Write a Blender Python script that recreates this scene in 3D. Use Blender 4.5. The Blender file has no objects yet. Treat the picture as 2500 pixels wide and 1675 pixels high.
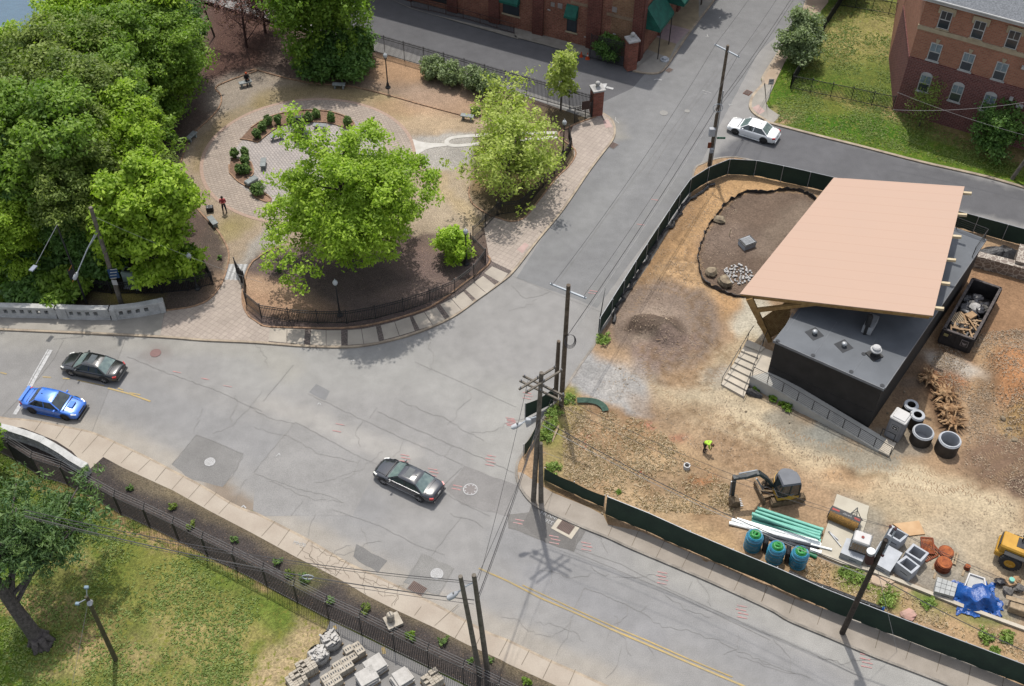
import bpy,bmesh,math,random
import numpy as np
from math import sin,cos,pi,radians
from mathutils import Vector,Matrix,Quaternion
from mathutils.geometry import delaunay_2d_cdt
SC=bpy.context.scene
COL=SC.collection
random.seed(7)
F_PX,PITCH,ROLL,HCAM=2800.0,radians(47),radians(0.5),65.0
_f=Vector((0,cos(PITCH),-sin(PITCH)))
_r0=Vector((1,0,0));_u0=_r0.cross(_f)
_R=_r0*cos(ROLL)+_u0*sin(ROLL)
_U=_u0*cos(ROLL)-_r0*sin(ROLL)
CAM=Vector((0,0,HCAM))
cd=bpy.data.cameras.new('camera');cam=bpy.data.objects.new('camera',cd);COL.objects.link(cam)
cd.sensor_width=36;cd.lens=36*F_PX/2500;cd.clip_end=1500;cd.clip_start=1
cam.matrix_world=Matrix(((_R.x,_U.x,-_f.x,CAM.x),(_R.y,_U.y,-_f.y,CAM.y),(_R.z,_U.z,-_f.z,CAM.z),(0,0,0,1)))
SC.camera=cam
w=bpy.data.worlds.new('World');SC.world=w;w.use_nodes=True
nt=w.node_tree;bg=nt.nodes['Background']
sky=nt.nodes.new('ShaderNodeTexSky');sky.sky_type='NISHITA';sky.sun_disc=False
SUN_EL,SUN_AZ=radians(67),radians(-9)
sky.sun_elevation=SUN_EL;sky.sun_rotation=SUN_AZ;sky.air_density=1.0;sky.dust_density=2.0
hs=nt.nodes.new('ShaderNodeHueSaturation');hs.inputs['Saturation'].default_value=.38;nt.links.new(sky.outputs[0],hs.inputs['Color']);nt.links.new(hs.outputs[0],bg.inputs[0]);bg.inputs[1].default_value=0.185
sl=bpy.data.lights.new('sun','SUN');sl.energy=3.3;sl.angle=radians(1.0);sl.color=(1,.95,.87)
so=bpy.data.objects.new('sun',sl);COL.objects.link(so)
sdir=Vector((-0.156*cos(SUN_EL),0.988*cos(SUN_EL),sin(SUN_EL)))
so.rotation_euler=sdir.to_track_quat('Z','Y').to_euler();so.location=(0,60,90)
SC.view_settings.view_transform='Standard';SC.view_settings.look='None'
SC.view_settings.exposure=0.6;SC.view_settings.gamma=1
def W(x,y,z=0.0):
 r=_f*F_PX+_R*(x-1250)-_U*(y-837.5)
 return CAM+r*((z-HCAM)/r.z)
TX=(0,620,1240,1860);TY=(0,420,830,1245)
def P(c,r,pts,z=0.0):
 return[W(TX[c]+x*.27421,TY[r]+y*.27421,z)for x,y in pts]
def P1(c,r,x,y,z=0.0):return W(TX[c]+x*.27421,TY[r]+y*.27421,z)
def N(pts,z=0.0):return[W(x,y,z)for x,y in pts]
def hgt(b,ty,z=0.0):
 """height of an upright whose foot is b (world) and whose top shows at photo row ty"""
 lo,hi=0,60
 for _ in range(40):
  m=(lo+hi)/2
  d=Vector((b[0],b[1],z+m))-CAM
  if 837.5-F_PX*d.dot(_U)/d.dot(_f)>ty:lo=m
  else:hi=m
 return m
MATS={}
def _lin(c):
 return tuple(c)+(1,)if len(c)==3 else tuple(c)
def mat(name,c,c2=None,rough=.85,scale=1.5,bump=0.0,bscale=None,metal=0.0,detail=6,spec=.3,fine=0.0,fscale=30,coat=0,trans=0,alpha=1,coords='Object',vcol=False):
 """noise-mottled principled material; vcol multiplies by the mesh's own 'tone' colours"""
 if name in MATS:return MATS[name]
 m=bpy.data.materials.new(name);m.use_nodes=True;nt=m.node_tree
 b=nt.nodes['Principled BSDF'];L=nt.links.new
 tc=nt.nodes.new('ShaderNodeTexCoord')
 co=tc.outputs[coords]
 if c2 is None:c2=tuple(x*.82 for x in c)
 n=nt.nodes.new('ShaderNodeTexNoise');n.inputs['Scale'].default_value=scale;n.inputs['Detail'].default_value=detail
 L(co,n.inputs['Vector'])
 r=nt.nodes.new('ShaderNodeMapRange');r.inputs[1].default_value=.35;r.inputs[2].default_value=.65
 L(n.outputs[0],r.inputs[0])
 mx=nt.nodes.new('ShaderNodeMix');mx.data_type='RGBA'
 mx.inputs[6].default_value=_lin(c2);mx.inputs[7].default_value=_lin(c)
 L(r.outputs[0],mx.inputs[0]);out=mx.outputs[2]
 if vcol:
  at=nt.nodes.new('ShaderNodeAttribute');at.attribute_name='tone'
  m2=nt.nodes.new('ShaderNodeMix');m2.data_type='RGBA';m2.blend_type='MULTIPLY';m2.inputs[0].default_value=1
  L(out,m2.inputs[6]);L(at.outputs['Color'],m2.inputs[7]);out=m2.outputs[2]
 if fine:
  n2=nt.nodes.new('ShaderNodeTexNoise');n2.inputs['Scale'].default_value=fscale;n2.inputs['Detail'].default_value=3
  L(co,n2.inputs['Vector'])
  r2=nt.nodes.new('ShaderNodeMapRange');r2.inputs[1].default_value=.3;r2.inputs[2].default_value=.7
  r2.inputs[3].default_value=1-fine;r2.inputs[4].default_value=1+fine;L(n2.outputs[0],r2.inputs[0])
  vm=nt.nodes.new('ShaderNodeVectorMath');vm.operation='SCALE'
  L(out,vm.inputs[0]);L(r2.outputs[0],vm.inputs['Scale']);out=vm.outputs[0]
 L(out,b.inputs['Base Color'])
 b.inputs['Roughness'].default_value=rough;b.inputs['Metallic'].default_value=metal
 b.inputs['Specular IOR Level'].default_value=spec
 if coat:b.inputs['Coat Weight'].default_value=coat;b.inputs['Coat Roughness'].default_value=.08
 if trans:b.inputs['Transmission Weight'].default_value=trans
 if alpha<1:b.inputs['Alpha'].default_value=alpha
 if bump:
  bn=nt.nodes.new('ShaderNodeTexNoise');bn.inputs['Scale'].default_value=bscale or scale*4;bn.inputs['Detail'].default_value=5
  L(co,bn.inputs['Vector'])
  bp=nt.nodes.new('ShaderNodeBump');bp.inputs['Distance'].default_value=bump;bp.inputs['Strength'].default_value=1
  L(bn.outputs[0],bp.inputs['Height']);L(bp.outputs[0],b.inputs['Normal'])
 MATS[name]=m;return m
class MB:
 def __init__(s):s.v=[];s.f=[];s.m=[];s.mi=0
 def add(s,vs,fs):
  o=len(s.v);s.v+=[tuple(p)for p in vs]
  for f in fs:s.f.append(tuple(i+o for i in f));s.m.append(s.mi)
  return s
 def box(s,c,d,rz=0,M=None,taper=1.0):
  x,y,z=d[0]/2,d[1]/2,d[2]/2
  vs=[Vector((sx*x*(taper if sz>0 else 1),sy*y*(taper if sz>0 else 1),sz*z))for sz in(-1,1)for sx,sy in((-1,-1),(1,-1),(1,1),(-1,1))]
  if rz:R=Matrix.Rotation(rz,3,'Z');vs=[R@p for p in vs]
  if M:vs=[M@p for p in vs]
  c=Vector(c)
  return s.add([p+c for p in vs],[(3,2,1,0),(4,5,6,7),(0,1,5,4),(1,2,6,5),(2,3,7,6),(3,0,4,7)])
 def rbox(s,c,d,r=.03,rz=0,M=None):
  """box with chamfered vertical and horizontal edges"""
  x,y,z=d[0]/2,d[1]/2,d[2]/2;r=min(r,x*.9,y*.9,z*.9)
  def ring(k,zz):return[(x-k,-y+r+0),(x-k,y-r),(x-r,y-k),(-x+r,y-k),(-x+k,y-r),(-x+k,-y+r),(-x+r,-y+k),(x-r,-y+k)],zz
  rings=[ring(r*.7,-z),ring(0,-z+r),ring(0,z-r),ring(r*.7,z)]
  vs=[Vector((a,b,zz))for rg,zz in rings for a,b in rg]
  if rz:R=Matrix.Rotation(rz,3,'Z');vs=[R@p for p in vs]
  if M:vs=[M@p for p in vs]
  c=Vector(c);fs=[tuple(range(7,-1,-1)),tuple(range(24,32))]
  for k in range(3):
   for i in range(8):j=(i+1)%8;fs.append((k*8+i,k*8+j,k*8+8+j,k*8+8+i))
  return s.add([p+c for p in vs],fs)
 def beam(s,a,b,w,h=None,up=(0,0,1),w2=None,h2=None):
  a=Vector(a);b=Vector(b);h=h or w;w2=w2 or w;h2=h2 or h
  d=(b-a).normalized();u=Vector(up)
  if abs(d.dot(u))>.98:u=Vector((0,1,0))
  x=d.cross(u).normalized();y=x.cross(d)
  vs=[a+x*(sx*w/2)+y*(sy*h/2)for sx,sy in((-1,-1),(1,-1),(1,1),(-1,1))]+[b+x*(sx*w2/2)+y*(sy*h2/2)for sx,sy in((-1,-1),(1,-1),(1,1),(-1,1))]
  return s.add(vs,[(0,1,2,3),(7,6,5,4),(4,5,1,0),(5,6,2,1),(6,7,3,2),(7,4,0,3)])
 def tube(s,pts,r,n=8,cap=True,closed=False):
  pts=[Vector(p)for p in pts];k=len(pts)
  rs=r if isinstance(r,(list,tuple))else[r]*k
  vs=[];prev=None
  for i,p in enumerate(pts):
   if closed:d=pts[(i+1)%k]-pts[i-1]
   else:d=pts[min(i+1,k-1)]-pts[max(i-1,0)]
   d.normalize()
   if prev is None:
    u=Vector((0,0,1))if abs(d.z)<.9 else Vector((1,0,0));x=d.cross(u).normalized()
   else:x=(prev-d*prev.dot(d)).normalized()
   prev=x;y=d.cross(x)
   vs+=[p+(x*cos(2*pi*j/n)+y*sin(2*pi*j/n))*rs[i]for j in range(n)]
  fs=[]
  for i in range(k if closed else k-1):
   i2=(i+1)%k
   for j in range(n):fs.append((i*n+j,i*n+(j+1)%n,i2*n+(j+1)%n,i2*n+j))
  if cap and not closed:fs.append(tuple(range(n-1,-1,-1)));fs.append(tuple(range((k-1)*n,k*n)))
  return s.add(vs,fs)
 def cyl(s,a,b,r,r2=None,n=16,cap=True):return s.tube([a,b],[r,r if r2 is None else r2],n,cap)
 def lathe(s,c,prof,n=20,cap=True,M=None):
  c=Vector(c);vs=[]
  for r,z in prof:vs+=[Vector((r*cos(2*pi*j/n),r*sin(2*pi*j/n),z))for j in range(n)]
  if M:vs=[M@p for p in vs]
  fs=[]
  for i in range(len(prof)-1):
   for j in range(n):fs.append((i*n+j,i*n+(j+1)%n,(i+1)*n+(j+1)%n,(i+1)*n+j))
  if cap:fs.append(tuple(range(n-1,-1,-1)));fs.append(tuple(range((len(prof)-1)*n,len(prof)*n)))
  return s.add([p+c for p in vs],fs)
 def ball(s,c,r,n=12,sq=(1,1,1),jit=0,rng=None):
  c=Vector(c);m=n//2;vs=[];rng=rng or random
  for i in range(m+1):
   th=pi*i/m
   for j in range(n):
    ph=2*pi*j/n;k=1+(rng.uniform(-jit,jit)if jit and 0<i<m else 0)
    vs.append(c+Vector((sin(th)*cos(ph)*sq[0],sin(th)*sin(ph)*sq[1],cos(th)*sq[2]))*(r*k))
  fs=[(i*n+j,(i+1)*n+j,(i+1)*n+(j+1)%n,i*n+(j+1)%n)for i in range(m)for j in range(n)]
  return s.add(vs,fs)
 def prism(s,poly,z0,z1):
  """poly: list of (x,y[,..]); z0/z1 level or callables"""
  n=len(poly)
  a=sum(poly[i][0]*poly[(i+1)%n][1]-poly[(i+1)%n][0]*poly[i][1]for i in range(n))
  if a<0:poly=list(reversed(poly))
  g=lambda z,p:z(p)if callable(z)else z
  vs=[(p[0],p[1],g(z0,p))for p in poly]+[(p[0],p[1],g(z1,p))for p in poly]
  fs=[tuple(range(n-1,-1,-1)),tuple(range(n,2*n))]+[(i,(i+1)%n,n+(i+1)%n,n+i)for i in range(n)]
  return s.add(vs,fs)
 def quad(s,*p):return s.add(p,[tuple(range(len(p)))])
 def build(s,name,mats,parent=None,smooth=False,tri=False):
  me=bpy.data.meshes.new(name);off=Vector((0,0,0))
  if parent is not None:
   p=parent
   while p is not None:off+=p.location;p=p.parent
  me.from_pydata([(a-off.x,b-off.y,c-off.z)for a,b,c in s.v],[],s.f)
  if not isinstance(mats,(list,tuple)):mats=[mats]
  for m in mats:me.materials.append(m)
  me.polygons.foreach_set('material_index',s.m)
  if smooth:me.polygons.foreach_set('use_smooth',[True]*len(s.f))
  o=bpy.data.objects.new(name,me);COL.objects.link(o)
  if parent is not None:o.parent=parent
  if smooth:_autosmooth(me)
  return o
def _autosmooth(me,ang=40):
 bm=bmesh.new();bm.from_mesh(me);a=radians(ang)
 for e in bm.edges:
  if len(e.link_faces)==2 and e.calc_face_angle(0)>a:e.smooth=False
 bm.to_mesh(me);bm.free()
def empty(name,loc=(0,0,0),rz=0):
 o=bpy.data.objects.new(name,None);COL.objects.link(o);o.location=loc;o.rotation_euler=(0,0,rz);o.empty_display_size=.3
 return o
def tag(o,label=None,cat=None,group=None,kind=None):
 if label:o['label']=label
 if cat:o['category']=cat
 if group:o['group']=group
 if kind:o['kind']=kind
 return o
def copy_tree(o,parent=None):
 c=o.copy();COL.objects.link(c);c.parent=parent
 for ch in o.children:copy_tree(ch,c)
 return c
def place(o,p,rz=0,z=None,s=None):
 o.location=(p[0],p[1],p[2]if z is None else z);o.rotation_euler=(0,0,rz)
 if s:o.scale=(s,s,s)if not isinstance(s,tuple)else s
 return o
def ang(a,b):return math.atan2(b[1]-a[1],b[0]-a[0])
def smooth_line(pts,n=6):
 pts=[Vector(p)for p in pts];out=[]
 for i in range(len(pts)-1):
  p0=pts[max(i-1,0)];p1=pts[i];p2=pts[i+1];p3=pts[min(i+2,len(pts)-1)]
  for k in range(n):
   t=k/n
   out.append(.5*((2*p1)+(p2-p0)*t+(2*p0-5*p1+4*p2-p3)*t*t+(3*p1-p0-3*p2+p3)*t**3))
 out.append(pts[-1]);return out
def resample(pts,step=None,count=None):
 pts=[Vector(p)for p in pts];L=[0]
 for a,b in zip(pts,pts[1:]):L.append(L[-1]+(b-a).length)
 k=count or max(2,round(L[-1]/step)+1);out=[];j=0
 for i in range(k):
  d=L[-1]*i/(k-1)
  while j<len(L)-2 and L[j+1]<d:j+=1
  t=(d-L[j])/max(L[j+1]-L[j],1e-9);out.append(pts[j].lerp(pts[j+1],min(max(t,0),1)))
 return out
def offset(pts,d):
 out=[];n=len(pts)
 for i in range(n):
  t=(pts[min(i+1,n-1)]-pts[max(i-1,0)]);t.z=0;t.normalize()
  out.append(pts[i]+Vector((-t.y,t.x,0))*d)
 return out
def ribbon(mb,pts,w,z0,z1,left=True):
 """solid strip along a line: from the line to w on its left"""
 a=pts;b=offset(pts,w if left else-w);n=len(pts);vs=[]
 for p,q in zip(a,b):vs+=[(p.x,p.y,z0),(p.x,p.y,z1),(q.x,q.y,z1),(q.x,q.y,z0)]
 fs=[]
 for i in range(n-1):
  for k in range(4):
   f=(i*4+k,i*4+(k+1)%4,i*4+4+(k+1)%4,i*4+4+k);fs.append(f if not left else f[::-1])
 fs+=[(0,1,2,3),tuple((n-1)*4+k for k in(3,2,1,0))]
 return mb.add(vs,fs)
def strip(mb,pts,w,z):
 a=offset(pts,w/2);b=offset(pts,-w/2);n=len(pts)
 vs=[(p.x,p.y,z)for p in a]+[(p.x,p.y,z)for p in b]
 return mb.add(vs,[(i,n+i,n+i+1,i+1)for i in range(n-1)])
def in_poly(x,y,poly):
 """vectorised point in polygon"""
 ins=np.zeros(len(x),bool);n=len(poly)
 for i in range(n):
  x1,y1=poly[i][0],poly[i][1];x2,y2=poly[(i+1)%n][0],poly[(i+1)%n][1]
  c=((y1>y)!=(y2>y));xi=(x2-x1)*(y-y1)/((y2-y1)or 1e-9)+x1
  ins^=c&(x<xi)
 return ins
def dist_line(x,y,pts,closed=True):
 d=np.full(len(x),1e9);n=len(pts)
 for i in range(n if closed else n-1):
  ax,ay=pts[i][0],pts[i][1];bx,by=pts[(i+1)%n][0],pts[(i+1)%n][1]
  L=(bx-ax)**2+(by-ay)**2 or 1e-9
  t=np.clip(((x-ax)*(bx-ax)+(y-ay)*(by-ay))/L,0,1)
  d=np.minimum(d,np.hypot(x-ax-t*(bx-ax),y-ay-t*(by-ay)))
 return d
_rng=np.random.default_rng(3)
_G=_rng.random((64,64))
def vnoise(x,y,s):
 """smooth value noise 0..1 with feature size s"""
 x=x/s+100;y=y/s+100;i=np.floor(x).astype(int);j=np.floor(y).astype(int);u=x-i;v=y-j
 u=u*u*(3-2*u);v=v*v*(3-2*v);g=lambda a,b:_G[a%64,b%64]
 return(g(i,j)*(1-u)+g(i+1,j)*u)*(1-v)+(g(i,j+1)*(1-u)+g(i+1,j+1)*u)*v
def fbm(x,y,s):return vnoise(x,y,s)*.5+vnoise(x+17,y,s/2.1)*.3+vnoise(x,y+31,s/4.3)*.2
def sheet(name,poly,z,material,step=.6,base=(.3,.3,.3),blobs=(),height=None,label=None,kind='structure',zjit=0,warp=1.2):
 """level ground sheet cut to a polygon, finely meshed, with its own soil colours ('tone') and relief"""
 poly=[Vector((p[0],p[1]))for p in poly]
 xs=[p.x for p in poly];ys=[p.y for p in poly]
 gx,gy=np.meshgrid(np.arange(min(xs),max(xs),step),np.arange(min(ys),max(ys),step))
 gx=gx.ravel()+_rng.uniform(-.3,.3,gx.size)*step;gy=gy.ravel()+_rng.uniform(-.3,.3,gy.size)*step
 if len(poly)<200:
  bp=[]
  for a,b in zip(poly,poly[1:]+poly[:1]):
   k=max(1,int((b-a).length/(step*1.5)))
   bp+=[a.lerp(b,i/k)for i in range(k)]
  poly2=bp
 else:poly2=poly
 k=in_poly(gx,gy,poly)&(dist_line(gx,gy,poly)>step*.4)
 pts=poly2+[Vector((a,b))for a,b in zip(gx[k],gy[k])]
 nb=len(poly2)
 r=delaunay_2d_cdt(pts,[(i,(i+1)%nb)for i in range(nb)],[],1,1e-5)
 V=np.array([(p.x,p.y)for p in r[0]]);x,y=V[:,0],V[:,1]
 zz=np.full(len(x),float(z))
 if height:zz=zz+height(x,y)
 if zjit:zz+=(fbm(x,y,2.5)-.5)*zjit
 me=bpy.data.meshes.new(name)
 fs=[]
 for f in r[2]:
  a,b,c=V[f[0]],V[f[1]],V[f[2]]
  fs.append(tuple(f)if(b[0]-a[0])*(c[1]-a[1])-(b[1]-a[1])*(c[0]-a[0])>0 else tuple(f[::-1]))
 me.from_pydata(np.column_stack([x,y,zz]).tolist(),[],fs)
 col=np.ones((len(x),4));col[:,:3]=base
 for b in blobs:
  paint(col,x,y,**{"warp":warp,**b})
 at=me.color_attributes.new('tone','FLOAT_COLOR','POINT');at.data.foreach_set('color',col.astype(np.float32).ravel())
 me.materials.append(material);me.polygons.foreach_set('use_smooth',[True]*len(me.polygons))
 o=bpy.data.objects.new(name,me);COL.objects.link(o);tag(o,label,None,None,kind)
 return o
def paint(col,x,y,c=None,poly=None,line=None,w=1,at=None,r=None,feather=.6,k=1.0,warp=1.2,rot=0,mul=None):
 wx=x+(fbm(x,y,3)-.5)*warp+(vnoise(x+9,y,.9)-.5)*warp*.4;wy=y+(fbm(x+50,y,3)-.5)*warp+(vnoise(x,y+9,.9)-.5)*warp*.4
 if poly is not None:
  d=dist_line(wx,wy,poly)*np.where(in_poly(wx,wy,poly),1,-1)
 elif line is not None:
  d=w-dist_line(wx,wy,line,False)
 else:
  dx,dy=wx-at[0],wy-at[1];cs,sn=cos(rot),sin(rot);u=dx*cs+dy*sn;v=-dx*sn+dy*cs
  q=np.hypot(u/r[0],v/r[1]);d=(1-q)*min(r)
 a=np.clip(d/feather+.5,0,1);a=(a*a*(3-2*a)*k)[:,None]
 if mul is not None:col[:,:3]*=1-a+a*np.array(mul)
 else:col[:,:3]=col[:,:3]*(1-a)+np.array(c)*a
K_EXP=2.3
def S(r,g,b,k=1.0):
 """sunlit photo colour -> the surface's own base colour"""
 f=lambda v:((v/255+.055)/1.055)**2.4 if v>10 else v/255/12.92
 return tuple(max(.004,f(v)/K_EXP*k)for v in(r,g,b))
def ground_mat(name,fine=.18,fscale=14,big=.1,bump=.02,bscale=12,rough=.95,mid=3.5,spk=None,spk_scale=40,spk_t=.68,spk_w=.06):
 m=bpy.data.materials.new(name);m.use_nodes=True;nt=m.node_tree;b=nt.nodes['Principled BSDF'];L=nt.links.new
 tc=nt.nodes.new('ShaderNodeTexCoord');co=tc.outputs['Object']
 at=nt.nodes.new('ShaderNodeAttribute');at.attribute_name='tone';out=at.outputs['Color']
 for sc,amp,det in((.35,big,4),(mid,big*.9,4),(fscale,fine,4)):
  n=nt.nodes.new('ShaderNodeTexNoise');n.inputs['Scale'].default_value=sc;n.inputs['Detail'].default_value=det;L(co,n.inputs['Vector'])
  r=nt.nodes.new('ShaderNodeMapRange');r.inputs[1].default_value=.3;r.inputs[2].default_value=.7;r.inputs[3].default_value=1-amp;r.inputs[4].default_value=1+amp
  L(n.outputs[0],r.inputs[0]);v=nt.nodes.new('ShaderNodeVectorMath');v.operation='SCALE';L(out,v.inputs[0]);L(r.outputs[0],v.inputs['Scale']);out=v.outputs[0]
 if spk:
  n=nt.nodes.new('ShaderNodeTexNoise');n.inputs['Scale'].default_value=spk_scale;n.inputs['Detail'].default_value=2;L(co,n.inputs['Vector'])
  r=nt.nodes.new('ShaderNodeMapRange');r.inputs[1].default_value=spk_t;r.inputs[2].default_value=spk_t+spk_w;L(n.outputs[0],r.inputs[0])
  mx=nt.nodes.new('ShaderNodeMix');mx.data_type='RGBA';L(r.outputs[0],mx.inputs[0]);L(out,mx.inputs[6]);mx.inputs[7].default_value=(*spk,1);out=mx.outputs[2]
 L(out,b.inputs['Base Color']);b.inputs['Roughness'].default_value=rough;b.inputs['Specular IOR Level'].default_value=.15
 n=nt.nodes.new('ShaderNodeTexNoise');n.inputs['Scale'].default_value=bscale;n.inputs['Detail'].default_value=6;L(co,n.inputs['Vector'])
 bp=nt.nodes.new('ShaderNodeBump');bp.inputs['Distance'].default_value=bump;L(n.outputs[0],bp.inputs['Height']);L(bp.outputs[0],b.inputs['Normal'])
 MATS[name]=m;return m
def brick_mat(name,c1,c2,mortar,bw=.2,bh=.1,msize=.006,rot=0,coords='Object',vert=False,bump=.004,rough=.85,off=.5,mottle=.2):
 """brickwork; vert=True lays the courses up walls using u=(x,y) along the wall, v=z"""
 m=bpy.data.materials.new(name);m.use_nodes=True;nt=m.node_tree;b=nt.nodes['Principled BSDF'];L=nt.links.new
 tc=nt.nodes.new('ShaderNodeTexCoord');mp=nt.nodes.new('ShaderNodeMapping');mp.inputs['Rotation'].default_value=(0,0,rot)
 L(tc.outputs['UV' if vert else coords],mp.inputs[0])
 bt=nt.nodes.new('ShaderNodeTexBrick');L(mp.outputs[0],bt.inputs[0]);bt.offset=off
 bt.inputs['Color1'].default_value=(*c1,1);bt.inputs['Color2'].default_value=(*c2,1);bt.inputs['Mortar'].default_value=(*mortar,1)
 bt.inputs['Scale'].default_value=1;bt.inputs['Mortar Size'].default_value=msize;bt.inputs['Brick Width'].default_value=bw;bt.inputs['Row Height'].default_value=bh
 out=bt.outputs[0]
 for sc in(.5,6):
  n=nt.nodes.new('ShaderNodeTexNoise');n.inputs['Scale'].default_value=sc;n.inputs['Detail'].default_value=5;L(tc.outputs['Object'],n.inputs['Vector'])
  r=nt.nodes.new('ShaderNodeMapRange');r.inputs[1].default_value=.3;r.inputs[2].default_value=.7;r.inputs[3].default_value=1-mottle;r.inputs[4].default_value=1+mottle
  L(n.outputs[0],r.inputs[0]);v=nt.nodes.new('ShaderNodeVectorMath');v.operation='SCALE';L(out,v.inputs[0]);L(r.outputs[0],v.inputs['Scale']);out=v.outputs[0]
 L(out,b.inputs['Base Color']);b.inputs['Roughness'].default_value=rough;b.inputs['Specular IOR Level'].default_value=.2
 bp=nt.nodes.new('ShaderNodeBump');bp.inputs['Distance'].default_value=bump;bp.invert=True;L(bt.outputs['Fac'],bp.inputs['Height']);L(bp.outputs[0],b.inputs['Normal'])
 MATS[name]=m;return m
ASPH=ground_mat('asphalt_mat',fine=.22,fscale=20,big=.075,bump=.006,bscale=50,mid=1.2,spk=S(110,110,110),spk_scale=30,spk_t=.66)
SOIL=ground_mat('soil_mat',fine=.22,fscale=7,big=.13,bump=.09,bscale=5,mid=1.6)
MULCH=ground_mat('mulch_mat',fine=.4,fscale=11,big=.12,bump=.05,bscale=12,mid=2.2,spk=S(205,170,140),spk_scale=16,spk_t=.67)
GRASS=ground_mat('grass_mat',fine=.36,fscale=7,big=.16,bump=.08,bscale=14,mid=1.8,spk=S(140,142,66),spk_scale=4.2,spk_t=.54,spk_w=.16)
GRAVEL=ground_mat('gravel_mat',fine=.25,fscale=14,big=.08,bump=.03,bscale=20)
CONC=mat('concrete_mat',S(186,180,170),S(168,163,154),scale=.8,fine=.07,fscale=20,rough=.9)
PAVER=brick_mat('paver_mat',S(200,186,174),S(190,176,165),S(172,159,148),bw=.42,bh=.42,msize=.02,rot=.55,off=.0,mottle=.08)
RINGB=brick_mat('ring_brick_mat',S(198,183,169),S(184,170,158),S(164,150,139),bw=.42,bh=.26,msize=.035,rot=.3,mottle=.1)
PATIO=brick_mat('patio_brick_mat',S(202,192,186),S(188,180,176),S(162,154,150),bw=.4,bh=.25,msize=.03,rot=1.0,mottle=.08)
BANDB=brick_mat('band_brick_mat',S(142,128,122),S(120,110,106),S(90,84,80),bw=.3,bh=.16,msize=.02,rot=.2,mottle=.1)
KERB=mat('kerb_stone',S(205,188,165),S(170,155,138),scale=1.2,fine=.12,fscale=10,bump=.004)
KERBG=mat('kerb_grey',S(176,168,158),S(140,134,126),scale=1.2,fine=.15,fscale=10,bump=.004)
K1=smooth_line(P(0,1,[(-900,1375),(-300,1398),(0,1405),(800,1440),(1130,1455),(1500,1475),(1815,1500)],.13)+P(1,1,[(0,1520),(450,1553),(800,1562),(1000,1545),(1200,1505),(1400,1450),(1600,1375),(1800,1275),(2000,1130),(2200,985)],.13)+P(2,1,[(60,880),(270,610),(500,330),(720,5)],.13)+P(2,0,[(860,1350),(930,1260),(960,1185),(955,1110),(930,1060),(880,1018),(820,990)],.13),4)
K2=smooth_line(P(3,3,[(3200,2230),(2000,1710),(1500,1500),(1000,1310),(600,1140),(230,985)],.13)+P(2,3,[(2334,890),(1800,645),(1450,495),(1070,335),(890,250),(640,150),(330,12)],.13)+P(2,2,[(230,1470),(150,1390),(90,1290),(65,1190),(75,1090),(120,1010),(200,850),(330,660),(500,420),(620,240),(760,40)],.13)+P(2,1,[(800,1450),(980,1180),(1240,810),(1420,500),(1600,240)],.13)+P(2,0,[(1650,1510),(1730,1450),(1850,1405),(2000,1390),(2134,1410),(2334,1465)],.13)+P(3,0,[(600,1620)],.13)+P(3,1,[(700,120),(1500,330),(2334,570),(3200,830)],.13),4)
K3=smooth_line(P(0,2,[(-900,500),(0,680),(160,695),(360,720),(580,765),(820,815),(1020,900),(1300,1030),(1530,1150),(1800,1290),(2050,1440),(2200,1510)],.13)+P(1,3,[(0,10),(180,100),(500,265),(820,455),(1100,585),(1300,680),(1500,775),(1700,875),(1900,985),(2100,1090)],.13)+P(2,3,[(0,1150),(350,1320),(600,1430),(950,1590),(1600,1900)],.13),4)
K4=smooth_line(P(3,0,[(440,-200),(345,120),(160,430),(0,680)],.13)+P(2,0,[(2270,730),(2180,830),(2150,900),(2150,960),(2200,1020),(2290,1070)],.13)+P(3,0,[(0,1080),(100,1105),(500,1210),(900,1310),(1400,1440),(1800,1530),(2050,1590),(2500,1720),(3200,1930)],.13),4)
K5=smooth_line(P(2,0,[(1960,-200),(1835,10),(1650,250),(1500,470),(1420,590),(1370,640),(1310,655),(1210,650),(1110,630)],.13),4)
def xy(l):return[Vector((p[0],p[1],0))for p in l]
def bank(x,y):
 A=W(385,742);B=W(470,-60);d=((B.x-A.x)*(y-A.y)-(B.y-A.y)*(x-A.x))/math.hypot(B.x-A.x,B.y-A.y)
 t=np.clip((d-7)/16,0,1);return-7*t*t*(3-2*t)
b=MB();b.quad((-400,-150,-8),(400,-150,-8),(400,400,-8),(-400,400,-8));tag(b.build('earth',mat('earth_mat',S(150,135,110))),kind='structure')
b=MB();b.quad((-300,62,-5.2),(-45,62,-5.2),(-30,200,-5.2),(-300,200,-5.2))
tag(b.build('river',mat('river_mat',(.035,.075,.11),(.03,.06,.09),rough=.25,spec=.5,scale=.3,bump=.04,bscale=2)),kind='structure')
road_poly=N([(-700,810),(1500,830),(1490,600),(1300,640),(600,60),(300,-200),(2000,-260),(3700,500),(3700,900)])
road_poly=[Vector((-75,50)),Vector((-75,60)),W(-300,800),W(390,815),W(900,760),W(1250,620),W(1440,300),W(880,112),W(560,20),W(200,-90),Vector((-45,190)),Vector((110,190)),Vector((110,10)),Vector((30,10)),W(1500,1800),W(900,1400),W(200,1120),W(-300,1010)]
aj=lambda r,g,b:S(r,g,b)
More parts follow.
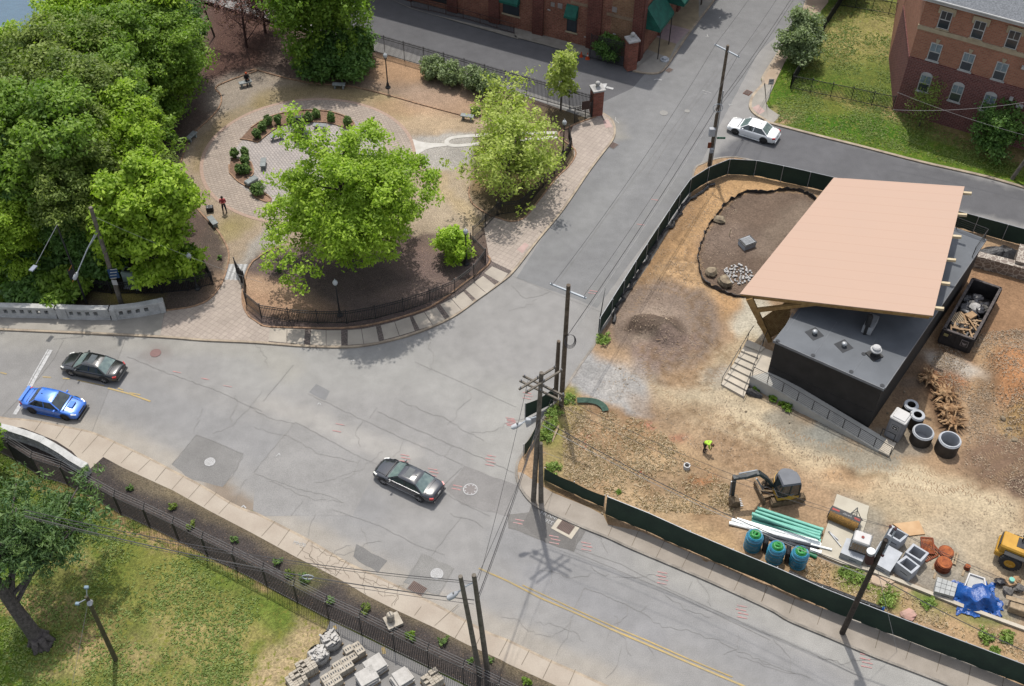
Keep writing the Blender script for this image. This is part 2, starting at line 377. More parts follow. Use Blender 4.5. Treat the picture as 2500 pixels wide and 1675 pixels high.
ROAD_BLOBS=[dict(c=S(160,158,156),poly=xy(P(0,2,[(-400,700),(820,815),(960,430),(1115,0),(1150,-60),(-400,-60)])),feather=.1,warp=0),dict(c=S(146,146,147),poly=xy(N([(1261,679),(1420,735),(1458,752),(1700,420),(1760,300),(1850,130),(2100,-100),(1850,-100),(1500,150),(1440,280),(1462,330),(1430,420),(1350,540)])),feather=.12,warp=0),dict(c=S(158,158,158),line=xy(N([(1440,560),(1560,400),(1640,250),(1700,160)])),w=1.3,feather=1.6,k=.45),dict(c=S(158,158,158),line=xy(N([(1340,640),(1520,420),(1600,260)])),w=.8,feather=1.4,k=.35),dict(c=S(152,152,150),poly=xy(N([(1458,752),(1500,640),(1640,440),(1700,400),(1740,380),(1690,395),(1560,560),(1425,735)])),feather=1.0,k=.8),dict(c=S(118,118,121),poly=xy(N([(1905,305),(2520,470),(2700,560),(2560,560),(2000,440),(1740,400),(1770,350)])),feather=.6,warp=.3),dict(c=S(114,114,117),poly=xy(N([(850,80),(1400,260),(1470,250),(1545,215),(1600,150),(1560,120),(1240,60),(900,-30),(700,-60)])),feather=.15,warp=0),dict(c=S(118,114,112),line=xy(N([(900,10),(1255,108),(1500,185)])),w=.9,feather=.8,k=.6),dict(c=S(150,148,146),poly=xy(P(0,2,[(1750,845),(2165,1015),(2110,1150),(1980,1310),(1700,1240),(1530,1110)])),feather=.1,warp=.15),dict(c=S(167,165,163),poly=xy(P(1,2,[(350,735),(1105,1115),(880,1568),(0,1568),(0,1185)])),feather=.25,warp=.2,k=.8),dict(c=S(154,151,149),poly=xy(P(1,2,[(1875,1125),(2334,1290),(2250,1568),(1850,1470),(1710,1330)])),feather=.1,warp=.1,k=.9),dict(c=S(146,146,148),poly=xy(P(1,2,[(560,395),(680,455),(640,540),(490,470)])),feather=.1,warp=.1,k=.8),dict(c=S(140,138,136),poly=xy(P(1,3,[(905,310),(1180,450),(1110,560),(880,420)])),feather=.1,warp=.1),dict(c=S(157,155,152),poly=xy(P(1,3,[(1500,385),(1780,520),(1650,760),(1330,650)])),feather=.1,warp=.05),dict(c=S(140,137,134),poly=xy(P(2,3,[(330,0),(700,190),(585,370),(0,160),(0,40)])),feather=.1,warp=.1),dict(c=S(132,129,126),poly=xy(P(2,3,[(130,130),(220,-60),(330,20),(640,180),(585,370),(330,290)])),feather=.1,warp=.05),dict(c=S(186,178,166),line=xy(K3[14:]),w=1.3,feather=1.1,k=.75),dict(c=S(150,134,118),line=xy(P(0,2,[(1900,1300),(2050,1400),(2200,1490)])),w=.7,feather=.6,k=.8),dict(c=S(186,184,178),line=xy(K2[8:34]),w=1.6,feather=1.5,k=.6),dict(c=S(192,188,182),line=xy(P(1,2,[(100,560),(500,690),(900,880),(1300,1020),(1400,1000)])),w=.8,feather=.9,k=.65),dict(c=S(188,186,180),line=xy(P(1,2,[(2334,700),(2200,1150),(2100,1000),(2250,500)])),w=1.4,feather=1.6,k=.55),dict(c=S(186,185,180),line=xy(N([(620,900),(1000,900),(1250,1000)])),w=2.4,feather=3,k=.4),dict(c=S(186,185,182),line=xy(N([(1330,1040),(1700,1230),(2100,1420),(2500,1590)])),w=.9,feather=1.3,k=.4),dict(c=S(154,154,156),line=xy(N([(1250,1330),(1700,1530),(2000,1680)])),w=1.5,feather=1.6,k=.5),dict(c=S(154,154,158),line=xy(N([(1300,1410),(1600,1560)])),w=.9,feather=1.2,k=.4),dict(c=S(154,154,156),line=xy(N([(300,960),(620,1080),(900,1240)])),w=1.6,feather=1.8,k=.45),dict(c=S(184,180,170),line=xy(N([(0,812),(400,828),(640,838),(700,900)])),w=1.4,feather=1.4,k=.5),dict(c=S(178,172,158),line=xy(N([(1440,290),(1490,300),(1500,330)])),w=.9,feather=1.0,k=.5),dict(c=S(170,166,160),line=xy(K4[8:20]),w=.8,feather=.8,k=.5),dict(c=S(150,140,136),at=P1(0,2,1385,115),r=(1.0,.9),feather=.5,k=.5),]
soft=[b_ for b_ in ROAD_BLOBS if b_['feather']>.3]
hard=[b_ for b_ in ROAD_BLOBS if b_['feather']<=.3]
sheet('road',road_poly,0.0,ASPH,step=.6,base=S(167,165,163),blobs=soft,warp=.5)
def jag(p,a=.05):
 q=[]
 for i in range(len(p)):s_,e_=p[i],p[(i+1)%len(p)];k=max(1,int((e_-s_).length/.5));q+=[s_.lerp(e_,j/k)+Vector((_rng.uniform(-a,a),_rng.uniform(-a,a),0))for j in range(k)]
 return q
NM=['bridge_deck','side_street','driveway']+['road_patch']*20
for i,b_ in enumerate(hard):
 bk_=b_.get('k',1);base_=tuple(c_*bk_+r_*(1-bk_)for c_,r_ in zip(b_['c'],S(167,165,163)))
 sheet(NM[i],jag(b_['poly'],.02 if i<3 else.06),.003+.0012*i,ASPH,step=.9,base=base_,blobs=[s_ for s_ in soft if i>0][:4]+[s_ for s_ in soft if 'line' in s_][3:]if i<3 else[],warp=.5)
rr=random.Random(5)
def crack(mb,pts,w,z=.024,jit=.12,step=.35):
 q=resample(pts,step);q=[q[0]]+[p+Vector((rr.uniform(-jit,jit),rr.uniform(-jit,jit),0))for p in q[1:-1]]+[q[-1]]
 strip(mb,q,w*rr.uniform(.8,1.2),z)
cr=MB();CW=.019
for c,r,pts,j in[(1,2,[(370,735),(650,880),(950,1050),(1105,1115)],.08),(1,2,[(1430,195),(1920,410),(2334,600)],.05),(1,2,[(350,225),(230,370),(80,550)],.05),(1,2,[(480,480),(940,700),(1330,880),(1870,1120)],.12),(1,2,[(1100,640),(1770,940),(2334,1190)],.12),(1,2,[(130,1260),(500,1410),(800,1450)],.3),(1,2,[(360,740),(270,850),(0,1180)],.1),(1,2,[(0,1190),(400,1330),(700,1400),(780,1450)],.1),(1,2,[(270,850),(420,905),(560,1010),(930,1100)],.25),(1,2,[(950,1060),(900,1180),(780,1260)],.2),(1,2,[(970,710),(910,830),(950,950)],.2),(1,2,[(1330,880),(1310,980),(1240,1040)],.2),(1,2,[(1920,430),(1930,520),(1820,610),(1800,680),(1720,760)],.2),(1,2,[(1300,540),(1700,700),(2050,900)],.3),(1,2,[(1770,940),(1700,1040)],.2),(1,2,[(1100,600),(1030,700)],.1),(1,2,[(1690,1290),(1850,1140)],.1),(1,2,[(1700,1370),(1900,1470),(2100,1568)],.1),(1,2,[(0,630),(200,720),(370,740)],.2),(1,2,[(0,775),(180,830),(270,850)],.2),(1,2,[(440,1430),(330,1568)],.1),(1,3,[(700,0),(900,70),(1100,130),(1480,330),(1700,400)],.1),(1,3,[(550,30),(500,130),(480,240)],.15),(1,3,[(1500,385),(1400,560),(1330,660)],.05),(1,3,[(1780,520),(1640,760)],.05),(1,3,[(1850,60),(1700,250),(1580,410)],.1),(1,3,[(1750,30),(1950,110),(2040,160)],.3),(0,2,[(2334,450),(2230,600),(2080,760),(1890,840)],.25),(0,2,[(2230,600),(2334,660)],.2),(0,2,[(1130,150),(1500,300),(1900,440),(2334,640)],.12),(0,2,[(820,815),(970,440)],.02),(0,2,[(540,440),(600,340)],.02),(0,2,[(0,700),(330,360),(480,170),(570,0)],.02),(0,2,[(1050,170),(1115,0)],.02),(0,2,[(1750,845),(2165,1015)],.08),(0,2,[(1750,845),(1530,1110)],.05),(0,2,[(2165,1015),(2110,1160),(1980,1310)],.15),(2,3,[(280,540),(400,545),(520,600),(700,590),(740,560)],.2),(2,3,[(400,500),(390,650)],.15),(2,3,[(690,700),(850,760),(1060,850),(1180,910),(1240,850)],.15),(2,3,[(740,500),(870,600),(900,570)],.2),(2,3,[(940,600),(1130,600)],.12),(2,3,[(1180,910),(1370,1030),(1650,1080),(1900,1180),(2334,1380)],.3),(2,3,[(690,690),(580,900),(540,1100),(430,1300)],.2),(2,3,[(1060,860),(1050,960),(930,1050)],.2),(2,3,[(920,1040),(880,1160)],.1),(2,3,[(1640,640),(1600,730)],.12),(2,3,[(1010,1230),(990,1370),(870,1500)],.2),(2,3,[(1400,760),(1560,870),(1800,960)],.25),(2,3,[(2050,1100),(2040,1250),(1920,1290)],.2),(2,3,[(1240,1190),(1300,1300)],.1),(2,3,[(560,330),(1000,480),(1420,700),(2334,1120)],.04),(2,3,[(600,380),(1420,720),(2334,1160)],.03),(2,3,[(2030,1290),(2300,1390),(2700,1500)],.2),(3,3,[(0,1080),(500,1300),(900,1500)],.05),(3,3,[(100,1150),(250,1300),(260,1450)],.2),(3,3,[(0,1340),(300,1460)],.2),(2,1,[(30,1010),(150,1130),(300,1100),(370,1070)],.2),(2,1,[(0,1240),(200,1180),(260,1130)],.3),(2,1,[(1160,0),(560,830),(440,990)],.06),(2,0,[(1870,600),(1160,1560)],.06),(2,1,[(45,930),(820,1245)],.03),(2,0,[(2334,200),(1900,620),(1560,1070),(1240,1568)],.05)]:
 crack(cr,P(c,r,pts),CW,jit=j*.45)
for i in range(45):
 p=W(rr.uniform(430,2100),rr.uniform(870,1650));a=rr.uniform(0,pi)
 if K2 and in_poly(np.array([p.x]),np.array([p.y]),K2)[0]:continue
 pts=[p]
 for k in range(rr.randint(2,5)):a+=rr.uniform(-.7,.7);pts.append(pts[-1]+Vector((cos(a),sin(a),0))*rr.uniform(.6,1.6))
 crack(cr,pts,.018,.023,.15,.3)
tag(cr.build('road_cracks',mat('crack_mat',S(158,155,150),S(138,135,131),scale=2)),kind='structure')
WHITE=mat('white_paint',S(228,228,228),S(190,190,190),scale=5,fine=.15,fscale=30)
WORN=mat('worn_white_paint',S(215,215,215),S(180,180,178),scale=5,fine=.2)
YEL=mat('yellow_paint',S(200,172,110),S(178,164,130),scale=2.5,fine=.15)
YEL2=mat('yellow_paint_bright',S(214,184,116),S(188,172,136),scale=4,fine=.15)
PINK=mat('pink_survey_paint',S(226,158,154),S(188,168,166),scale=4,fine=.2)
def marks(name,m,items,z=.026,label=None):
 b=MB()
 for pts,w_ in items:strip(b,resample(pts,.3),w_,z)
 return tag(b.build(name,m),label,kind='structure')
marks('stop_line',WHITE,[(P(0,2,[(455,90),(330,310),(265,430)]),.27),(P(0,2,[(430,85),(300,310),(245,415)]),.1),(P(0,2,[(205,540),(130,665)]),.3)])
marks('centre_line',YEL2,[(P(0,2,[(960,430),(1150,480),(1340,548)]),.13),(P(0,2,[(1050,430),(1100,450)]),.08),(P(0,2,[(1150,470),(1250,490)]),.1),(P(0,2,[(380,330),(455,335)]),.1),(P(0,2,[(560,343),(625,348)]),.1)]+[(P(2,3,[(900,1055),(1240,1200),(1700,1400),(2080,1560),(3000,1990)]),.13),(P(2,3,[(940,1040),(1240,1165),(1600,1325)]),.1)])
marks('worn_centre_line',YEL,[(P(2,3,[(-260,520),(0,635),(300,790),(560,900),(900,1055)]),.11),(P(2,3,[(130,670),(560,870),(940,1040)]),.08),(P(2,3,[(1600,1325),(2000,1490)]),.09),(P(0,2,[(0,290),(60,305)]),.12),(P(0,2,[(690,360),(930,410)]),.08)])
pk=[]
for c,r,x,y,n_ in[(2,3,695,310,3),(2,3,1365,590,4),(2,3,2075,890,4),(3,3,915,1325,4),(2,2,170,485,3),(2,2,30,725,3),(1,2,2280,710,3),(1,2,2100,1060,4),(1,2,1340,1040,3),(1,2,1590,1165,3),(1,2,770,740,1),(1,2,740,800,1),(1,2,1800,1300,2),(2,3,410,250,3),(2,3,90,90,2),(0,2,1580,275,1),(0,2,1830,335,1),(0,2,2030,400,1),(2,1,750,1060,2),(2,1,1310,240,1),(2,1,1180,460,1)]:
 p=P1(c,r,x,y)
 for k in range(n_):
  o=p+Vector((.1*(k%2),(k-n_/2)*.27,0));pk.append(([o+Vector((-.32,.06,0)),o+Vector((.32,-.08,0))],.07))
marks('pink_marks',PINK,pk,.03)
wm=[(P(1,2,[(195,1040),(235,1000),(215,1015),(235,1030)]),.08),(P(1,2,[(565,580),(590,545),(580,560),(595,578)]),.07),(P(1,2,[(865,195),(890,165),(875,180),(895,190)]),.07),(P(0,2,[(2140,1500),(2170,1475),(2190,1500)]),.1),(P(2,0,[(1300,715),(1325,705),(1370,715)]),.12),(P(2,0,[(1760,330),(1790,330)]),.08),(P(2,0,[(1775,310),(1778,330)]),.08),(P(2,0,[(1730,805),(1810,830)]),.06),(P(2,0,[(1740,830),(1770,840)]),.06),(P(2,0,[(1960,930),(2000,935)]),.07),(P(2,0,[(1978,935),(1970,942)]),.07),(P(2,0,[(960,1045),(955,1070),(990,1100)]),.06),(P(2,0,[(1880,165),(1895,150)]),.1)]
marks('white_marks',WORN,wm,.03)
b=MB()
for g in([(800,750),(885,745),(865,790),(815,770)],[(880,770),(942,785),(935,800),(870,785)]):
 q=P(2,0,g);b.quad(*[(p.x,p.y,.03)for p in q])
tag(b.build('driveway_arrow',WHITE),kind='structure')
def text_mesh(name,s,size,loc,rz=0,m=None,parent=None,rx=0,ext=.004,align='CENTER',bold=0,M=None,ydir=1):
 cu=bpy.data.curves.new(name,'FONT');cu.body=s;cu.size=size;cu.extrude=ext;cu.align_x=align;cu.align_y='CENTER';cu.offset=bold
 o=bpy.data.objects.new('tmp',cu);COL.objects.link(o)
 dg=bpy.context.evaluated_depsgraph_get();me=bpy.data.meshes.new_from_object(o.evaluated_get(dg));bpy.data.objects.remove(o)
 me.materials.clear();me.materials.append(m)
 q=bpy.data.objects.new(name,me);COL.objects.link(q)
 if parent:q.parent=parent
 if M is not None:me.transform(M)
 q.location=loc;q.rotation_euler=(rx,0,rz);return q
p=P1(2,3,380,80)
for s_,dy in(('C-326',-.32),('INV IN',.3)):
 tag(text_mesh('survey_lettering',s_,.42,(p.x-dy*.3,p.y+dy,.03),radians(155),WORN),kind='structure')
p=P1(1,3,410,275,.13);tag(text_mesh('survey_lettering','MH70',.35,(p.x,p.y-.25,.152),radians(-18),WORN),kind='structure')
#  kerbs
def kerb_solid(name,line,m=KERB,w=.2,left=True,z0=-.3,z1=.13):
 b=MB();ribbon(b,xy(resample(line,.5)),w,z0,z1,left);return tag(b.build(name,m),kind='structure')
kerb_solid('kerb_park_side',K1,left=True);kerb_solid('kerb_site_side',K2,KERBG,.17,left=False)
kerb_solid('kerb_lawn_side',K3,left=False,w=.18);kerb_solid('kerb_building_side',K4,w=.28,left=True,m=KERB);kerb_solid('kerb_corner',K5,left=False)
#  park
ks=xy(K1)
park_poly=[Vector((-90,58)),W(-900,735,.13)]+ks+[W(1447,296),W(1237,222),W(934,134),W(620,48),W(300,-45),Vector((-42,160)),Vector((-90,160))]
park_poly=[Vector((p[0],p[1]))for p in park_poly]
ringc=[W(488,397,.1),W(765,240,.1),W(640,543,.1)]
def circ3(a,b,c):
 ax,ay,bx,by,cx,cy=a.x,a.y,b.x,b.y,c.x,c.y
 d=2*(ax*(by-cy)+bx*(cy-ay)+cx*(ay-by))
 ux=((ax*ax+ay*ay)*(by-cy)+(bx*bx+by*by)*(cy-ay)+(cx*cx+cy*cy)*(ay-by))/d
 uy=((ax*ax+ay*ay)*(cx-bx)+(bx*bx+by*by)*(ax-cx)+(cx*cx+cy*cy)*(bx-ax))/d
 return Vector((ux,uy,.1)),math.hypot(ax-ux,ay-uy)
RC,RR=circ3(*ringc);RI=RR-(W(560,395,.1)-W(488,397,.1)).length
TANS,MULC,DARKM=S(178,160,138),S(112,96,88),S(88,76,70)
edge_path=smooth_line(P(0,0,[(2300,625),(1930,765),(1962,850),(1960,930),(1900,1020),(1750,1160),(1680,1240),(1610,1430),(1590,1568)],.1)+P(0,1,[(1600,40),(1630,130),(1700,250),(1750,330),(1820,410),(1920,510),(1990,620),(2030,720),(2020,840),(1960,1010),(1850,1140),(1700,1200),(1470,1232)],.1),5)
edge_top=smooth_line(P(1,0,[(-80,655),(0,625),(60,640),(300,705),(550,750),(860,775),(1200,855),(1500,940),(1850,1032)],.1),5)
bed_main=smooth_line(P(1,1,[(250,668),(150,690),(60,740),(0,790)],.1)+P(0,1,[(2250,790),(2200,870),(2165,1000),(2150,1100),(2160,1200),(2210,1290),(2290,1345)],.1)+P(1,1,[(60,1370),(150,1388),(450,1395),(800,1397),(1100,1355),(1500,1240),(1700,1130),(1900,980),(2060,860),(2112,790),(2090,745)],.1),5)
bed_east=smooth_line(P(2,0,[(780,1040),(590,1110),(440,1200)],.1)+P(2,0,[(585,1330),(590,1400),(520,1500)],.1)+P(2,1,[(440,40),(280,240),(170,380),(100,430),(0,440)],.1)+P(1,1,[(2230,425),(2100,380),(1960,290),(1920,200),(1930,130)],.1),5)
tanpoly=xy(P(0,0,[(2300,625),(1930,765),(1962,850),(1960,930),(1900,1020),(1750,1160),(1610,1430),(1590,1568)])+P(0,1,[(1630,130),(1750,330),(1920,510),(2030,720),(2020,840),(2000,960),(2130,960),(2250,790),(2334,735)])+P(1,1,[(150,690),(900,640),(1700,540),(1900,600),(2030,560),(1960,290),(1920,160),(1930,100)])+P(1,0,[(2250,1400),(2300,1150),(1950,1060),(1500,940),(1200,855),(860,775),(550,750),(300,705),(60,640)]))
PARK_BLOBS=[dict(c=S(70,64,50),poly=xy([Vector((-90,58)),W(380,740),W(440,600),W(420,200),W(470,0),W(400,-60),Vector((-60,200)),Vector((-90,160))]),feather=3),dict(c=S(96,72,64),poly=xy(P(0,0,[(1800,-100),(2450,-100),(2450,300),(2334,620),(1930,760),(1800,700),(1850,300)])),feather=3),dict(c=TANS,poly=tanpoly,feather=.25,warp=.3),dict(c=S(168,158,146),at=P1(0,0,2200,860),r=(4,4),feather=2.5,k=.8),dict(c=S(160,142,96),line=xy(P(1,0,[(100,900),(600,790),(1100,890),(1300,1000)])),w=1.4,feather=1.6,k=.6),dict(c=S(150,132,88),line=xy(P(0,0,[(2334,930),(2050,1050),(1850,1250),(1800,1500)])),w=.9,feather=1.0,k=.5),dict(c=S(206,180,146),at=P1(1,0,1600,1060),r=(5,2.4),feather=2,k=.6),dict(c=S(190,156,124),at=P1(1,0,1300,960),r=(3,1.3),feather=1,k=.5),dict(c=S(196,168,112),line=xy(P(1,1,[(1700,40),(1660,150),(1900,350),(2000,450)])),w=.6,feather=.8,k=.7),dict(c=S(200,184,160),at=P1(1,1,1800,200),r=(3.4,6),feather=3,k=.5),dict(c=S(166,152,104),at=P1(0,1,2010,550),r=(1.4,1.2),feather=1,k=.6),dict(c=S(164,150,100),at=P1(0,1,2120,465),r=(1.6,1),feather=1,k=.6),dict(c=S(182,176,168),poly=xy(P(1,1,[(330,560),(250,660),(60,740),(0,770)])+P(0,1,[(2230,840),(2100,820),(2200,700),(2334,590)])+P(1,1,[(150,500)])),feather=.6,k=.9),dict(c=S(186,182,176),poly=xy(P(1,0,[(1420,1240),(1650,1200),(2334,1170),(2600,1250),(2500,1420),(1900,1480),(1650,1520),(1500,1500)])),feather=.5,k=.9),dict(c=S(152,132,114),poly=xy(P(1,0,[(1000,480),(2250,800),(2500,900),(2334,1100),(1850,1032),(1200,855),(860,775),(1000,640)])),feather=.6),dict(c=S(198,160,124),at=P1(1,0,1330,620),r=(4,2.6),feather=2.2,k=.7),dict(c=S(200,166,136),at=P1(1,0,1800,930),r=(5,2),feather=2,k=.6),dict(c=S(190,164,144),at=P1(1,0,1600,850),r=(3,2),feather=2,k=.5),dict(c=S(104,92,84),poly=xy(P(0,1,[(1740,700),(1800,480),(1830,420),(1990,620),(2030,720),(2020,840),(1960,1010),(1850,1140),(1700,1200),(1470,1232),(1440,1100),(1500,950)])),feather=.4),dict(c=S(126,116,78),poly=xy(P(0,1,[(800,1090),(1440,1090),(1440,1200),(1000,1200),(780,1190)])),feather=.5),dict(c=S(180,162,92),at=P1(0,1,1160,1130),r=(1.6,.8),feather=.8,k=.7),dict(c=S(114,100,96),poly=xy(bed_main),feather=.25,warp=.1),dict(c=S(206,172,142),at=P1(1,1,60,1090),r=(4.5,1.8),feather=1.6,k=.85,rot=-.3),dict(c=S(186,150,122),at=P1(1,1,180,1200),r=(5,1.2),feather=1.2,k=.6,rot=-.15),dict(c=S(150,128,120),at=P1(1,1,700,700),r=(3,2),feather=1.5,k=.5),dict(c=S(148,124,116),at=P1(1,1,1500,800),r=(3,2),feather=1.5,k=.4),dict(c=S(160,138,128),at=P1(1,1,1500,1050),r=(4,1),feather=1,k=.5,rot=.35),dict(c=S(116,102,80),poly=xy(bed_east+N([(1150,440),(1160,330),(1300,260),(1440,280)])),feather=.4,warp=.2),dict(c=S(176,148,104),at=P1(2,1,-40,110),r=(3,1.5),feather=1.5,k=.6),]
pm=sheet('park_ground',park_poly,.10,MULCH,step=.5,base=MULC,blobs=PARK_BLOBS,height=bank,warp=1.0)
for nm,l in(('path_edging',edge_path),('path_edging',edge_top),('bed_edging',bed_main),('bed_edging',bed_east)):
 b=MB();ribbon(b,xy(resample(l,.5)),.13,.05,.19);tag(b.build(nm,mat('edging_stone',S(196,158,128),S(150,122,100),scale=4,fine=.2)),kind='structure')
def flat(name,polys,z,m,lift=None):
 b=MB()
 for i,p in enumerate(polys):b.quad(*[(q[0],q[1],z+(lift or 0)*i)for q in(p if sum(p[k][0]*p[(k+1)%len(p)][1]-p[(k+1)%len(p)][0]*p[k][1]for k in range(len(p)))>0 else p[::-1])])
 return tag(b.build(name,m),kind='structure')
def annulus(name,c,r0,r1,z,m,a0=0,a1=2*pi,n=96):
 b=MB();vs=[]
 for i in range(n+1):
  t=a0+(a1-a0)*i/n;vs+=[(c.x+r0*cos(t)*RE,c.y+r0*sin(t),z),(c.x+r1*cos(t)*RE,c.y+r1*sin(t),z)]
 b.add(vs,[(2*i,2*i+1,2*i+3,2*i+2)for i in range(n)]);return tag(b.build(name,m),kind='structure')
RE=(W(1016,378,.1)-W(488,397,.1)).length/2/RR;RC.x=(W(1016,378,.1).x+W(488,397,.1).x)/2
annulus('brick_ring_path',RC,RI,RR,.118,RINGB)
annulus('brick_ring_border',RC,RR-.3,RR,.123,mat('ring_border',S(202,174,156),S(182,156,140),scale=6,fine=.15,fscale=20))
flat('patio',[[(RC.x+RI*RE*cos(t*pi/32),RC.y+RI*1.0*sin(t*pi/32))for t in range(64)]],.114,PATIO)
def wpoly(pts,n=5):return smooth_line(pts,n)
RB=[wpoly(P(0,0,[(2135,1245),(2230,1258),(2290,1275)],.1)+P(1,0,[(40,1272),(110,1215),(200,1150),(330,1108),(450,1092),(620,1095),(740,1120),(850,1158),(905,1120),(860,1060),(740,1010),(600,985),(400,985),(200,1020),(60,1080),(-30,1140)],.1),3),wpoly(P(0,0,[(2055,1420),(2120,1430),(2230,1450),(2250,1568)],.1)+P(1,1,[(-70,30),(0,130),(150,240),(120,270),(0,215)],.1)+P(0,1,[(2250,160),(2130,90),(2070,30)],.1)+P(0,0,[(2050,1540),(2046,1470)],.1),3)]
for l in RB:
 sheet('planting_bed',l,.125,MULCH,step=.5,base=S(150,122,104),blobs=[dict(c=S(190,152,128),at=l[len(l)//2],r=(3,3),feather=3,k=.4)])
 b=MB();ribbon(b,xy(resample(l,.4)),.11,.1,.22);tag(b.build('bed_edging',MATS['edging_stone']),kind='structure')
wp=MB()
def arcflat(pts,w_,z):strip(wp,resample(smooth_line(pts,5),.3),w_,z)
fl=P(1,0,[(1412,1245),(1470,1268),(1560,1282),(1720,1286),(1740,1306),(1600,1322),(1530,1342),(1480,1372),(1450,1408),(1436,1330)])
wp.quad(*[(p.x,p.y,.126)for p in fl])
arcflat(P(1,0,[(2700,1190),(2334,1200),(2000,1215),(1830,1226),(1745,1243),(1712,1275),(1750,1302),(1830,1305),(2000,1290),(2334,1262),(2700,1228)]),.42,.13)
tag(wp.build('white_inlaid_path',mat('white_concrete',S(232,228,222),S(214,210,202),scale=1.5)),kind='structure')
g=P(0,1,[(2040,830),(2210,830),(2160,975),(1990,970)]);flat('gate_threshold',[g],.13,mat('grey_slab',S(186,186,186),S(160,160,160)))
b=MB()
for k in range(4):
 t0=.1+k*.24;q=[g[0].lerp(g[1],t0),g[0].lerp(g[1],t0+.13),g[3].lerp(g[2],t0+.13),g[3].lerp(g[2],t0)]
 b.quad(*[(p.x,p.y,.138)for p in q])
tag(b.build('gate_threshold_bars',WHITE),kind='structure')
SWO=xy(offset(resample(K1,.5),.19));
def between(name,inner,outer,z,m):
 """sheet between two lines running the same way"""
 a=resample(inner,count=80);c_=resample(outer,count=80);b=MB()
 b.add([(p.x,p.y,z)for p in a]+[(p.x,p.y,z)for p in c_],[(i,80+i,81+i,i+1)for i in range(79)]);return tag(b.build(name,m),kind='structure')
def cut(line,p,q):
 i=min(range(len(line)),key=lambda k:(line[k]-Vector((p.x,p.y,0))).length);j=min(range(len(line)),key=lambda k:(line[k]-Vector((q.x,q.y,0))).length)
 return line[i:j+1]if i<j else line[j:i+1][::-1]
inner_w=xy(P(0,1,[(-1800,1230),(0,1275),(580,1295),(1030,1305),(1465,1240)],.13))
between('bridge_sidewalk',inner_w,cut(SWO,W(-900,800,.13),P1(0,1,1425,1460,.13)),.13,CONC)
flat('paver_walk',[xy(P(0,1,[(1468,1238),(1700,1202),(1850,1142),(1962,1012),(1995,950),(2165,965),(2150,1100),(2160,1200),(2210,1292),(2300,1350)],.13)+P(1,1,[(60,1372),(145,1388),(130,1512)],.13)+cut(SWO,P1(1,1,120,1530,.13),P1(0,1,1427,1455,.13)))],.131,PAVER)
IN2=xy(smooth_line(P(1,1,[(145,1390),(450,1400),(800,1402),(1100,1362),(1500,1248),(1700,1140),(1900,990),(2060,868),(2120,795)],.13),6));
between('band_walk',IN2,cut(SWO,P1(1,1,125,1520,.13),P1(1,1,2310,890,.13)),.131,BANDB)
SW2=cut(SWO,P1(1,1,125,1520,.13),P1(1,1,2310,890,.13))
IN2r=resample(IN2,count=400);OUTr=resample(SW2,count=400)
def near_idx(line,p):return min(range(len(line)),key=lambda k:(line[k].x-p.x)**2+(line[k].y-p.y)**2)
pan=[]
for(xa,ya,xb,yb),(xc,yc,xd,yd)in[((140,1390,292,1395),(130,1505,290,1520)),((297,1395,455,1400),(295,1520,445,1535)),((510,1402,640,1410),(500,1535,640,1545)),((645,1410,775,1410),(645,1545,778,1545)),((835,1408,955,1400),(835,1540,975,1530)),((960,1400,1085,1375),(980,1530,1112,1510)),((1130,1365,1250,1335),(1160,1492,1292,1458)),((1255,1333,1385,1290),(1297,1456,1432,1415)),((1415,1285,1515,1250),(1475,1400,1590,1365)),((1520,1248,1625,1205),(1595,1362,1700,1310)),((1660,1180,1755,1130),(1742,1290,1845,1230)),((1760,1128,1865,1065),(1850,1228,1955,1160)),((1880,1045,1955,985),(1985,1140,2068,1082)),((1960,982,2040,925),(2073,1080,2150,1010)),((2050,900,2120,840),(2195,985,2262,905))]:
 pan.append(P(1,1,[(xa,ya),(xb,yb),(xd,yd),(xc,yc)],.13))
flat('concrete_panels',pan,.135,mat('pale_concrete',S(206,196,182),S(186,176,164),scale=.7,fine=.06,fscale=20),lift=.0002)
flat('paver_walk',[IN2[-4:]+xy(P(1,1,[(2090,745)],.13)+P(2,0,[(-880,2280)],.13))[:1]+xy([W(1180,545,.13),W(1206,528,.13),W(1240,541,.13)]+P(2,1,[(100,432),(170,382),(280,242),(440,42)],.13)+P(2,0,[(520,1502),(590,1402),(585,1330),(560,1180),(585,1112),(780,1040),(820,1000)],.13))+cut(SWO,P1(2,0,830,1000,.13),P1(1,1,2310,890,.13))],.13,PAVER)
flat('kerb_ramp_panel',[P(2,1,[(80,690),(150,628),(188,650),(130,725)],.13),P(2,0,[(845,1075),(890,1062),(930,1130),(870,1140)],.13)],.139,mat('red_ramp_panel',S(216,186,178),S(200,172,164)))
bk=xy(K5)
flat('forecourt_walk',[xy(P(2,0,[(1110,630),(1165,540),(1240,440),(1590,0),(1750,-200)],.13))+xy(offset(K5,-.19))],.13,CONC)
flat('forecourt_bricks',[P(2,0,[(1395,205),(1620,265),(1500,390),(1310,325)],.13)],.134,mat('pinkish_brick',S(196,172,172),S(176,156,160),scale=3,fine=.1))
flat('forecourt_brown',[P(2,0,[(1395,205),(1590,-20),(1700,0),(1700,160),(1620,265)],.13),P(2,0,[(1310,325),(1500,390),(1440,515),(1240,440)],.13)],.134,mat('tan_walk',S(190,172,142),S(168,152,126),scale=1.2))
flat('wall_foot_walk',[P(1,0,[(1100,-60),(1400,70),(1600,130),(2315,300),(2360,350),(1400,75)],.1),P(2,0,[(60,235),(300,300),(720,410),(720,505),(560,462),(60,330)],.1)],.1,mat('grey_walk',S(170,164,154),S(150,144,134)))
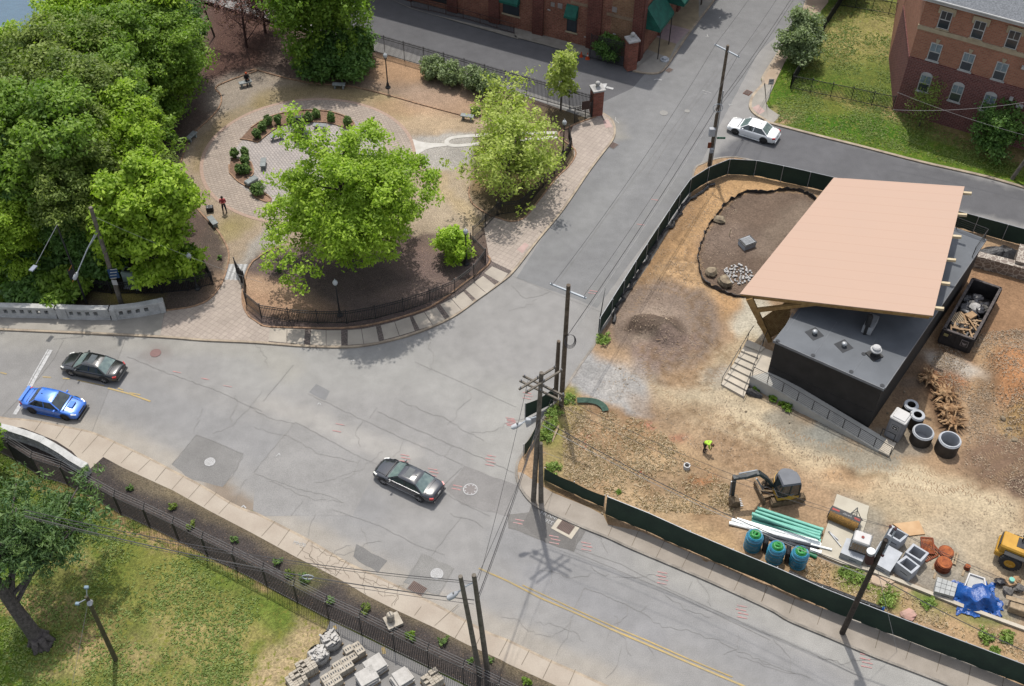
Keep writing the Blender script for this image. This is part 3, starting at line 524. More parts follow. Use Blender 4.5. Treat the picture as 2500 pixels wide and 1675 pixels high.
#  building-side lawn (north-east)
k4=xy(K4)
lawn_poly=k4+[Vector((130,60)),Vector((140,200)),Vector((40,220))]
GR,GD,DRY=S(96,124,36),S(84,112,34),S(168,156,98)
LAWN_BLOBS=[dict(c=S(150,148,84),poly=xy(P(3,0,[(800,60),(1310,30),(1200,500),(1180,850),(780,830),(500,560),(560,330)])),feather=3,k=.8),dict(c=S(176,160,110),at=P1(3,0,900,300),r=(5,4),feather=4,k=.5),dict(c=S(184,164,112),at=P1(3,0,600,480),r=(3,4),feather=3,k=.5),dict(c=S(172,160,106),at=P1(3,0,1150,350),r=(2,8),feather=2,k=.6),dict(c=GD,at=P1(3,0,1000,700),r=(5,3),feather=3,k=.6),dict(c=GD,at=P1(3,0,620,650),r=(2,4),feather=2,k=.5),dict(c=S(70,112,22),poly=xy(P(3,0,[(100,800),(500,870),(1160,985),(1300,1200),(1280,1330),(800,1230),(250,1110),(60,900)])),feather=1.4,k=.85),dict(c=S(178,160,110),line=xy(P(3,0,[(450,830),(800,920),(1160,975)])),w=.6,feather=1.0,k=.7),dict(c=S(150,146,74),at=P1(3,0,560,950),r=(4,1.6),feather=2,k=.5),dict(c=S(196,160,130),at=P1(3,0,200,1050),r=(1.4,1),feather=1,k=.8),dict(c=S(190,160,120),line=xy(P(3,0,[(1180,1000),(1500,1140),(1800,1250),(2100,1350),(2300,1430)])),w=1.4,feather=1.6,k=.75),dict(c=S(96,124,40),line=xy(P(3,0,[(1300,1150),(1700,1350),(2100,1480)])),w=1.5,feather=1.6,k=.6),]
sheet('lawn_north',lawn_poly,.10,GRASS,step=.6,base=GR,blobs=LAWN_BLOBS,warp=2.2)
K4i=xy(offset(resample(K4,.5),.27))
flat('corner_walk',[xy(P(3,0,[(20,745)],.13))+xy(P(3,0,[(105,765),(40,920),(65,965),(165,1030),(110,1085)],.13))+cut(K4i,P1(3,0,105,1100,.13),P1(2,0,2265,740,.13))],.131,CONC)
flat('tan_walk',[xy(P(3,0,[(600,-120),(590,20),(420,230),(200,560),(105,765),(20,745)],.13))+cut(K4i,P1(2,0,2270,735,.13),P1(3,0,440,-200,.13))],.131,mat('tan_walk2',S(200,180,158),S(184,162,138),scale=1))
flat('kerb_ramp_panel',[P(2,0,[(2175,960),(2230,930),(2290,990),(2240,1020)],.13)],.137,MATS['red_ramp_panel'])
#  lower-left lawn, mulch verge and walk
k3=xy(K3)
ll_poly=[Vector((-75,10))]+[Vector((-75,W(-900,970,.1).y))]+k3+[Vector((40,5))]
fenceL=P(0,2,[(-300,850),(0,1000),(250,1130),(390,1240),(560,1270)],.1)+P(0,2,[(930,1470),(1100,1568)],.1)+P(0,3,[(1130,62),(1320,150),(1520,245),(1720,345),(1915,450),(2110,545),(2300,640)],.1)+P(1,3,[(240,755),(450,860),(660,970),(880,1070),(1095,1175),(1320,1290),(1550,1400),(1790,1510),(2050,1640),(2500,1860)],.1)
LL_BLOBS=[dict(c=S(88,80,76),poly=xy(fenceL)+xy(K3)[::-1],feather=.3,warp=.3),dict(c=S(156,138,100),line=xy(P(0,2,[(960,1090),(1300,1290),(1800,1540)])+P(1,3,[(0,230),(300,400),(600,560)])),w=.7,feather=1.1,k=.6),dict(c=S(120,122,70),at=P1(1,3,470,590),r=(1.3,1.3),feather=1,k=.8),dict(c=S(120,112,70),at=P1(1,3,1170,1060),r=(1.4,.8),feather=.7,k=.7),dict(c=S(190,154,110),line=xy(P(0,2,[(150,1190),(400,1320),(560,1350)])+P(0,3,[(1100,110),(1500,320),(2000,560),(2334,730)])),w=.4,feather=.7,k=.75),dict(c=S(196,172,136),poly=xy(P(1,3,[(330,900),(660,960),(660,1050),(560,1200),(400,1440),(280,1600),(-200,1600),(-100,1300),(150,1250),(290,1080)])),feather=1.2,k=.85),dict(c=S(112,120,44),at=P1(1,3,100,880),r=(4,3),feather=2.5,k=.8),dict(c=S(92,124,36),line=xy(P(0,3,[(1900,640),(2334,880)])),w=1.2,feather=1.6,k=.7),dict(c=S(150,146,80),at=P1(0,3,1300,480),r=(5,4),feather=4,k=.5),dict(c=S(156,150,86),at=P1(0,3,1700,900),r=(6,5),feather=5,k=.55),dict(c=S(168,156,100),at=P1(0,3,1900,1350),r=(8,4),feather=5,k=.7),dict(c=S(190,160,120),at=P1(0,3,380,860),r=(2,1.5),feather=1.4,k=.9),dict(c=S(192,160,120),at=P1(0,3,100,870),r=(3,.7),feather=.8,k=.8),dict(c=S(186,156,114),at=P1(0,3,560,500),r=(1.8,1.4),feather=1,k=.8),dict(c=S(180,150,108),at=P1(0,3,850,1050),r=(2,1.3),feather=1.5,k=.6),dict(c=S(182,152,112),at=P1(0,3,820,1230),r=(1.8,.8),feather=1,k=.8),dict(c=S(190,158,120),at=P1(0,3,1030,1320),r=(.9,.7),feather=.7,k=.8),dict(c=S(88,116,34),at=P1(0,3,700,620),r=(3,4),feather=3,k=.6),dict(c=S(90,118,36),at=P1(0,3,1150,1250),r=(1.8,3),feather=2,k=.5),]
for i in range(26):
 LL_BLOBS.append(dict(c=S(96,122,40),at=P1(0,3,rr.uniform(1200,2700),rr.uniform(1150,1560)),r=(.4,.35),feather=.35,k=.7))
for i in range(40):
 LL_BLOBS.append(dict(c=S(188,166,120),at=P1(0,3,rr.uniform(300,2300),rr.uniform(250,1500)),r=(rr.uniform(.4,1.4),rr.uniform(.3,.9)),feather=.7,k=.38))
LL_BLOBS+=[dict(c=S(200,176,140),poly=xy(P(1,3,[(330,900),(640,960),(650,1050),(560,1200),(400,1440),(280,1700),(0,1700),(120,1300),(300,1080)])),feather=1.2,k=.75),dict(c=S(96,124,40),line=xy(P(0,3,[(1750,560),(2250,800),(2480,960)])),w=.9,feather=1.2,k=.75),dict(c=S(196,164,122),line=xy(P(0,3,[(1100,110),(1500,300),(2000,545),(2334,700)])),w=.28,feather=.4,k=.8)]
sheet('lawn_south',ll_poly,.10,GRASS,step=.42,base=S(94,120,36),blobs=LL_BLOBS,warp=1.6)
SW3i=xy(P(0,2,[(-900,800),(50,770),(200,780),(330,830),(500,900),(640,990),(740,1100),(800,1150),(920,1042),(1090,1135),(1540,1340),(1880,1530)],.13)+P(1,3,[(0,215),(385,425),(750,610),(1020,770),(1240,880),(1610,1050),(1900,1200),(2200,1335)],.13)+P(2,3,[(0,1370),(440,1570),(900,1780),(1400,2030)],.13))
K3i=xy(offset(resample(K3,.5),-.17))
sheet('verge_mulch',xy(fenceL)+SW3i[::-1],.118,MULCH,step=.5,base=S(80,74,72),blobs=[dict(c=S(140,126,98),line=SW3i[10:],w=.5,feather=.9,k=.6),dict(c=S(116,116,72),at=P1(1,3,470,590),r=(1.2,1.2),feather=1,k=.7),dict(c=S(150,136,108),at=P1(0,2,1350,1290),r=(3,.8),feather=.8,k=.5,rot=-.5)],warp=.8)
def scatter_stuff(name,poly,n,mat_,seed,lb,size=.09,per=3,z=.14,rad=.12,excl=(),flat=.75):
 nr=np.random.default_rng(seed);xs_=[p.x for p in poly];ys_=[p.y for p in poly];x=nr.uniform(min(xs_),max(xs_),n*4);y=nr.uniform(min(ys_),max(ys_),n*4)
 k=in_poly(x,y,poly)&(nr.random(len(x))<(fbm(x,y,2.2)-.3)*2.2)
 for e in excl:k&=~in_poly(x,y,e)
 x,y=x[k][:n],y[k][:n];hz=site_h(x,y)if name=='soil_clods' else 0
 me=leaves_mesh(name,np.column_stack([x,y,np.full(len(x),z)+hz]),np.full((len(x),3),rad)*np.array([1,1,.4]),per,size,nr,mat_,aspect=4 if name=='dry_grass' else 1.6,flat=.3 if name=='dry_grass' else flat);o=bpy.data.objects.new(name,me);COL.objects.link(o);tag(o,lb,None,None,'stuff')
def fill_between(name,a,c_,z,m):return flat(name,[a+c_[::-1]],z,m)
fill_between('sidewalk_south',SW3i,K3i,.131,mat('sidewalk_mat',S(204,192,176),S(190,176,160),scale=.5,fine=.07,fscale=18))
jb=MB()
for c,r,a,b_ in[(0,2,(310,825),(380,725)),(0,2,(500,890),(590,765)),(0,2,(620,960),(735,810)),(0,2,(735,1020),(880,860)),(0,2,(920,1042),(1025,915)),(0,2,(1080,1110),(1185,1000)),(0,2,(1230,1185),(1345,1075)),(0,2,(1385,1265),(1480,1150)),(0,2,(1535,1340),(1640,1220)),(0,2,(1680,1420),(1790,1295)),(0,2,(1820,1490),(1935,1365)),(0,2,(1950,1560),(2070,1430)),(1,3,(70,245),(190,110)),(1,3,(215,330),(320,185)),(1,3,(385,425),(495,278)),(1,3,(730,600),(825,460)),(1,3,(1430,950),(1490,870)),(1,3,(1610,1040),(1820,850)),(1,3,(1790,1150),(1890,985)),(1,3,(1980,1210),(2050,1070)),(1,3,(2180,1310),(2260,1160)),(2,3,(120,1390),(190,1260)),(2,3,(310,1510),(390,1345)),(2,3,(540,1568),(600,1430))]:
 strip(jb,P(c,r,[a,b_]),.035,.14)
for pts in[[(410,340),(560,480),(700,560)],[(520,300),(500,400),(560,500),(620,600)],[(640,360),(560,440),(640,540)],[(700,390),(640,520),(730,600)],[(800,450),(700,500),(740,590)],[(500,330),(800,470)],[(860,520),(950,620),(1050,680)],[(1000,560),(960,660),(1000,760)],[(1100,620),(1060,700),(1150,780)],[(850,480),(790,560),(850,620)],[(1200,660),(1150,780),(1300,780),(1250,860)],[(940,600),(1200,700),(1340,690)],[(1300,680),(1270,800),(1230,870)],[(560,560),(700,540),(780,580)],[(450,420),(520,460),(600,540),(640,590)]]:
 q=resample(P(1,3,pts),.2);strip(jb,[q[0]]+[p+Vector((rr.uniform(-.1,.1),rr.uniform(-.1,.1),0))for p in q[1:-1]]+[q[-1]],.028,.14)
tag(jb.build('pavement_joints',mat('joint_dark',S(142,128,112),S(112,104,90))),kind='structure')
flat('yard_asphalt',[P(1,3,[(680,985),(1100,1190),(2050,1650),(2334,1800),(2000,2000),(-100,2000),(280,1640),(600,1180)],.1)],.112,mat('yard_mat',S(160,158,156),S(144,142,140),scale=.6,fine=.12,fscale=20))
marks('yard_lines',YEL,[(P(1,3,[(715,1040),(730,1070)]),.2),(P(1,3,[(1150,1230),(1160,1290)]),.22),(P(1,3,[(1585,1430),(1605,1500)]),.22)],.122)
#  construction site
k2=xy(K2)
site_poly=k2+[Vector((95,85)),Vector((110,0))]
mounds=[(P1(2,1,1270,1390),2.1,1.3,1.15,-.3),(P1(2,1,1430,1470),1.5,1.1,.8,.2),(P1(3,2,2520,560),3.8,6.4,2.4,.1),(P1(2,1,960,1320),1.2,.8,.25,0),(P1(3,2,2380,1120),5,2.5,.25,0)]
bior=smooth_line(P(3,1,[(480,250),(400,200),(280,165),(130,175),(0,190)],.1)+P(2,1,[(2130,185),(2020,235),(1940,285),(1900,340),(1850,400),(1800,460),(1750,560),(1710,670),(1690,780),(1705,880),(1740,970),(1830,1040),(1950,1090),(2080,1120),(2334,1100)],.1),4)
def site_h(x,y):
 h=np.zeros(len(x))
 for p,a,b_,c_,ro in mounds:
  dx,dy=x-p.x,y-p.y;u=dx*cos(ro)+dy*sin(ro);v=-dx*sin(ro)+dy*cos(ro);q=np.clip(1-(u/a)**2-(v/b_)**2,0,1);h+=c_*q**1.2*(.8+.4*vnoise(x,y,1.1))
 d=np.where(in_poly(x,y,bior+[W(2150,700,.1),W(2150,520,.1)]),np.minimum(dist_line(x,y,bior,False),3),0);h-=.07*np.clip(d/1.2,0,1)
 u=(x*.86+y*-.5);ins=in_poly(x,y,xy(N([(1560,900),(1800,960),(2300,1130),(2500,1200),(2500,1330),(2150,1230),(1700,1080),(1500,1000)])));v=x*.5+y*.86
 h+=np.where(ins,(vnoise(v*1.0,u*.15,.7)-.5)*.12,(fbm(x,y,1.6)-.5)*.14)
 e=dist_line(x,y,k2,False);return np.maximum(h,-.07)*np.clip((e-.3)/1.2,0,1)
ORS,BRS,LTS=S(198,160,118),S(158,130,102),S(198,173,141)
SITE_BLOBS=[dict(c=ORS,poly=xy(P(2,1,[(870,1340),(1240,780),(1640,170),(1900,60),(2334,60),(2700,250),(2200,1100),(1700,1500),(1000,1500)])),feather=1.5),dict(c=S(206,168,122),line=xy(P(2,1,[(1350,700),(1600,550),(1900,200),(2200,110),(2500,140)])),w=1.3,feather=1.6,k=.6),dict(c=S(214,180,138),line=xy(P(2,1,[(1300,1000),(1500,850),(1650,900),(1700,1050)])),w=1.4,feather=1.6,k=.6),dict(c=S(140,112,84),line=xy(P(2,1,[(900,1340),(1060,1100),(1300,780),(1500,480),(1700,200)])),w=.9,feather=1.0,k=.55),dict(c=S(124,106,92),poly=xy(bior+[W(1950,760,.1),W(2150,700,.1),W(2100,480,.1)]),feather=.3,warp=.2),dict(c=S(152,136,120),line=xy(P(3,1,[(400,300),(150,520),(0,700)])),w=.9,feather=1.4,k=.5),dict(c=S(148,130,118),at=P1(2,1,2000,620),r=(3,2),feather=2,k=.4),dict(c=S(150,132,118),at=P1(2,1,1400,1350),r=(4.3,4.8),feather=1.2),dict(c=S(112,96,84),at=P1(2,1,1300,1390),r=(2.2,1.4),feather=.5),dict(c=S(108,94,82),at=P1(2,1,1430,1470),r=(1.5,1.2),feather=.5),dict(c=S(176,158,142),at=P1(2,1,1300,1240),r=(1.6,.8),feather=.8,k=.7),dict(c=S(176,158,140),at=P1(2,1,1220,1530),r=(1,.9),feather=.6,k=.7),dict(c=S(150,130,118),poly=xy(P(2,2,[(1080,60),(1400,-40),(1720,-60),(1700,60),(1560,150),(1350,300),(1250,320),(1160,280)])),feather=.6),dict(c=S(140,118,98),line=xy(P(2,2,[(1330,330),(1400,400),(1470,460)])),w=.5,feather=.8,k=.7),dict(c=S(214,208,190),poly=xy(P(2,1,[(2090,1140),(2334,1120),(2334,1500),(2000,1480),(1960,1350),(2080,1240)])),feather=1,k=.85),dict(c=S(206,190,160),line=xy(P(2,2,[(2150,0),(1950,150),(1850,300),(1900,430),(2100,530),(2300,620)])),w=1,feather=1.2,k=.6),dict(c=S(176,168,156),at=P1(2,2,1930,350),r=(1.4,1.4),feather=1,k=.8),dict(c=S(172,170,168),poly=xy(P(2,2,[(740,90),(900,170),(1100,240),(1270,350),(1320,600),(1400,740),(1250,720),(1000,640),(870,590),(700,520),(540,420),(560,300)])),feather=.7,warp=1.6),dict(c=S(190,184,176),at=P1(2,2,1120,420),r=(2.5,2.5),feather=2,k=.5),dict(c=S(190,172,146),poly=xy(P(2,2,[(1300,400),(1700,420),(2334,650),(2334,950),(1700,800),(1400,750)])),feather=1.2),dict(c=S(204,184,152),poly=xy(N([(1600,930),(1800,1010),(2080,1120),(2300,1160),(2500,1230),(2600,1500),(2350,1370),(2100,1230),(1860,1100),(1650,1010)])),feather=1.8,k=.85),dict(c=S(216,200,170),line=xy(N([(1720,960),(1900,1040),(2150,1150),(2450,1250)])),w=1.2,feather=2,k=.6),dict(c=S(176,142,108),poly=xy(P(2,2,[(550,700),(900,650),(1300,760),(1500,900),(1400,1100),(900,1000),(560,880)])),feather=1.6,k=.7),dict(c=S(214,184,142),at=P1(2,2,1350,1050),r=(4,1.6),feather=2,k=.6,rot=-.4),dict(c=S(216,188,148),at=P1(2,2,1100,1330),r=(5,1.6),feather=2,k=.6,rot=-.5),dict(c=S(214,186,144),at=P1(2,2,1550,1420),r=(3,1.4),feather=2,k=.6),dict(c=S(132,108,82),line=xy(P(2,2,[(560,780),(700,700),(850,650)])),w=.6,feather=.7,k=.7),dict(c=S(140,114,88),line=xy(P(2,2,[(1200,1000),(1350,950),(1500,960)])),w=.4,feather=.6,k=.5),dict(c=S(136,112,84),at=P1(2,2,1450,1280),r=(2.6,1.3),feather=1.2,k=.7),dict(c=S(136,110,84),at=P1(2,2,1650,1260),r=(2.4,.7),feather=.8,k=.6,rot=.3),dict(c=S(140,114,88),at=P1(2,2,900,1050),r=(1,2),feather=1,k=.5),dict(c=S(112,130,52),line=xy(P(2,2,[(540,500),(400,650),(380,800),(340,900)])),w=.7,feather=.9,k=.85),dict(c=S(160,150,90),line=xy(P(2,2,[(480,520),(560,640),(420,900),(400,1120),(460,1250)])),w=.8,feather=1.1,k=.7),dict(c=S(92,92,50),line=xy(P(2,2,[(330,1230),(450,1330),(680,1460)])),w=.5,feather=.5,k=.85),dict(c=S(176,150,112),line=xy(P(2,2,[(400,1240),(850,1480)])),w=.3,feather=.5,k=.6),dict(c=S(130,128,76),line=xy(P(2,2,[(700,1470),(860,1550)])),w=.5,feather=.6,k=.7),dict(c=S(150,122,92),line=xy(P(2,3,[(1550,130),(1750,30),(1950,-30)])),w=.6,feather=.6,k=.6),dict(c=S(196,166,126),poly=xy(P(2,3,[(1150,0),(2000,180),(2100,380),(2334,480),(2334,560),(1600,260)])),feather=1,k=.6),dict(c=S(190,160,122),poly=xy(P(3,3,[(0,420),(420,420),(860,560),(2334,1150),(2334,1600),(1500,1050),(600,680),(0,450)])),feather=.8,k=.8),dict(c=S(108,132,46),line=xy(P(3,3,[(720,560),(850,640),(980,720)])),w=.9,feather=.9,k=.85),dict(c=S(112,132,50),poly=xy(P(3,3,[(950,740),(1060,700),(1290,750),(1220,850),(1150,900),(1040,860)])),feather=.7,k=.85),dict(c=S(214,186,160),at=P1(3,3,1060,630),r=(1.4,.6),feather=.6,rot=-.5),dict(c=S(210,178,150),line=xy(P(3,3,[(1320,770),(1400,860),(1450,930)])),w=.5,feather=.7,k=.8),dict(c=S(112,132,56),at=P1(3,3,1480,830),r=(1,.5),feather=.6),dict(c=S(110,130,54),at=P1(3,3,2030,1010),r=(1.6,.5),feather=.6,k=.7),dict(c=S(112,130,56),at=P1(3,3,1600,930),r=(2,.5),feather=.8,k=.5),dict(c=S(160,156,146),poly=xy(P(3,2,[(640,1400),(950,1470),(1060,1568),(1060,1700)])+P(3,3,[(1600,250),(1900,560),(2334,800),(2334,1050),(1600,800),(900,540),(550,400),(600,100)])),feather=1,k=.85),dict(c=S(196,182,158),at=P1(3,3,1750,330),r=(4,2.4),feather=2,k=.6),dict(c=S(190,176,148),at=P1(3,3,1100,60),r=(2,1),feather=1.4,k=.5),dict(c=S(150,146,134),line=xy(P(3,2,[(150,700),(330,800),(640,960),(900,1050),(1100,1080)])),w=1.1,feather=1,k=.75),dict(c=S(156,150,138),at=P1(3,2,1240,920),r=(2.4,1.6),feather=1,k=.7),dict(c=S(150,152,146),at=P1(3,2,580,840),r=(1.6,.8),feather=.8,k=.7),dict(c=S(160,124,94),poly=xy(P(3,1,[(1650,1100),(1900,700),(2334,700),(2600,1200),(2334,1900),(1900,2000),(1500,2000),(1400,1800),(1560,1500)])),feather=1.5,k=.8),dict(c=S(196,166,130),poly=xy(P(3,2,[(1900,0),(2334,0),(2200,250),(2100,500),(1900,600),(1750,400),(1850,200)])),feather=1.5,k=.7),dict(c=S(132,108,86),line=xy(P(3,2,[(2150,100),(2050,250),(1980,450),(1950,600)])),w=.6,feather=.9,k=.6),dict(c=S(206,200,190),at=P1(3,2,1680,230),r=(2.2,1),feather=.8,k=.8,rot=-.5),dict(c=S(190,176,160),at=P1(3,2,1350,400),r=(1.1,.5),feather=.4,k=.7),dict(c=S(196,132,90),at=P1(3,2,1620,370),r=(1.4,1),feather=1,k=.7),dict(c=S(112,84,64),poly=xy(P(3,2,[(1400,300),(1560,290),(1720,420),(1780,600),(1790,830),(1560,800),(1480,560)])),feather=.7,k=.8),dict(c=S(118,98,82),poly=xy(P(3,2,[(1140,460),(1300,110),(1450,60),(1420,350),(1440,560),(1400,620),(1150,560)])),feather=.6,k=.7),dict(c=S(200,148,106),at=P1(3,2,2500,560),r=(3.3,6),feather=1.2,rot=.1),dict(c=S(190,160,110),at=P1(3,2,2290,780),r=(1.5,1.6),feather=1,k=.8),dict(c=S(128,104,88),at=P1(3,2,2300,1130),r=(4,2.6),feather=1.4,k=.85),dict(c=S(110,90,78),at=P1(3,2,2360,1330),r=(1.5,1.2),feather=1,k=.8),dict(c=S(140,116,92),line=xy(P(3,2,[(2280,1000),(2050,1110),(1800,1240)])),w=.12,feather=.2,k=.8),dict(c=S(140,116,92),line=xy(P(3,2,[(2334,1180),(2150,1280),(1950,1350)])),w=.12,feather=.2,k=.8),dict(c=S(140,116,92),line=xy(P(3,2,[(2334,1120),(2100,1230),(1850,1290)])),w=.12,feather=.2,k=.8),dict(c=S(140,112,80),line=xy(P(3,2,[(580,1195),(800,1200),(1100,1240)])),w=.25,feather=.4,k=.6),dict(c=S(120,94,70),line=xy(P(3,2,[(690,1140),(820,1175)])),w=.3,feather=.3,k=.7),dict(c=S(218,180,140),at=P1(3,2,720,1240),r=(2,.8),feather=.8,k=.6,rot=-.3),dict(c=S(210,120,110),line=xy(P(2,2,[(1220,770),(1310,800)])),w=.12,feather=.2,k=.8),dict(c=S(206,110,104),line=xy(P(2,2,[(640,1010),(680,960)])),w=.14,feather=.2,k=.8),dict(c=S(196,110,104),line=xy(P(2,2,[(690,890),(770,830)])),w=.12,feather=.2,k=.6),dict(c=S(232,60,70),at=P1(2,2,1165,1185),r=(.3,.26),feather=.12,warp=.3),dict(c=S(196,120,100),at=P1(2,2,1550,910),r=(.7,.4),feather=.4,k=.7),dict(c=S(210,140,90),at=P1(2,2,1680,1230),r=(.8,.3),feather=.3,k=.7),]  # one dark blob beside the black block paints in the canopy's cast shadow
for i in range(60):SITE_BLOBS.append(dict(c=(BRS,LTS,S(150,118,86))[i%3],at=P1(2,2,rr.uniform(450,2000),rr.uniform(600,1600)),r=(rr.uniform(.5,2),rr.uniform(.3,.9)),feather=.8,k=.45,rot=rr.uniform(-.9,0)))
def tread(c,r,pts,n=2,gap=.45,col=S(134,108,80),w_=.1,k=.6):
 l=xy(smooth_line(P(c,r,pts),5))
 for j in range(n):SITE_BLOBS.append(dict(c=col,line=offset(l,(j-(n-1)/2)*gap),w=w_,feather=.16,k=k,warp=.1))
for a in([(1180,1000),(1400,1010),(1650,1100)],[(1250,920),(1500,900),(1700,960)],[(1300,860),(1500,820),(1650,850)],[(1450,480),(1560,620),(1640,800)],[(1650,1100),(1730,1300),(1700,1500)]):tread(2,1,a,3,.5)
for a in([(1350,400),(1300,200),(1250,50)],[(1500,400),(1450,250),(1600,60)],[(1680,440),(1800,250),(1950,60)],[(1560,420),(1700,200),(1850,0)],[(1650,600),(1850,700),(2334,880)],[(1500,640),(1750,790),(2334,1000)],[(1900,1060),(2334,1180)]):tread(2,2,a,3,.5)
sheet('site_ground',site_poly,.10,SOIL,step=.36,base=S(182,153,122),blobs=SITE_BLOBS,height=site_h,warp=1.3)
def tracks(c,r,pts,gap=1.6,lug=.3,m=None):
 l=xy(smooth_line(P(c,r,pts),5));b=MB()
 for s_ in((-gap/2,gap/2)if gap else(0,)):
  q=resample(offset(l,s_),.19);xs_=np.array([p.x for p in q]);ys_=np.array([p.y for p in q]);zs_=site_h(xs_,ys_)+.115
  for i in range(1,len(q)-1):
   if rr.random()<.12:continue
   d=(q[i+1]-q[i-1]).normalized();n_=Vector((-d.y,d.x,0));sk=.35*(1 if i%2 else-1);p=q[i]+n_*(.09*(1 if i%2 else-1));a_=n_*lug/2+d*sk*lug*.5;w_=d*.026
   b.add([tuple(v.xy)+(float(zs_[i])-.01,)for v in(p-a_-w_,p+a_-w_,p+a_+w_,p-a_+w_)],[(0,1,2,3)])
 return tag(b.build('tyre_tracks',m or TRK),kind='structure')
TRK=mat('pressed_soil',S(160,133,104),S(180,152,121),scale=1.2,fine=.2)
for c,r,pts in[(2,1,[(1000,1240),(1250,900),(1500,620),(1750,260),(2000,120)]),(2,1,[(1180,1000),(1400,1010),(1650,1100),(1700,1350)]),(2,1,[(1250,920),(1500,900),(1700,960)]),(2,1,[(1350,780),(1550,760),(1650,850),(1640,1000)]),(2,2,[(1420,480),(1300,200),(1250,20)]),(2,2,[(1500,480),(1480,250),(1600,60)]),(2,2,[(1680,440),(1800,250),(1950,40)]),(2,2,[(1560,420),(1700,180),(1850,-40)]),(2,2,[(1350,560),(1750,720),(2334,930)]),(3,2,[(0,820),(600,1030),(1300,1150),(2200,1400)]),(3,2,[(300,1100),(1000,1200),(1700,1250),(2334,980)]),(3,2,[(1500,1300),(2000,1180),(2334,1050)]),(2,2,[(1150,900),(1500,1080),(1900,1150),(2300,1400)])]:tracks(c,r,pts)
k2i=xy(offset(resample(K2,.5),-.16))
swA=xy(P(2,2,[(120,1180),(160,1200),(240,1260),(400,1360),(600,1440),(740,1500),(850,1560)],.13)+P(2,3,[(890,130),(1180,190),(1390,280),(1830,470),(2080,580),(2300,680)],.13)+P(3,3,[(0,655),(290,790),(560,880),(800,965),(1050,1065),(1330,1170),(1600,1265),(1860,1365),(2150,1490),(2334,1570),(3200,1930)],.13))
swB=xy(offset(resample(smooth_line(P(2,2,[(70,1180),(92,1290),(152,1390),(240,1470)],.13)+P(2,3,[(330,12),(640,150),(890,250),(1070,335),(1450,495),(1800,645),(2334,890)],.13)+P(3,3,[(230,985),(600,1140),(1000,1310),(1500,1500),(2000,1710),(3200,2230)],.13),4),.5),.16))
K2B=smooth_line(P(2,3,[(330,12),(640,150),(890,250),(1070,335),(1450,495),(1800,645),(2334,890)],.13)+P(3,3,[(230,985),(600,1140),(1000,1310),(1500,1500),(2000,1710),(3200,2230)],.13),4)
flat('sidewalk_hoarding',[swA+swB[::-1]],.131,mat('sidewalk_grey',S(186,176,164),S(168,158,146),scale=.7,fine=.07,fscale=18))
jb=MB()
for c,r,a,b_ in[(2,2,(325,1490),(400,1360)),(2,2,(510,1568),(560,1470)),(2,3,(890,245),(930,150)),(2,3,(1100,330),(1160,200)),(2,3,(1320,430),(1395,280)),(2,3,(1545,525),(1620,380)),(2,3,(1780,620),(1840,480)),(2,3,(2010,725),(2080,580)),(2,3,(2250,830),(2310,700)),(3,3,(0,820),(40,680)),(3,3,(240,930),(290,790)),(3,3,(490,1030),(540,880)),(3,3,(1005,1240),(1050,1070)),(3,3,(1275,1340),(1325,1180)),(3,3,(1550,1450),(1595,1270)),(3,3,(1825,1565),(1860,1370)),(3,3,(2130,1600),(2150,1490))]:
 strip(jb,P(c,r,[a,b_]),.035,.14)
tag(jb.build('pavement_joints',MATS['joint_dark']),kind='structure')
#  brick buildings
def add_uv(o,f):
 me=o.data;uv=me.uv_layers.new(name='uv');d=np.zeros(len(me.loops)*2)
 for i,l in enumerate(me.loops):u,v=f(me.vertices[l.vertex_index].co);d[2*i]=u;d[2*i+1]=v
 uv.data.foreach_set('uv',d)
BR1=brick_mat('old_brick_mat',S(172,112,92),S(140,84,70),S(158,130,112),bw=.42,bh=.15,msize=.02,vert=True,mottle=.22)
BR1B=brick_mat('tan_brick_mat',S(166,128,98),S(146,106,80),S(158,134,112),bw=.42,bh=.15,msize=.02,vert=True,mottle=.18)
BR1D=brick_mat('dark_pier_brick_mat',S(132,74,66),S(108,60,54),S(130,100,88),bw=.42,bh=.15,msize=.02,vert=True,mottle=.2)
BRO=brick_mat('orange_brick_mat',S(196,134,108),S(172,112,90),S(180,150,128),bw=.42,bh=.15,msize=.022,vert=True,mottle=.07)
BRM=brick_mat('maroon_brick_mat',S(140,82,78),S(110,60,60),S(158,130,124),bw=.42,bh=.15,msize=.022,vert=True,mottle=.1)
GLASS=mat('dark_glass',(.02,.025,.03),(.03,.035,.04),rough=.08,spec=.6,scale=.6)
GLASSB=mat('pale_blind_glass',S(150,168,176),S(120,140,150),rough=.15,spec=.5,scale=4)
WHITEF=mat('white_frame',S(214,214,212),S(196,196,194),rough=.6)
STONE=mat('limestone',S(206,190,160),S(186,170,142),scale=2,fine=.1)
AWN=mat('green_awning',S(34,112,96),S(26,92,80),rough=.8,scale=2)
BLACKM=mat('black_metal',(.014,.014,.015),(.02,.02,.021),rough=.5,scale=5)
def wall(name,a,b,z0,z1,m,parent,out,t=.3,off=0):
 """upright wall slab from a to b; 'out' is the outward normal; brick uv runs along the wall"""
 a=Vector((a[0],a[1],0));b=Vector((b[0],b[1],0));d=(b-a).normalized();n=out
 mb=MB();q=a+n*off;r=b+n*off
 mb.prism([(q.x,q.y),(r.x,r.y),(r.x-n.x*t,r.y-n.y*t),(q.x-n.x*t,q.y-n.y*t)],z0,z1)
 o=mb.build(name,m,parent);L=parent.location
 add_uv(o,lambda v:((v+L-a).dot(d)+(v+L-a).dot(n)*.7,v.z));return o
z0=.1
A=P1(2,0,1165,545,z0);Bq=P1(2,0,210,292,z0);u=(Bq-A).normalized();A0=A;B0=A+u*60
nrm=Vector((u.y,-u.x,0));nrm=nrm if nrm.y<0 else-nrm
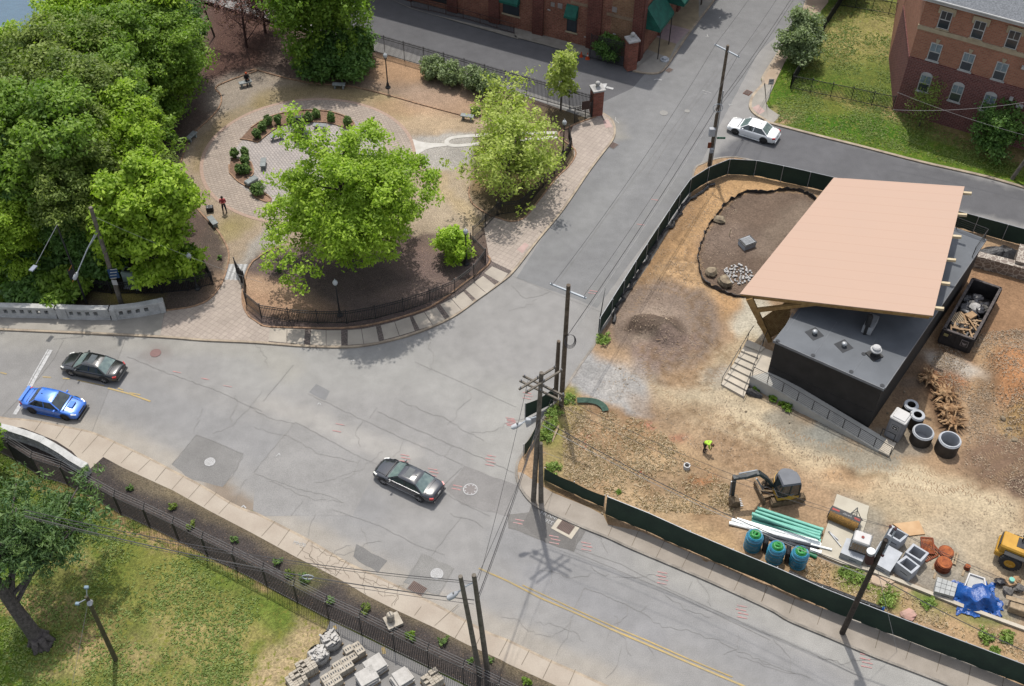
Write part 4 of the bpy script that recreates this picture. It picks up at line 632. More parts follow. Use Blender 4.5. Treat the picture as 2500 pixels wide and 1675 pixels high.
sdr=P1(2,0,1590,0,z0)-A;sdr.normalize();n2=Vector((sdr.y,-sdr.x,0));n2=n2 if n2.dot(Vector((1,0,0)))>0 else-n2
tip=P1(2,0,1180,800,0);HB=(tip-A).length*math.tan(SUN_EL);HB=min(max(HB,7),12)
hall=empty('brick_hall',(A.x,A.y,0));tag(hall,'old red brick hall with green awnings beside the gated driveway','building')
back=[A,B0,B0+sdr*40,A+sdr*40]
mb=MB();mb.prism([(p.x,p.y)for p in[A-nrm*.05-n2*.05,B0-nrm*.05,B0+sdr*40,A+sdr*40-n2*.05]],HB-.8,HB-.5);mb.build('roof',mat('tar_roof',S(90,90,92)),hall)
wall('wall',A,A+u*3.3,z0,HB,BR1B,hall,nrm,off=-.12);wall('wall',A+u*3.3,A+u*10.5,z0,HB,BR1,hall,nrm,off=-.12);wall('wall',A+u*10.5,B0,z0,HB,BR1,hall,nrm,off=-.12)
wall('wall',A,A+sdr*40,z0,HB,BR1,hall,n2,off=-.1)
def uw(p):return(p-A).dot(u)
for k,(s_,w_)in enumerate([(0,1.0),(4.3*1,1.5),(10.6,1.2),(15.6,1.2),(20.5,1.2),(26,1.2),(32,1.2),(38,1.2)]):
 wall('pier',A+u*s_,A+u*(s_+w_),z0,HB+.1,BR1D,hall,nrm,t=.3,off=.1)
wall('pier',A,A+sdr*.8,z0,HB+.1,BR1D,hall,n2,t=.3,off=.1)
for k in range(1,8):wall('pier',A+sdr*(5.2*k),A+sdr*(5.2*k+.8),z0,HB+.1,BR1D,hall,n2,t=.3,off=.1)
wall('parapet_cap',A+nrm*.0,B0,HB,HB+.12,STONE,hall,nrm,t=.5,off=.15);wall('parapet_cap',A,A+sdr*40,HB,HB+.12,STONE,hall,n2,t=.5,off=.15)
def onwall(c,r,x,y,off=.0):
 """point of the hall's front wall plane seen at that tile pixel"""
 px,py=TX[c]+x*.27421,TY[r]+y*.27421;rr_=_f*F_PX+_R*(px-1250)-_U*(py-837.5);p0=A+nrm*(off-.12)
 return CAM+rr_*((p0-CAM).dot(nrm)/rr_.dot(nrm))
def hall_window(p_bl,w_,h_,awn=True):
 s0=uw(p_bl);z=p_bl.z;e=hall
 q=lambda s_,o_:A+u*s_+nrm*(o_-.12)
 mb=MB();M_=[q(s0-w_,.03),q(s0,.03),q(s0,.0),q(s0-w_,.0)]
 mb.prism([(p.x,p.y)for p in M_],z,z+h_);f=mb.build('window',BLACKM,e)
 mb=MB();M_=[q(s0-w_+.08,.045),q(s0-.08,.045),q(s0-.08,.03),q(s0-w_+.08,.03)]
 mb.prism([(p.x,p.y)for p in M_],z+.08,z+h_-.08);mb.build('pane',GLASS,f)
 mb=MB();M_=[q(s0-w_-.1,.1),q(s0+.1,.1),q(s0+.1,0),q(s0-w_-.1,0)];mb.prism([(p.x,p.y)for p in M_],z-.16,z-.01);mb.build('sill',STONE,f)
 if awn:
  mb=MB();zt=z+h_+.15;zb=zt-1.25;a0,a1=q(s0-w_-.08,.04),q(s0+.08,.04);b0,b1=q(s0-w_-.08,.75),q(s0+.08,.75)
  vs=[(a0.x,a0.y,zt),(a1.x,a1.y,zt),(b1.x,b1.y,zb+.25),(b0.x,b0.y,zb+.25),(b0.x,b0.y,zb),(b1.x,b1.y,zb),(a0.x,a0.y,zb),(a1.x,a1.y,zb)]
  mb.add(vs,[(0,1,2,3),(3,2,5,4),(0,3,4,6),(1,7,5,2),(4,5,7,6)]);mb.build('awning',AWN,e)
p=onwall(2,0,520,270);hall_window(onwall(2,0,612,295)if False else onwall(2,0,520,272),-1.35,2.9)if False else None
bl=onwall(2,0,612,293);br=onwall(2,0,522,270);
s_l,s_r=uw(bl),uw(br)
def win_at(x0,y0,x1,y1,h_):
 a_=onwall(2,0,x0,y0);b_=onwall(2,0,x1,y1);p_=A+u*max(uw(a_),uw(b_));p_.z=min(a_.z,b_.z);hall_window(p_,abs(uw(a_)-uw(b_)),h_)
win_at(522,270,612,293,2.9)
win_at(-45,100,102,148,2.6)
for k in(17.5,22.5):
 p_=A+u*(k+2.4);p_.z=3.2;hall_window(p_,2.4,2.6)
mb=MB();a_,b_=A+u*16.9+nrm*-.08,A+u*20.2+nrm*-.08
q0=onwall(1,0,1730,40);q1=onwall(1,0,1450,-30);a_=A+u*uw(q0)-nrm*.06;b_=A+u*uw(q1)-nrm*.06
mb.prism([(a_.x,a_.y),(b_.x,b_.y),(b_.x-nrm.x*.2,b_.y-nrm.y*.2),(a_.x-nrm.x*.2,a_.y-nrm.y*.2)],q0.z,q0.z+2.8);mb.build('service_door',BLACKM,hall)
for x,y,s_ in[(400,40,.42),(465,52,.5),(950,85,.5)]:
 p_=onwall(2,0,x,y,.02);mb=MB();mb.box((p_.x,p_.y,p_.z),(s_,.08,s_*1.1),rz=ang((0,0),u));mb.build('vent_plate',mat('vent_grey',S(170,160,156)),hall)
for x,y in[(365,88),(690,330),(948,303),(740,132)]:
 p_=onwall(2,0,x,y,.02);mb=MB();mb.box((p_.x,p_.y,p_.z),(.3,.06,.1),rz=ang((0,0),u));mb.build('wall_plate',WHITEF,hall)
mb=MB()
for(xa,ya,xb,yb)in[(560,15,775,70),(880,120,1115,180)]:
 a_=onwall(2,0,xa,ya,.03);b_=onwall(2,0,xb,yb,.03);mb.beam(a_,(b_.x,b_.y,a_.z),.1,.3)
mb.build('ledge',BR1B,hall)
def street_awning(s0,s1,ztop,zbot,outd,nm='awning'):
 mb=MB();a0=A+sdr*s0;a1=A+sdr*s1;b0=a0+n2*outd;b1=a1+n2*outd
 vs=[(a0.x,a0.y,ztop),(a1.x,a1.y,ztop),(b1.x,b1.y,zbot+.35),(b0.x,b0.y,zbot+.35),(b0.x,b0.y,zbot),(b1.x,b1.y,zbot),(a0.x,a0.y,zbot),(a1.x,a1.y,zbot)]
 mb.add(vs,[(3,2,1,0),(4,5,2,3),(6,4,3,0),(2,5,7,1),(6,7,5,4)]);aw=mb.build(nm,AWN,hall);return aw,b0,b1
street_awning(.9,4.6,5.6,3.3,1.6)
aw,b0_,b1_=street_awning(5.0,8.9,7.0,4.2,2.4)
street_awning(9.3,12.5,7.0,4.2,1.8);street_awning(14,18,6.5,3.8,1.6)
mid=b0_.lerp(b1_,.06)-n2*1.2
t_=text_mesh('house_number','408',.62,(0,0,0),0,WHITEF,aw)
rt=Matrix.Rotation(ang((0,0),u)+pi,4,'Z')@Matrix.Rotation(pi/2,4,'X')
t_.matrix_local=Matrix.Translation(Vector((mid.x,mid.y,4.45))-sdr*.06-hall.location)@rt
for s_ in(1.2,4.2):
 mb=MB();p_=A+sdr*s_+n2*1.55;mb.cyl((p_.x,p_.y,.13),(p_.x,p_.y,3.4),.05,n=8);mb.build('awning_post',BLACKM,hall)
z0=.1
C0=P1(3,0,1165,985,z0)
zl=5.9
E1=P1(3,0,1310,515,zl);E2=P1(3,0,2300,800,zl);uf=(E2-E1);uf.z=0;uf.normalize();nf=Vector((uf.y,-uf.x,0));nf=nf if nf.y<0 else-nf
C0=Vector((E1.x,E1.y,z0))
us=Vector((0,0,0));sB=P1(3,0,1140,645,z0);us=Vector((sB.x-C0.x,sB.y-C0.y,0));LS=us.length;us.normalize()
apt=empty('apartment_building',(C0.x,C0.y,0));tag(apt,'brick apartment block with maroon base, orange brick above and grey shingle roof','building')
def onface(x,y,off=0.0,c=3,r=0):
 px,py=TX[c]+x*.27421,TY[r]+y*.27421;rr_=_f*F_PX+_R*(px-1250)-_U*(py-837.5);p0=C0+nf*off
 return CAM+rr_*((p0-CAM).dot(nf)/rr_.dot(nf))
zt=onface(1580,5).z;zt=max(11,min(zt,14));print('apt eave',zt,'ledge',onface(1310,515).z,'belt',onface(1395,225).z,'hall',HB)
zb=onface(1395,225).z
wall('wall',C0,C0+uf*16.0,z0,zl,BRM,apt,nf);wall('wall',C0+uf*.0,C0+uf*16.0,zl,zt,BRO,apt,nf,off=-.02)
sp=Vector((us.y,-us.x,0));sp=sp if sp.x<0 else-sp
wall('wall',C0,C0+us*9,z0,zl,BRM,apt,sp);wall('wall',C0,C0+us*9,zl,zt,BRO,apt,sp,off=-.02)
D0=C0+us*9;wall('wall',D0,D0+Vector((.3,1,0)).normalized()*20,z0,zt,BRO,apt,Vector((-.95,.28,0)).normalized())
for kk in(0,):
 F0=C0+uf*15.7;wall('wall',F0+nf*1.4,F0+nf*1.4+uf*14,z0,zl,BRM,apt,nf);wall('wall',F0+nf*1.4,F0+nf*1.4+uf*14,zl,zt,BRO,apt,nf,off=-.02)
 wall('wall',F0,F0+nf*1.1,z0,zl,BRM,apt,-uf,t=.3,off=.0);wall('wall',F0,F0+nf*1.1,zl,zt,BRO,apt,-uf,off=-.02)
wall('string_course',C0-uf*.06,C0+uf*15.7,zb-.3,zb+.1,STONE,apt,nf,t=.2,off=.08);wall('string_course',C0,C0+us*9,zl-.06,zl+.16,BRM,apt,sp,t=.2,off=.05)
wall('string_course',C0-uf*.04,C0+uf*15.7,zl-.08,zl+.2,BRM,apt,nf,t=.2,off=.07)
mb=MB();q=[C0+nf*.5+sp*.4,C0+uf*32+nf*.5,C0+uf*32-nf*18,C0+us*9.5+sp*.4-nf*8]
mb.prism([(p.x,p.y)for p in q],zt-.02,zt+.28);mb.build('eaves',WHITEF,apt)
mb=MB();c_=[C0+uf*7-nf*8,C0+uf*30-nf*8];zr=zt+3.2
vs=[(p.x,p.y,zt+.285)for p in q]+[(p.x,p.y,zr)for p in c_]
mb.add(vs,[(0,1,5,4),(1,2,5),(2,3,4,5),(3,0,4)]);mb.build('roof',mat('slate_shingle',S(142,146,152),S(118,122,128),scale=6,fine=.2,fscale=12),apt)
gt=MB();gt.tube([C0+nf*.55+sp*.4+Vector((0,0,zt+.2)),C0+uf*32+nf*.55+Vector((0,0,zt+.2))],.09,8);gt.build('gutter',WHITEF,apt)
def apt_window(x,y,kind,w_=1.05,h_=1.75):
 p_=onface(x,y,.05);s_=(p_-C0).dot(uf);z=p_.z;qf=lambda s2,o_:C0+uf*s2+nf*o_
 def slab(nm,s0,s1,za,zb_,o0,o1,m,par):
  b_=MB();b_.prism([(v.x,v.y)for v in(qf(s0,o1),qf(s1,o1),qf(s1,o0),qf(s0,o0))],za,zb_);return b_.build(nm,m,par)
 f=slab('window',s_-w_/2,s_+w_/2,z,z+h_,-.05,.035,WHITEF,apt)
 for k in(0,1):
  zz=z+.07+k*(h_/2-.02)
  if k==0:slab('pane',s_-w_/2+.08,s_+w_/2-.08,zz,zz+h_/2-.12,.03,.045,GLASS,f)
  else:
   for sgn in(-1,1):slab('pane',s_+(.03 if sgn>0 else-w_/2+.08),s_+(w_/2-.08 if sgn>0 else-.03),zz,zz+h_/2-.14,.03,.045,GLASSB if kind!='top' else GLASS,f)
 slab('sill',s_-w_/2-.1,s_+w_/2+.1,z-.12,z-.005,.0,.12,STONE if kind=='top' else WHITEF,f)
 if kind=='top':slab('lintel',s_-w_/2-.22,s_+w_/2+.22,z+h_,z+h_+.34,.0,.09,STONE,f);slab('lintel',s_-w_/2-.22,s_-w_/2-.02,z+h_-.35,z+h_,.0,.085,STONE,f);slab('lintel',s_+w_/2+.02,s_+w_/2+.22,z+h_-.35,z+h_,.0,.085,STONE,f)
 if kind=='mid':
  b_=MB();p0=[(s_-.1,z+h_+.02),(s_+.1,z+h_+.02),(s_+.2,z+h_+.42),(s_-.2,z+h_+.42)]
  b_.add([tuple((qf(a_,.09)).xy)+(zz,)for a_,zz in p0]+[tuple((qf(a_,.0)).xy)+(zz,)for a_,zz in p0],[(0,1,2,3),(4,7,6,5),(0,4,5,1),(1,5,6,2),(2,6,7,3),(3,7,4,0)]);b_.build('keystone',STONE,f)
 if kind=='low':
  b_=MB();n_=8;ar=[(s_+w_/2*cos(pi*i/n_),z+h_-.02+.32*sin(pi*i/n_))for i in range(n_+1)]
  b_.add([tuple((qf(a_,.06)).xy)+(zz,)for a_,zz in ar]+[tuple((qf(a_,-.05)).xy)+(zz,)for a_,zz in ar],[tuple(range(n_+1)),tuple(range(2*n_+1,n_,-1))]+[(i,i+1,n_+2+i,n_+1+i)for i in range(n_)]);b_.build('arch',WHITEF,f)
for x,y in[(1605,258),(1902,345),(2205,432)]:apt_window(x,y,'top')
for x,y in[(1515,540),(1803,628),(2095,712)]:apt_window(x,y,'mid')
for x,y in[(1425,815),(1706,903),(1990,990)]:apt_window(x,y,'low')
for k,zz,kind in[(18.6,1.0,'low'),(18.6,6.6,'mid'),(18.6,9.7,'top')]:
 pass
for x,y in[(2330,600),(2222,878),(2280,940),(2312,948)]:
 mb=MB();p_=onface(x,y,.1);mb.box((p_.x,p_.y,p_.z),(.3,.3,.28),rz=ang((0,0),uf));mb.build('wall_vent',WHITEF,apt)
dn=MB();p_=C0+uf*15.5+nf*.1;dn.cyl((p_.x,p_.y,.1),(p_.x,p_.y,zt),.06,n=8);dn.build('downpipe',mat('maroon_metal',S(110,60,60)),apt)
#  foliage
def leaf_mat(name,c1,c2,tr=.35):
 m=bpy.data.materials.new(name);m.use_nodes=True;nt=m.node_tree;L=nt.links.new;b=nt.nodes['Principled BSDF'];out=nt.nodes['Material Output']
 at=nt.nodes.new('ShaderNodeAttribute');at.attribute_name='tone'
 mx=nt.nodes.new('ShaderNodeMix');mx.data_type='RGBA';mx.inputs[6].default_value=(*c1,1);mx.inputs[7].default_value=(*c2,1);L(at.outputs['Fac'],mx.inputs[0])
 L(mx.outputs[2],b.inputs['Base Color']);b.inputs['Roughness'].default_value=.55;b.inputs['Specular IOR Level'].default_value=.25
 t=nt.nodes.new('ShaderNodeBsdfTranslucent');v=nt.nodes.new('ShaderNodeVectorMath');v.operation='MULTIPLY';v.inputs[1].default_value=(1.25,1.5,.5);L(mx.outputs[2],v.inputs[0]);L(v.outputs[0],t.inputs[0])
 ms=nt.nodes.new('ShaderNodeMixShader');ms.inputs[0].default_value=tr;L(b.outputs[0],ms.inputs[1]);L(t.outputs[0],ms.inputs[2]);L(ms.outputs[0],out.inputs[0]);return m
BARK=mat('bark',S(112,100,88),S(78,68,60),scale=6,fine=.3,fscale=20,bump=.03)
BARKG=mat('grey_bark',S(120,112,108),S(84,78,76),scale=5,fine=.3,fscale=16,bump=.04)
LM=dict(bright=leaf_mat('leaf_bright',(.125,.205,.016),(.3,.41,.045),.42),mid=leaf_mat('leaf_mid',(.06,.12,.015),(.185,.275,.036),.4),deep=leaf_mat('leaf_deep',(.035,.085,.02),(.1,.18,.035),.3),olive=leaf_mat('leaf_olive',(.075,.115,.024),(.2,.25,.055),.4),pale=leaf_mat('leaf_pale',(.19,.235,.05),(.38,.43,.11),.42),pine=leaf_mat('needle',(.035,.08,.03),(.12,.18,.055),.25),bush=leaf_mat('bush_leaf',(.05,.1,.03),(.15,.22,.06),.3),grey=leaf_mat('leaf_greyish',(.09,.125,.06),(.21,.26,.12),.32),lime=leaf_mat('leaf_lime',(.17,.28,.02),(.33,.45,.05),.42),weed=leaf_mat('weed_leaf',(.09,.15,.03),(.24,.32,.08),.3))
def leaves_mesh(name,centres,radii,per,size,rng,mat_,aspect=1.7,flat=.5,tone=None,shell=.35,droop=0):
 """real leaf-sized blades scattered through many small clumps"""
 n=len(centres);C_=np.repeat(centres,per,0);R_=np.repeat(radii,per,0)
 d=rng.normal(size=(n*per,3));d/=np.linalg.norm(d,axis=1)[:,None]
 k=(shell+(1-shell)*rng.random(n*per));p=C_+d*R_*k[:,None]
 if droop:p[:,2]-=droop*rng.random(n*per)**2
 nrm_=d*(1-flat)+rng.normal(size=(n*per,3))*.55+np.array([0,0,flat*1.3]);nrm_/=np.linalg.norm(nrm_,axis=1)[:,None]
 t=rng.normal(size=(n*per,3));t-=nrm_*(t*nrm_).sum(1)[:,None];t/=np.linalg.norm(t,axis=1)[:,None];bt=np.cross(nrm_,t)
 s=size*(.6+.8*rng.random(n*per))[:,None]
 V=np.empty((n*per,4,3));V[:,0]=p-t*s*.5*aspect;V[:,1]=p-bt*s*.42+t*s*.1;V[:,2]=p+t*s*.5*aspect;V[:,3]=p+bt*s*.42+t*s*.1
 me=bpy.data.meshes.new(name);nv=n*per*4
 me.vertices.add(nv);me.vertices.foreach_set('co',V.reshape(-1).astype(np.float32))
 me.loops.add(nv);me.loops.foreach_set('vertex_index',np.arange(nv,dtype=np.int32));me.polygons.add(n*per)
 me.polygons.foreach_set('loop_start',np.arange(0,nv,4,dtype=np.int32));me.polygons.foreach_set('loop_total',np.full(n*per,4,np.int32));me.update(calc_edges=True)
 tn=np.repeat(rng.random(n)if tone is None else tone,per)*.65+rng.random(n*per)*.35
 col=np.ones((nv,4),np.float32);col[:,:3]=np.repeat(tn,4)[:,None]
 a=me.color_attributes.new('tone','FLOAT_COLOR','POINT');a.data.foreach_set('color',col.ravel());me.materials.append(mat_);return me
def grow(rng,H,R,trunk_r,lean=(0,0),crown0=.3,nl=9,fork=3,up=.55,wide=1.0,tips_per=5):
 """trunk, limbs and twigs; returns builder and tip positions"""
 mb=MB();tips=[]
 ctrl=[Vector((0,0,-.3)),Vector((lean[0]*.25,lean[1]*.25,H*.25)),Vector((lean[0]*.6,lean[1]*.6,H*.55)),Vector((lean[0],lean[1],H*.85))]
 tr=smooth_line(ctrl,4);n=len(tr);mb.tube(tr,[trunk_r*(1.35 if i==0 else 1-.8*i/n)for i in range(n)],8)
 for i in range(nl):
  f=crown0+(0.9-crown0)*(i+rng.random()*.8)/nl;p0=tr[min(int(f/.85*(n-1)),n-1)]
  a=i*2.4+rng.uniform(-.4,.4);L=R*wide*(1.0-.45*abs(f-.45))*rng.uniform(.75,1.05)
  q=[p0];d=Vector((cos(a),sin(a),up*rng.uniform(.5,1.5)))
  for k in range(4):d=Vector((d.x+rng.uniform(-.22,.22),d.y+rng.uniform(-.22,.22),d.z+rng.uniform(-.1,.18))).normalized();q.append(q[-1]+d*L/4)
  r0=trunk_r*.42*(1-f*.5);mb.tube(q,[r0,r0*.75,r0*.5,r0*.32,r0*.15],6)
  for k in range(fork*2):
   s_=q[1+k%4];dd=Vector((d.x+rng.uniform(-1.1,1.1),d.y+rng.uniform(-1.1,1.1),rng.uniform(-.15,1.0))).normalized();e=s_+dd*L*rng.uniform(.25,.5)
   mb.tube([s_,s_.lerp(e,.5)+Vector((0,0,.1)),e],[r0*.35,r0*.2,r0*.08],4,cap=False);tips.append(e);tips.append(s_.lerp(e,.6))
  tips.append(q[-1]);tips.append(q[3])
 tips.append(tr[-1]);return mb,tips
def make_tree(name,label,cat,group,seed,H,R,leaf,loc,bark=None,trunk_r=.28,lean=(0,0),crown0=.3,per=34,size=.24,clump=(.9,.9,.6),extra=60,shape=None,nl=9,fork=3,up=.55,droop=0,vh=None,cz=None,density=1.0,flat=.5):
 rng=random.Random(seed);nr=np.random.default_rng(seed)
 root=empty(name,loc);tag(root,label,cat,group)
 mb,tips=grow(rng,H,R*(.62 if R>5 else.9),trunk_r,lean,crown0,nl,fork,up)
 o=mb.build('trunk',bark or BARK);o.parent=root
 for p in o.data.polygons:p.use_smooth=True
 T_=np.array([tuple(t)for t in tips]);cz=cz if cz is not None else H*(.5+crown0*.35);vh=vh or H*(1-crown0)*.55
 lob=[]
 for i in range(9):a=i*2.39+rng.random();k=rng.uniform(.35,.66);lob.append((lean[0]*.8+R*k*cos(a),lean[1]*.8+R*k*sin(a),cz+vh*rng.uniform(-.55,.6),R*rng.uniform(.3,.5),vh*rng.uniform(.3,.55)))
 lob.append((lean[0],lean[1],cz+vh*.45,R*.45,vh*.5))
 E_=[]
 for i in range(int(extra)):
  l=lob[i%len(lob)];v=nr.normal(size=3);v/=np.linalg.norm(v);v[2]=abs(v[2])if nr.random()<.75 else v[2]
  E_.append((l[0]+v[0]*l[3],l[1]+v[1]*l[3],l[2]+v[2]*l[4]))
 if E_:T_=np.vstack([T_,np.array(E_)])
 T_=T_[T_[:,2]>H*crown0*.55]
 T_+=nr.normal(size=T_.shape)*.25
 rad=np.array(clump)*(.6+.7*nr.random((len(T_),1)))
 me=leaves_mesh('crown',T_,rad,int(per*density),size,nr,LM[leaf],droop=droop,flat=flat)
 c=bpy.data.objects.new('crown',me);COL.objects.link(c);c.parent=root;return root
def shrub(name,label,cat,group,seed,loc,r,h,leaf='bush',per=40,n=40,size=.12,stems=4,lump=.3):
 nr=np.random.default_rng(seed);rng=random.Random(seed);root=empty(name,loc);tag(root,label,cat,group)
 mb=MB()
 for i in range(stems):a=rng.uniform(0,6.3);mb.tube([(0,0,-.05),(cos(a)*r*.3,sin(a)*r*.3,h*.45),(cos(a)*r*.6,sin(a)*r*.6,h*.85)],[.035,.025,.01],5,cap=False)
 o=mb.build('stems',BARK);o.parent=root
 v=nr.normal(size=(n,3));v/=np.linalg.norm(v,axis=1)[:,None];k=.45+.55*nr.random(n)**.5
 c=v*np.array([r*.75,r*.75,h*.42])*k[:,None]*(1+lump*(nr.random(n)-.5))[:,None]+np.array([0,0,h*.55]);c[:,2]=np.maximum(c[:,2],h*.12)
 me=leaves_mesh('foliage',c,np.full((n,3),1)*np.array([r*.3,r*.3,h*.2])*(.7+.6*nr.random((n,1))),per,size,nr,LM[leaf],flat=.35)
 f=bpy.data.objects.new('foliage',me);COL.objects.link(f);f.parent=root;return root
def gz(p):return float(.1+bank(np.array([p[0]]),np.array([p[1]]))[0])
def at_ground(x,y):
 p=W(x,y,.1);
 for _ in range(12):z=gz(p);p=W(x,y,z)
 return p
cb=P1(1,1,890,815,.1)
make_tree('maple_tree','large fresh green maple leaning over the fenced mulch bed in front of the plaza','tree',None,11,13.6,6.9,'bright',cb,trunk_r=.34,lean=(-.1,-1.4),crown0=.13,per=84,size=.17,clump=(.85,.85,.6),extra=520,nl=17,fork=4,cz=6.5,vh=5.7)
make_tree('young_tree','thin pale green tree with airy crown in the corner bed beside the kerb','tree','light leaved trees of the corner bed',21,6.8,4.0,'pale',P1(1,1,2180,330,.1),trunk_r=.16,lean=(1.4,2.2),crown0=.2,per=16,size=.19,clump=(.9,.9,.6),extra=110,nl=12,fork=4,vh=3.1)
make_tree('young_tree','pale green airy tree in the corner bed behind the lamp by the fence','tree','light leaved trees of the corner bed',22,6.2,3.7,'pale',P1(2,1,140,150,.1),trunk_r=.15,lean=(-1,2.2),crown0=.2,per=14,size=.19,clump=(.9,.9,.55),extra=90,nl=11,fork=4)
make_tree('young_tree','slim young tree with yellow green leaves standing against the driveway fence by the pillar','tree','light leaved trees of the corner bed',23,6.2,1.5,'pale',P1(2,0,470,985,.1),trunk_r=.1,lean=(.1,.3),crown0=.3,per=20,size=.22,clump=(.5,.5,.5),extra=34,nl=9,fork=2,up=.9)
make_tree('young_tree','pale green tree with twiggy crown at the back of the corner bed near the bench','tree','light leaved trees of the corner bed',24,6.0,3.0,'pale',P1(1,0,2200,1300,.1),trunk_r=.14,lean=(.5,.6),crown0=.2,per=12,size=.19,clump=(.8,.8,.55),extra=70,nl=10,fork=3)
make_tree('small_tree','small bright lime green tree beside the lamp post at the fence corner','tree',None,25,2.9,1.25,'lime',P1(1,1,1775,775,.1),trunk_r=.07,crown0=.12,per=46,size=.16,clump=(.45,.45,.4),extra=60,nl=8,fork=3)
make_tree('willow_tree','tall soft green willow with hanging twigs behind the dark shrubs','tree',None,31,14,4.9,'mid',P1(1,0,600,540,.1),trunk_r=.35,lean=(.1,.6),crown0=.14,per=80,size=.22,clump=(.9,.9,.9),extra=260,nl=15,fork=4,droop=1.6,cz=7.2,vh=6.5,flat=.2)
for i,(x,y,r_,h_,lb)in enumerate([(560,660,2.6,3.0,'round dark green shrub under the willow, left of the pair at the path'),(880,650,2.6,2.9,'round dark green shrub under the willow, right of the pair at the path'),(700,560,2.8,4.2,'tall dark shrub behind the two rounded ones under the willow'),(960,500,1.9,3.4,'dark shrub at the fence edge under the willow')]):
 shrub('shrub',lb,'shrub','dark shrubs under the willow',40+i,P1(1,0,x,y+30,.1),r_,h_,'deep',per=60,n=70,size=.2)
for i,(x,y,r_,h_,lb)in enumerate([(1600,700,1.5,2.2,'first of the four olive bushes along the driveway fence, nearest the lamp'),(1760,760,1.6,2.3,'second olive bush from the lamp along the driveway fence'),(1950,810,1.6,2.5,'third olive bush from the lamp along the driveway fence'),(2090,860,1.5,2.3,'olive bush at the driveway fence nearest the pale trees')]):
 shrub('shrub',lb,'shrub','olive bushes along the driveway fence',50+i,P1(1,0,x,y-10,.1),r_,h_,'grey',per=55,n=60,size=.15)
ringsh=[(1,0,30,1232),(1,0,78,1168),(1,0,130,1115),(1,0,217,1108),(1,0,332,1100),(1,0,490,1085),(1,0,557,1050),(1,0,692,1078),(1,0,835,1120),(0,0,2095,1405),(0,0,2188,1400),(0,0,2188,1460),(0,0,2135,1545),(0,0,2200,1545),(0,1,2295,190)]
RL=['in the planting arc, leftmost','in the planting arc, second from its left end','in the planting arc, third from its left end','in the planting arc, alone left of the monument','just left of the monument','just right of the monument','behind the one right of the monument','in the planting arc, second from right','at the right end of the planting arc','in the left bed, top left of its group','in the left bed, top right of its group','in the left bed, middle right of its group','in the left bed, bottom left of its group','in the left bed, bottom right of its group','beside the stone slab']
for i,(c,r,x,y)in enumerate(ringsh):
 shrub('clipped_shrub','small clipped dark green shrub '+RL[i],'shrub','clipped shrubs of the plaza beds',60+i,P1(c,r,x,y,.12),.46 if i!=14 else.8,1.0,'bush',per=60,n=34,size=.1)
shrub('shrub','small dark bush beside the right hand path bench','shrub',None,80,P1(1,0,1970,1015,.1),.6,.8,'bush',size=.12)
for i,(c,r,x,y,s_,lb)in enumerate([(1,1,218,885,.45,'little green plant in the left of the fenced mulch bed'),(0,1,1955,775,.4,'little green plant in the mulch by the gate'),(0,2,1165,1330,.45,'small green plant in the verge below the curved parapet'),(0,2,1540,1500,.5,'low reddish brown plant in the roadside mulch'),(0,3,1700,150,.5,'olive tuft in the roadside mulch beside the fence'),(0,3,2100,275,.45,'dark green tuft in the roadside mulch'),(1,3,205,480,.6,'leafy tuft in the verge beside the cracked paving'),(1,3,315,580,.5,'dark brown tuft in the verge'),(1,3,680,820,.5,'green plant at the fence foot'),(1,3,990,890,.6,'dark rounded tuft near the stone post base'),(1,3,1400,1130,.6,'bright green leafy plant in the verge right of the stone base'),(1,3,1690,1180,.5,'faint green plant in the verge by the sidewalk'),(1,3,1930,1350,.3,'small sprout beside the twin poles'),(1,3,2090,1340,.4,'small leafy plant between the twin poles and the walk'),(2,3,160,1545,.5,'green tuft at the bottom of the verge'),(1,3,450,640,.7,'yellow green patch of weeds behind the fence wire')]):
 shrub('plant',lb,'plant',None,90+i,P1(c,r,x,y,.1),s_*.75,s_*.8,('bush','bush','bush','olive','olive','bush','bush','olive','bush','olive','mid','bush','bush','bush','mid','bush')[i],per=20,n=14,size=.085,stems=2,lump=1.0)
kinds=[]
for i,(lf,H_,R_,sz,pr,ex)in enumerate([('mid',15,6.2,.34,60,200),('bright',14,5.6,.34,56,190),('olive',13,5.6,.3,52,170),('deep',13,5.2,.34,56,180),('mid',10,4.4,.3,52,150),('deep',8,4.4,.3,52,140),('olive',17,6.4,.32,56,190)]):
 kinds.append((lf,H_,R_,make_tree('woodland_tree',None,'tree',None,100+i,H_,R_,lf,(0,0,-100),per=int(pr*2.1),size=sz*.66,clump=(1.15,1.15,.7),extra=ex,nl=12,fork=4,crown0=.22,trunk_r=.25)))
woods=[((15,200),1,.8,'bright green tree at the river edge in the far left corner'),((225,75),1,.9,'bright green tree at the top right of the river'),((330,20),1,.95,'bright green treetop at the top of the wood'),((395,60),3,.85,'dark green tree at the top edge beside the bare tree'),((400,165),4,.92,'deep green tree at the right edge of the wood near the seated person'),((290,150),0,.85,'full green tree in the upper middle of the wood'),((160,190),2,1.0,'olive tree with a rounded top in the upper wood'),((40,280),2,.95,'olive tree at the left edge below the river'),((215,280),6,.8,'tall brownish olive tree in the centre of the wood'),((290,255),0,.8,'green tree facing the mulch path at the right of the wood'),((110,350),0,.95,'broad green tree left of the wood centre'),((275,360),1,.82,'yellow green tree above the bright maple'),((50,440),3,.9,'dark tree at the left edge of the wood'),((305,430),2,.68,'olive tree at the wood edge beside the left bench'),((170,450),6,.72,'brown green tree in the lower wood'),((10,560),1,.68,'fresh green low tree at the left edge above the balustrade'),((195,530),3,.62,'dark tree behind the wooden pole'),((385,100),0,.7,'green treetop at the upper right of the wood')]
bpy.data.objects.remove(kinds[5][3].children[0]);bpy.data.objects.remove(kinds[5][3].children[0]);bpy.data.objects.remove(kinds[5][3])
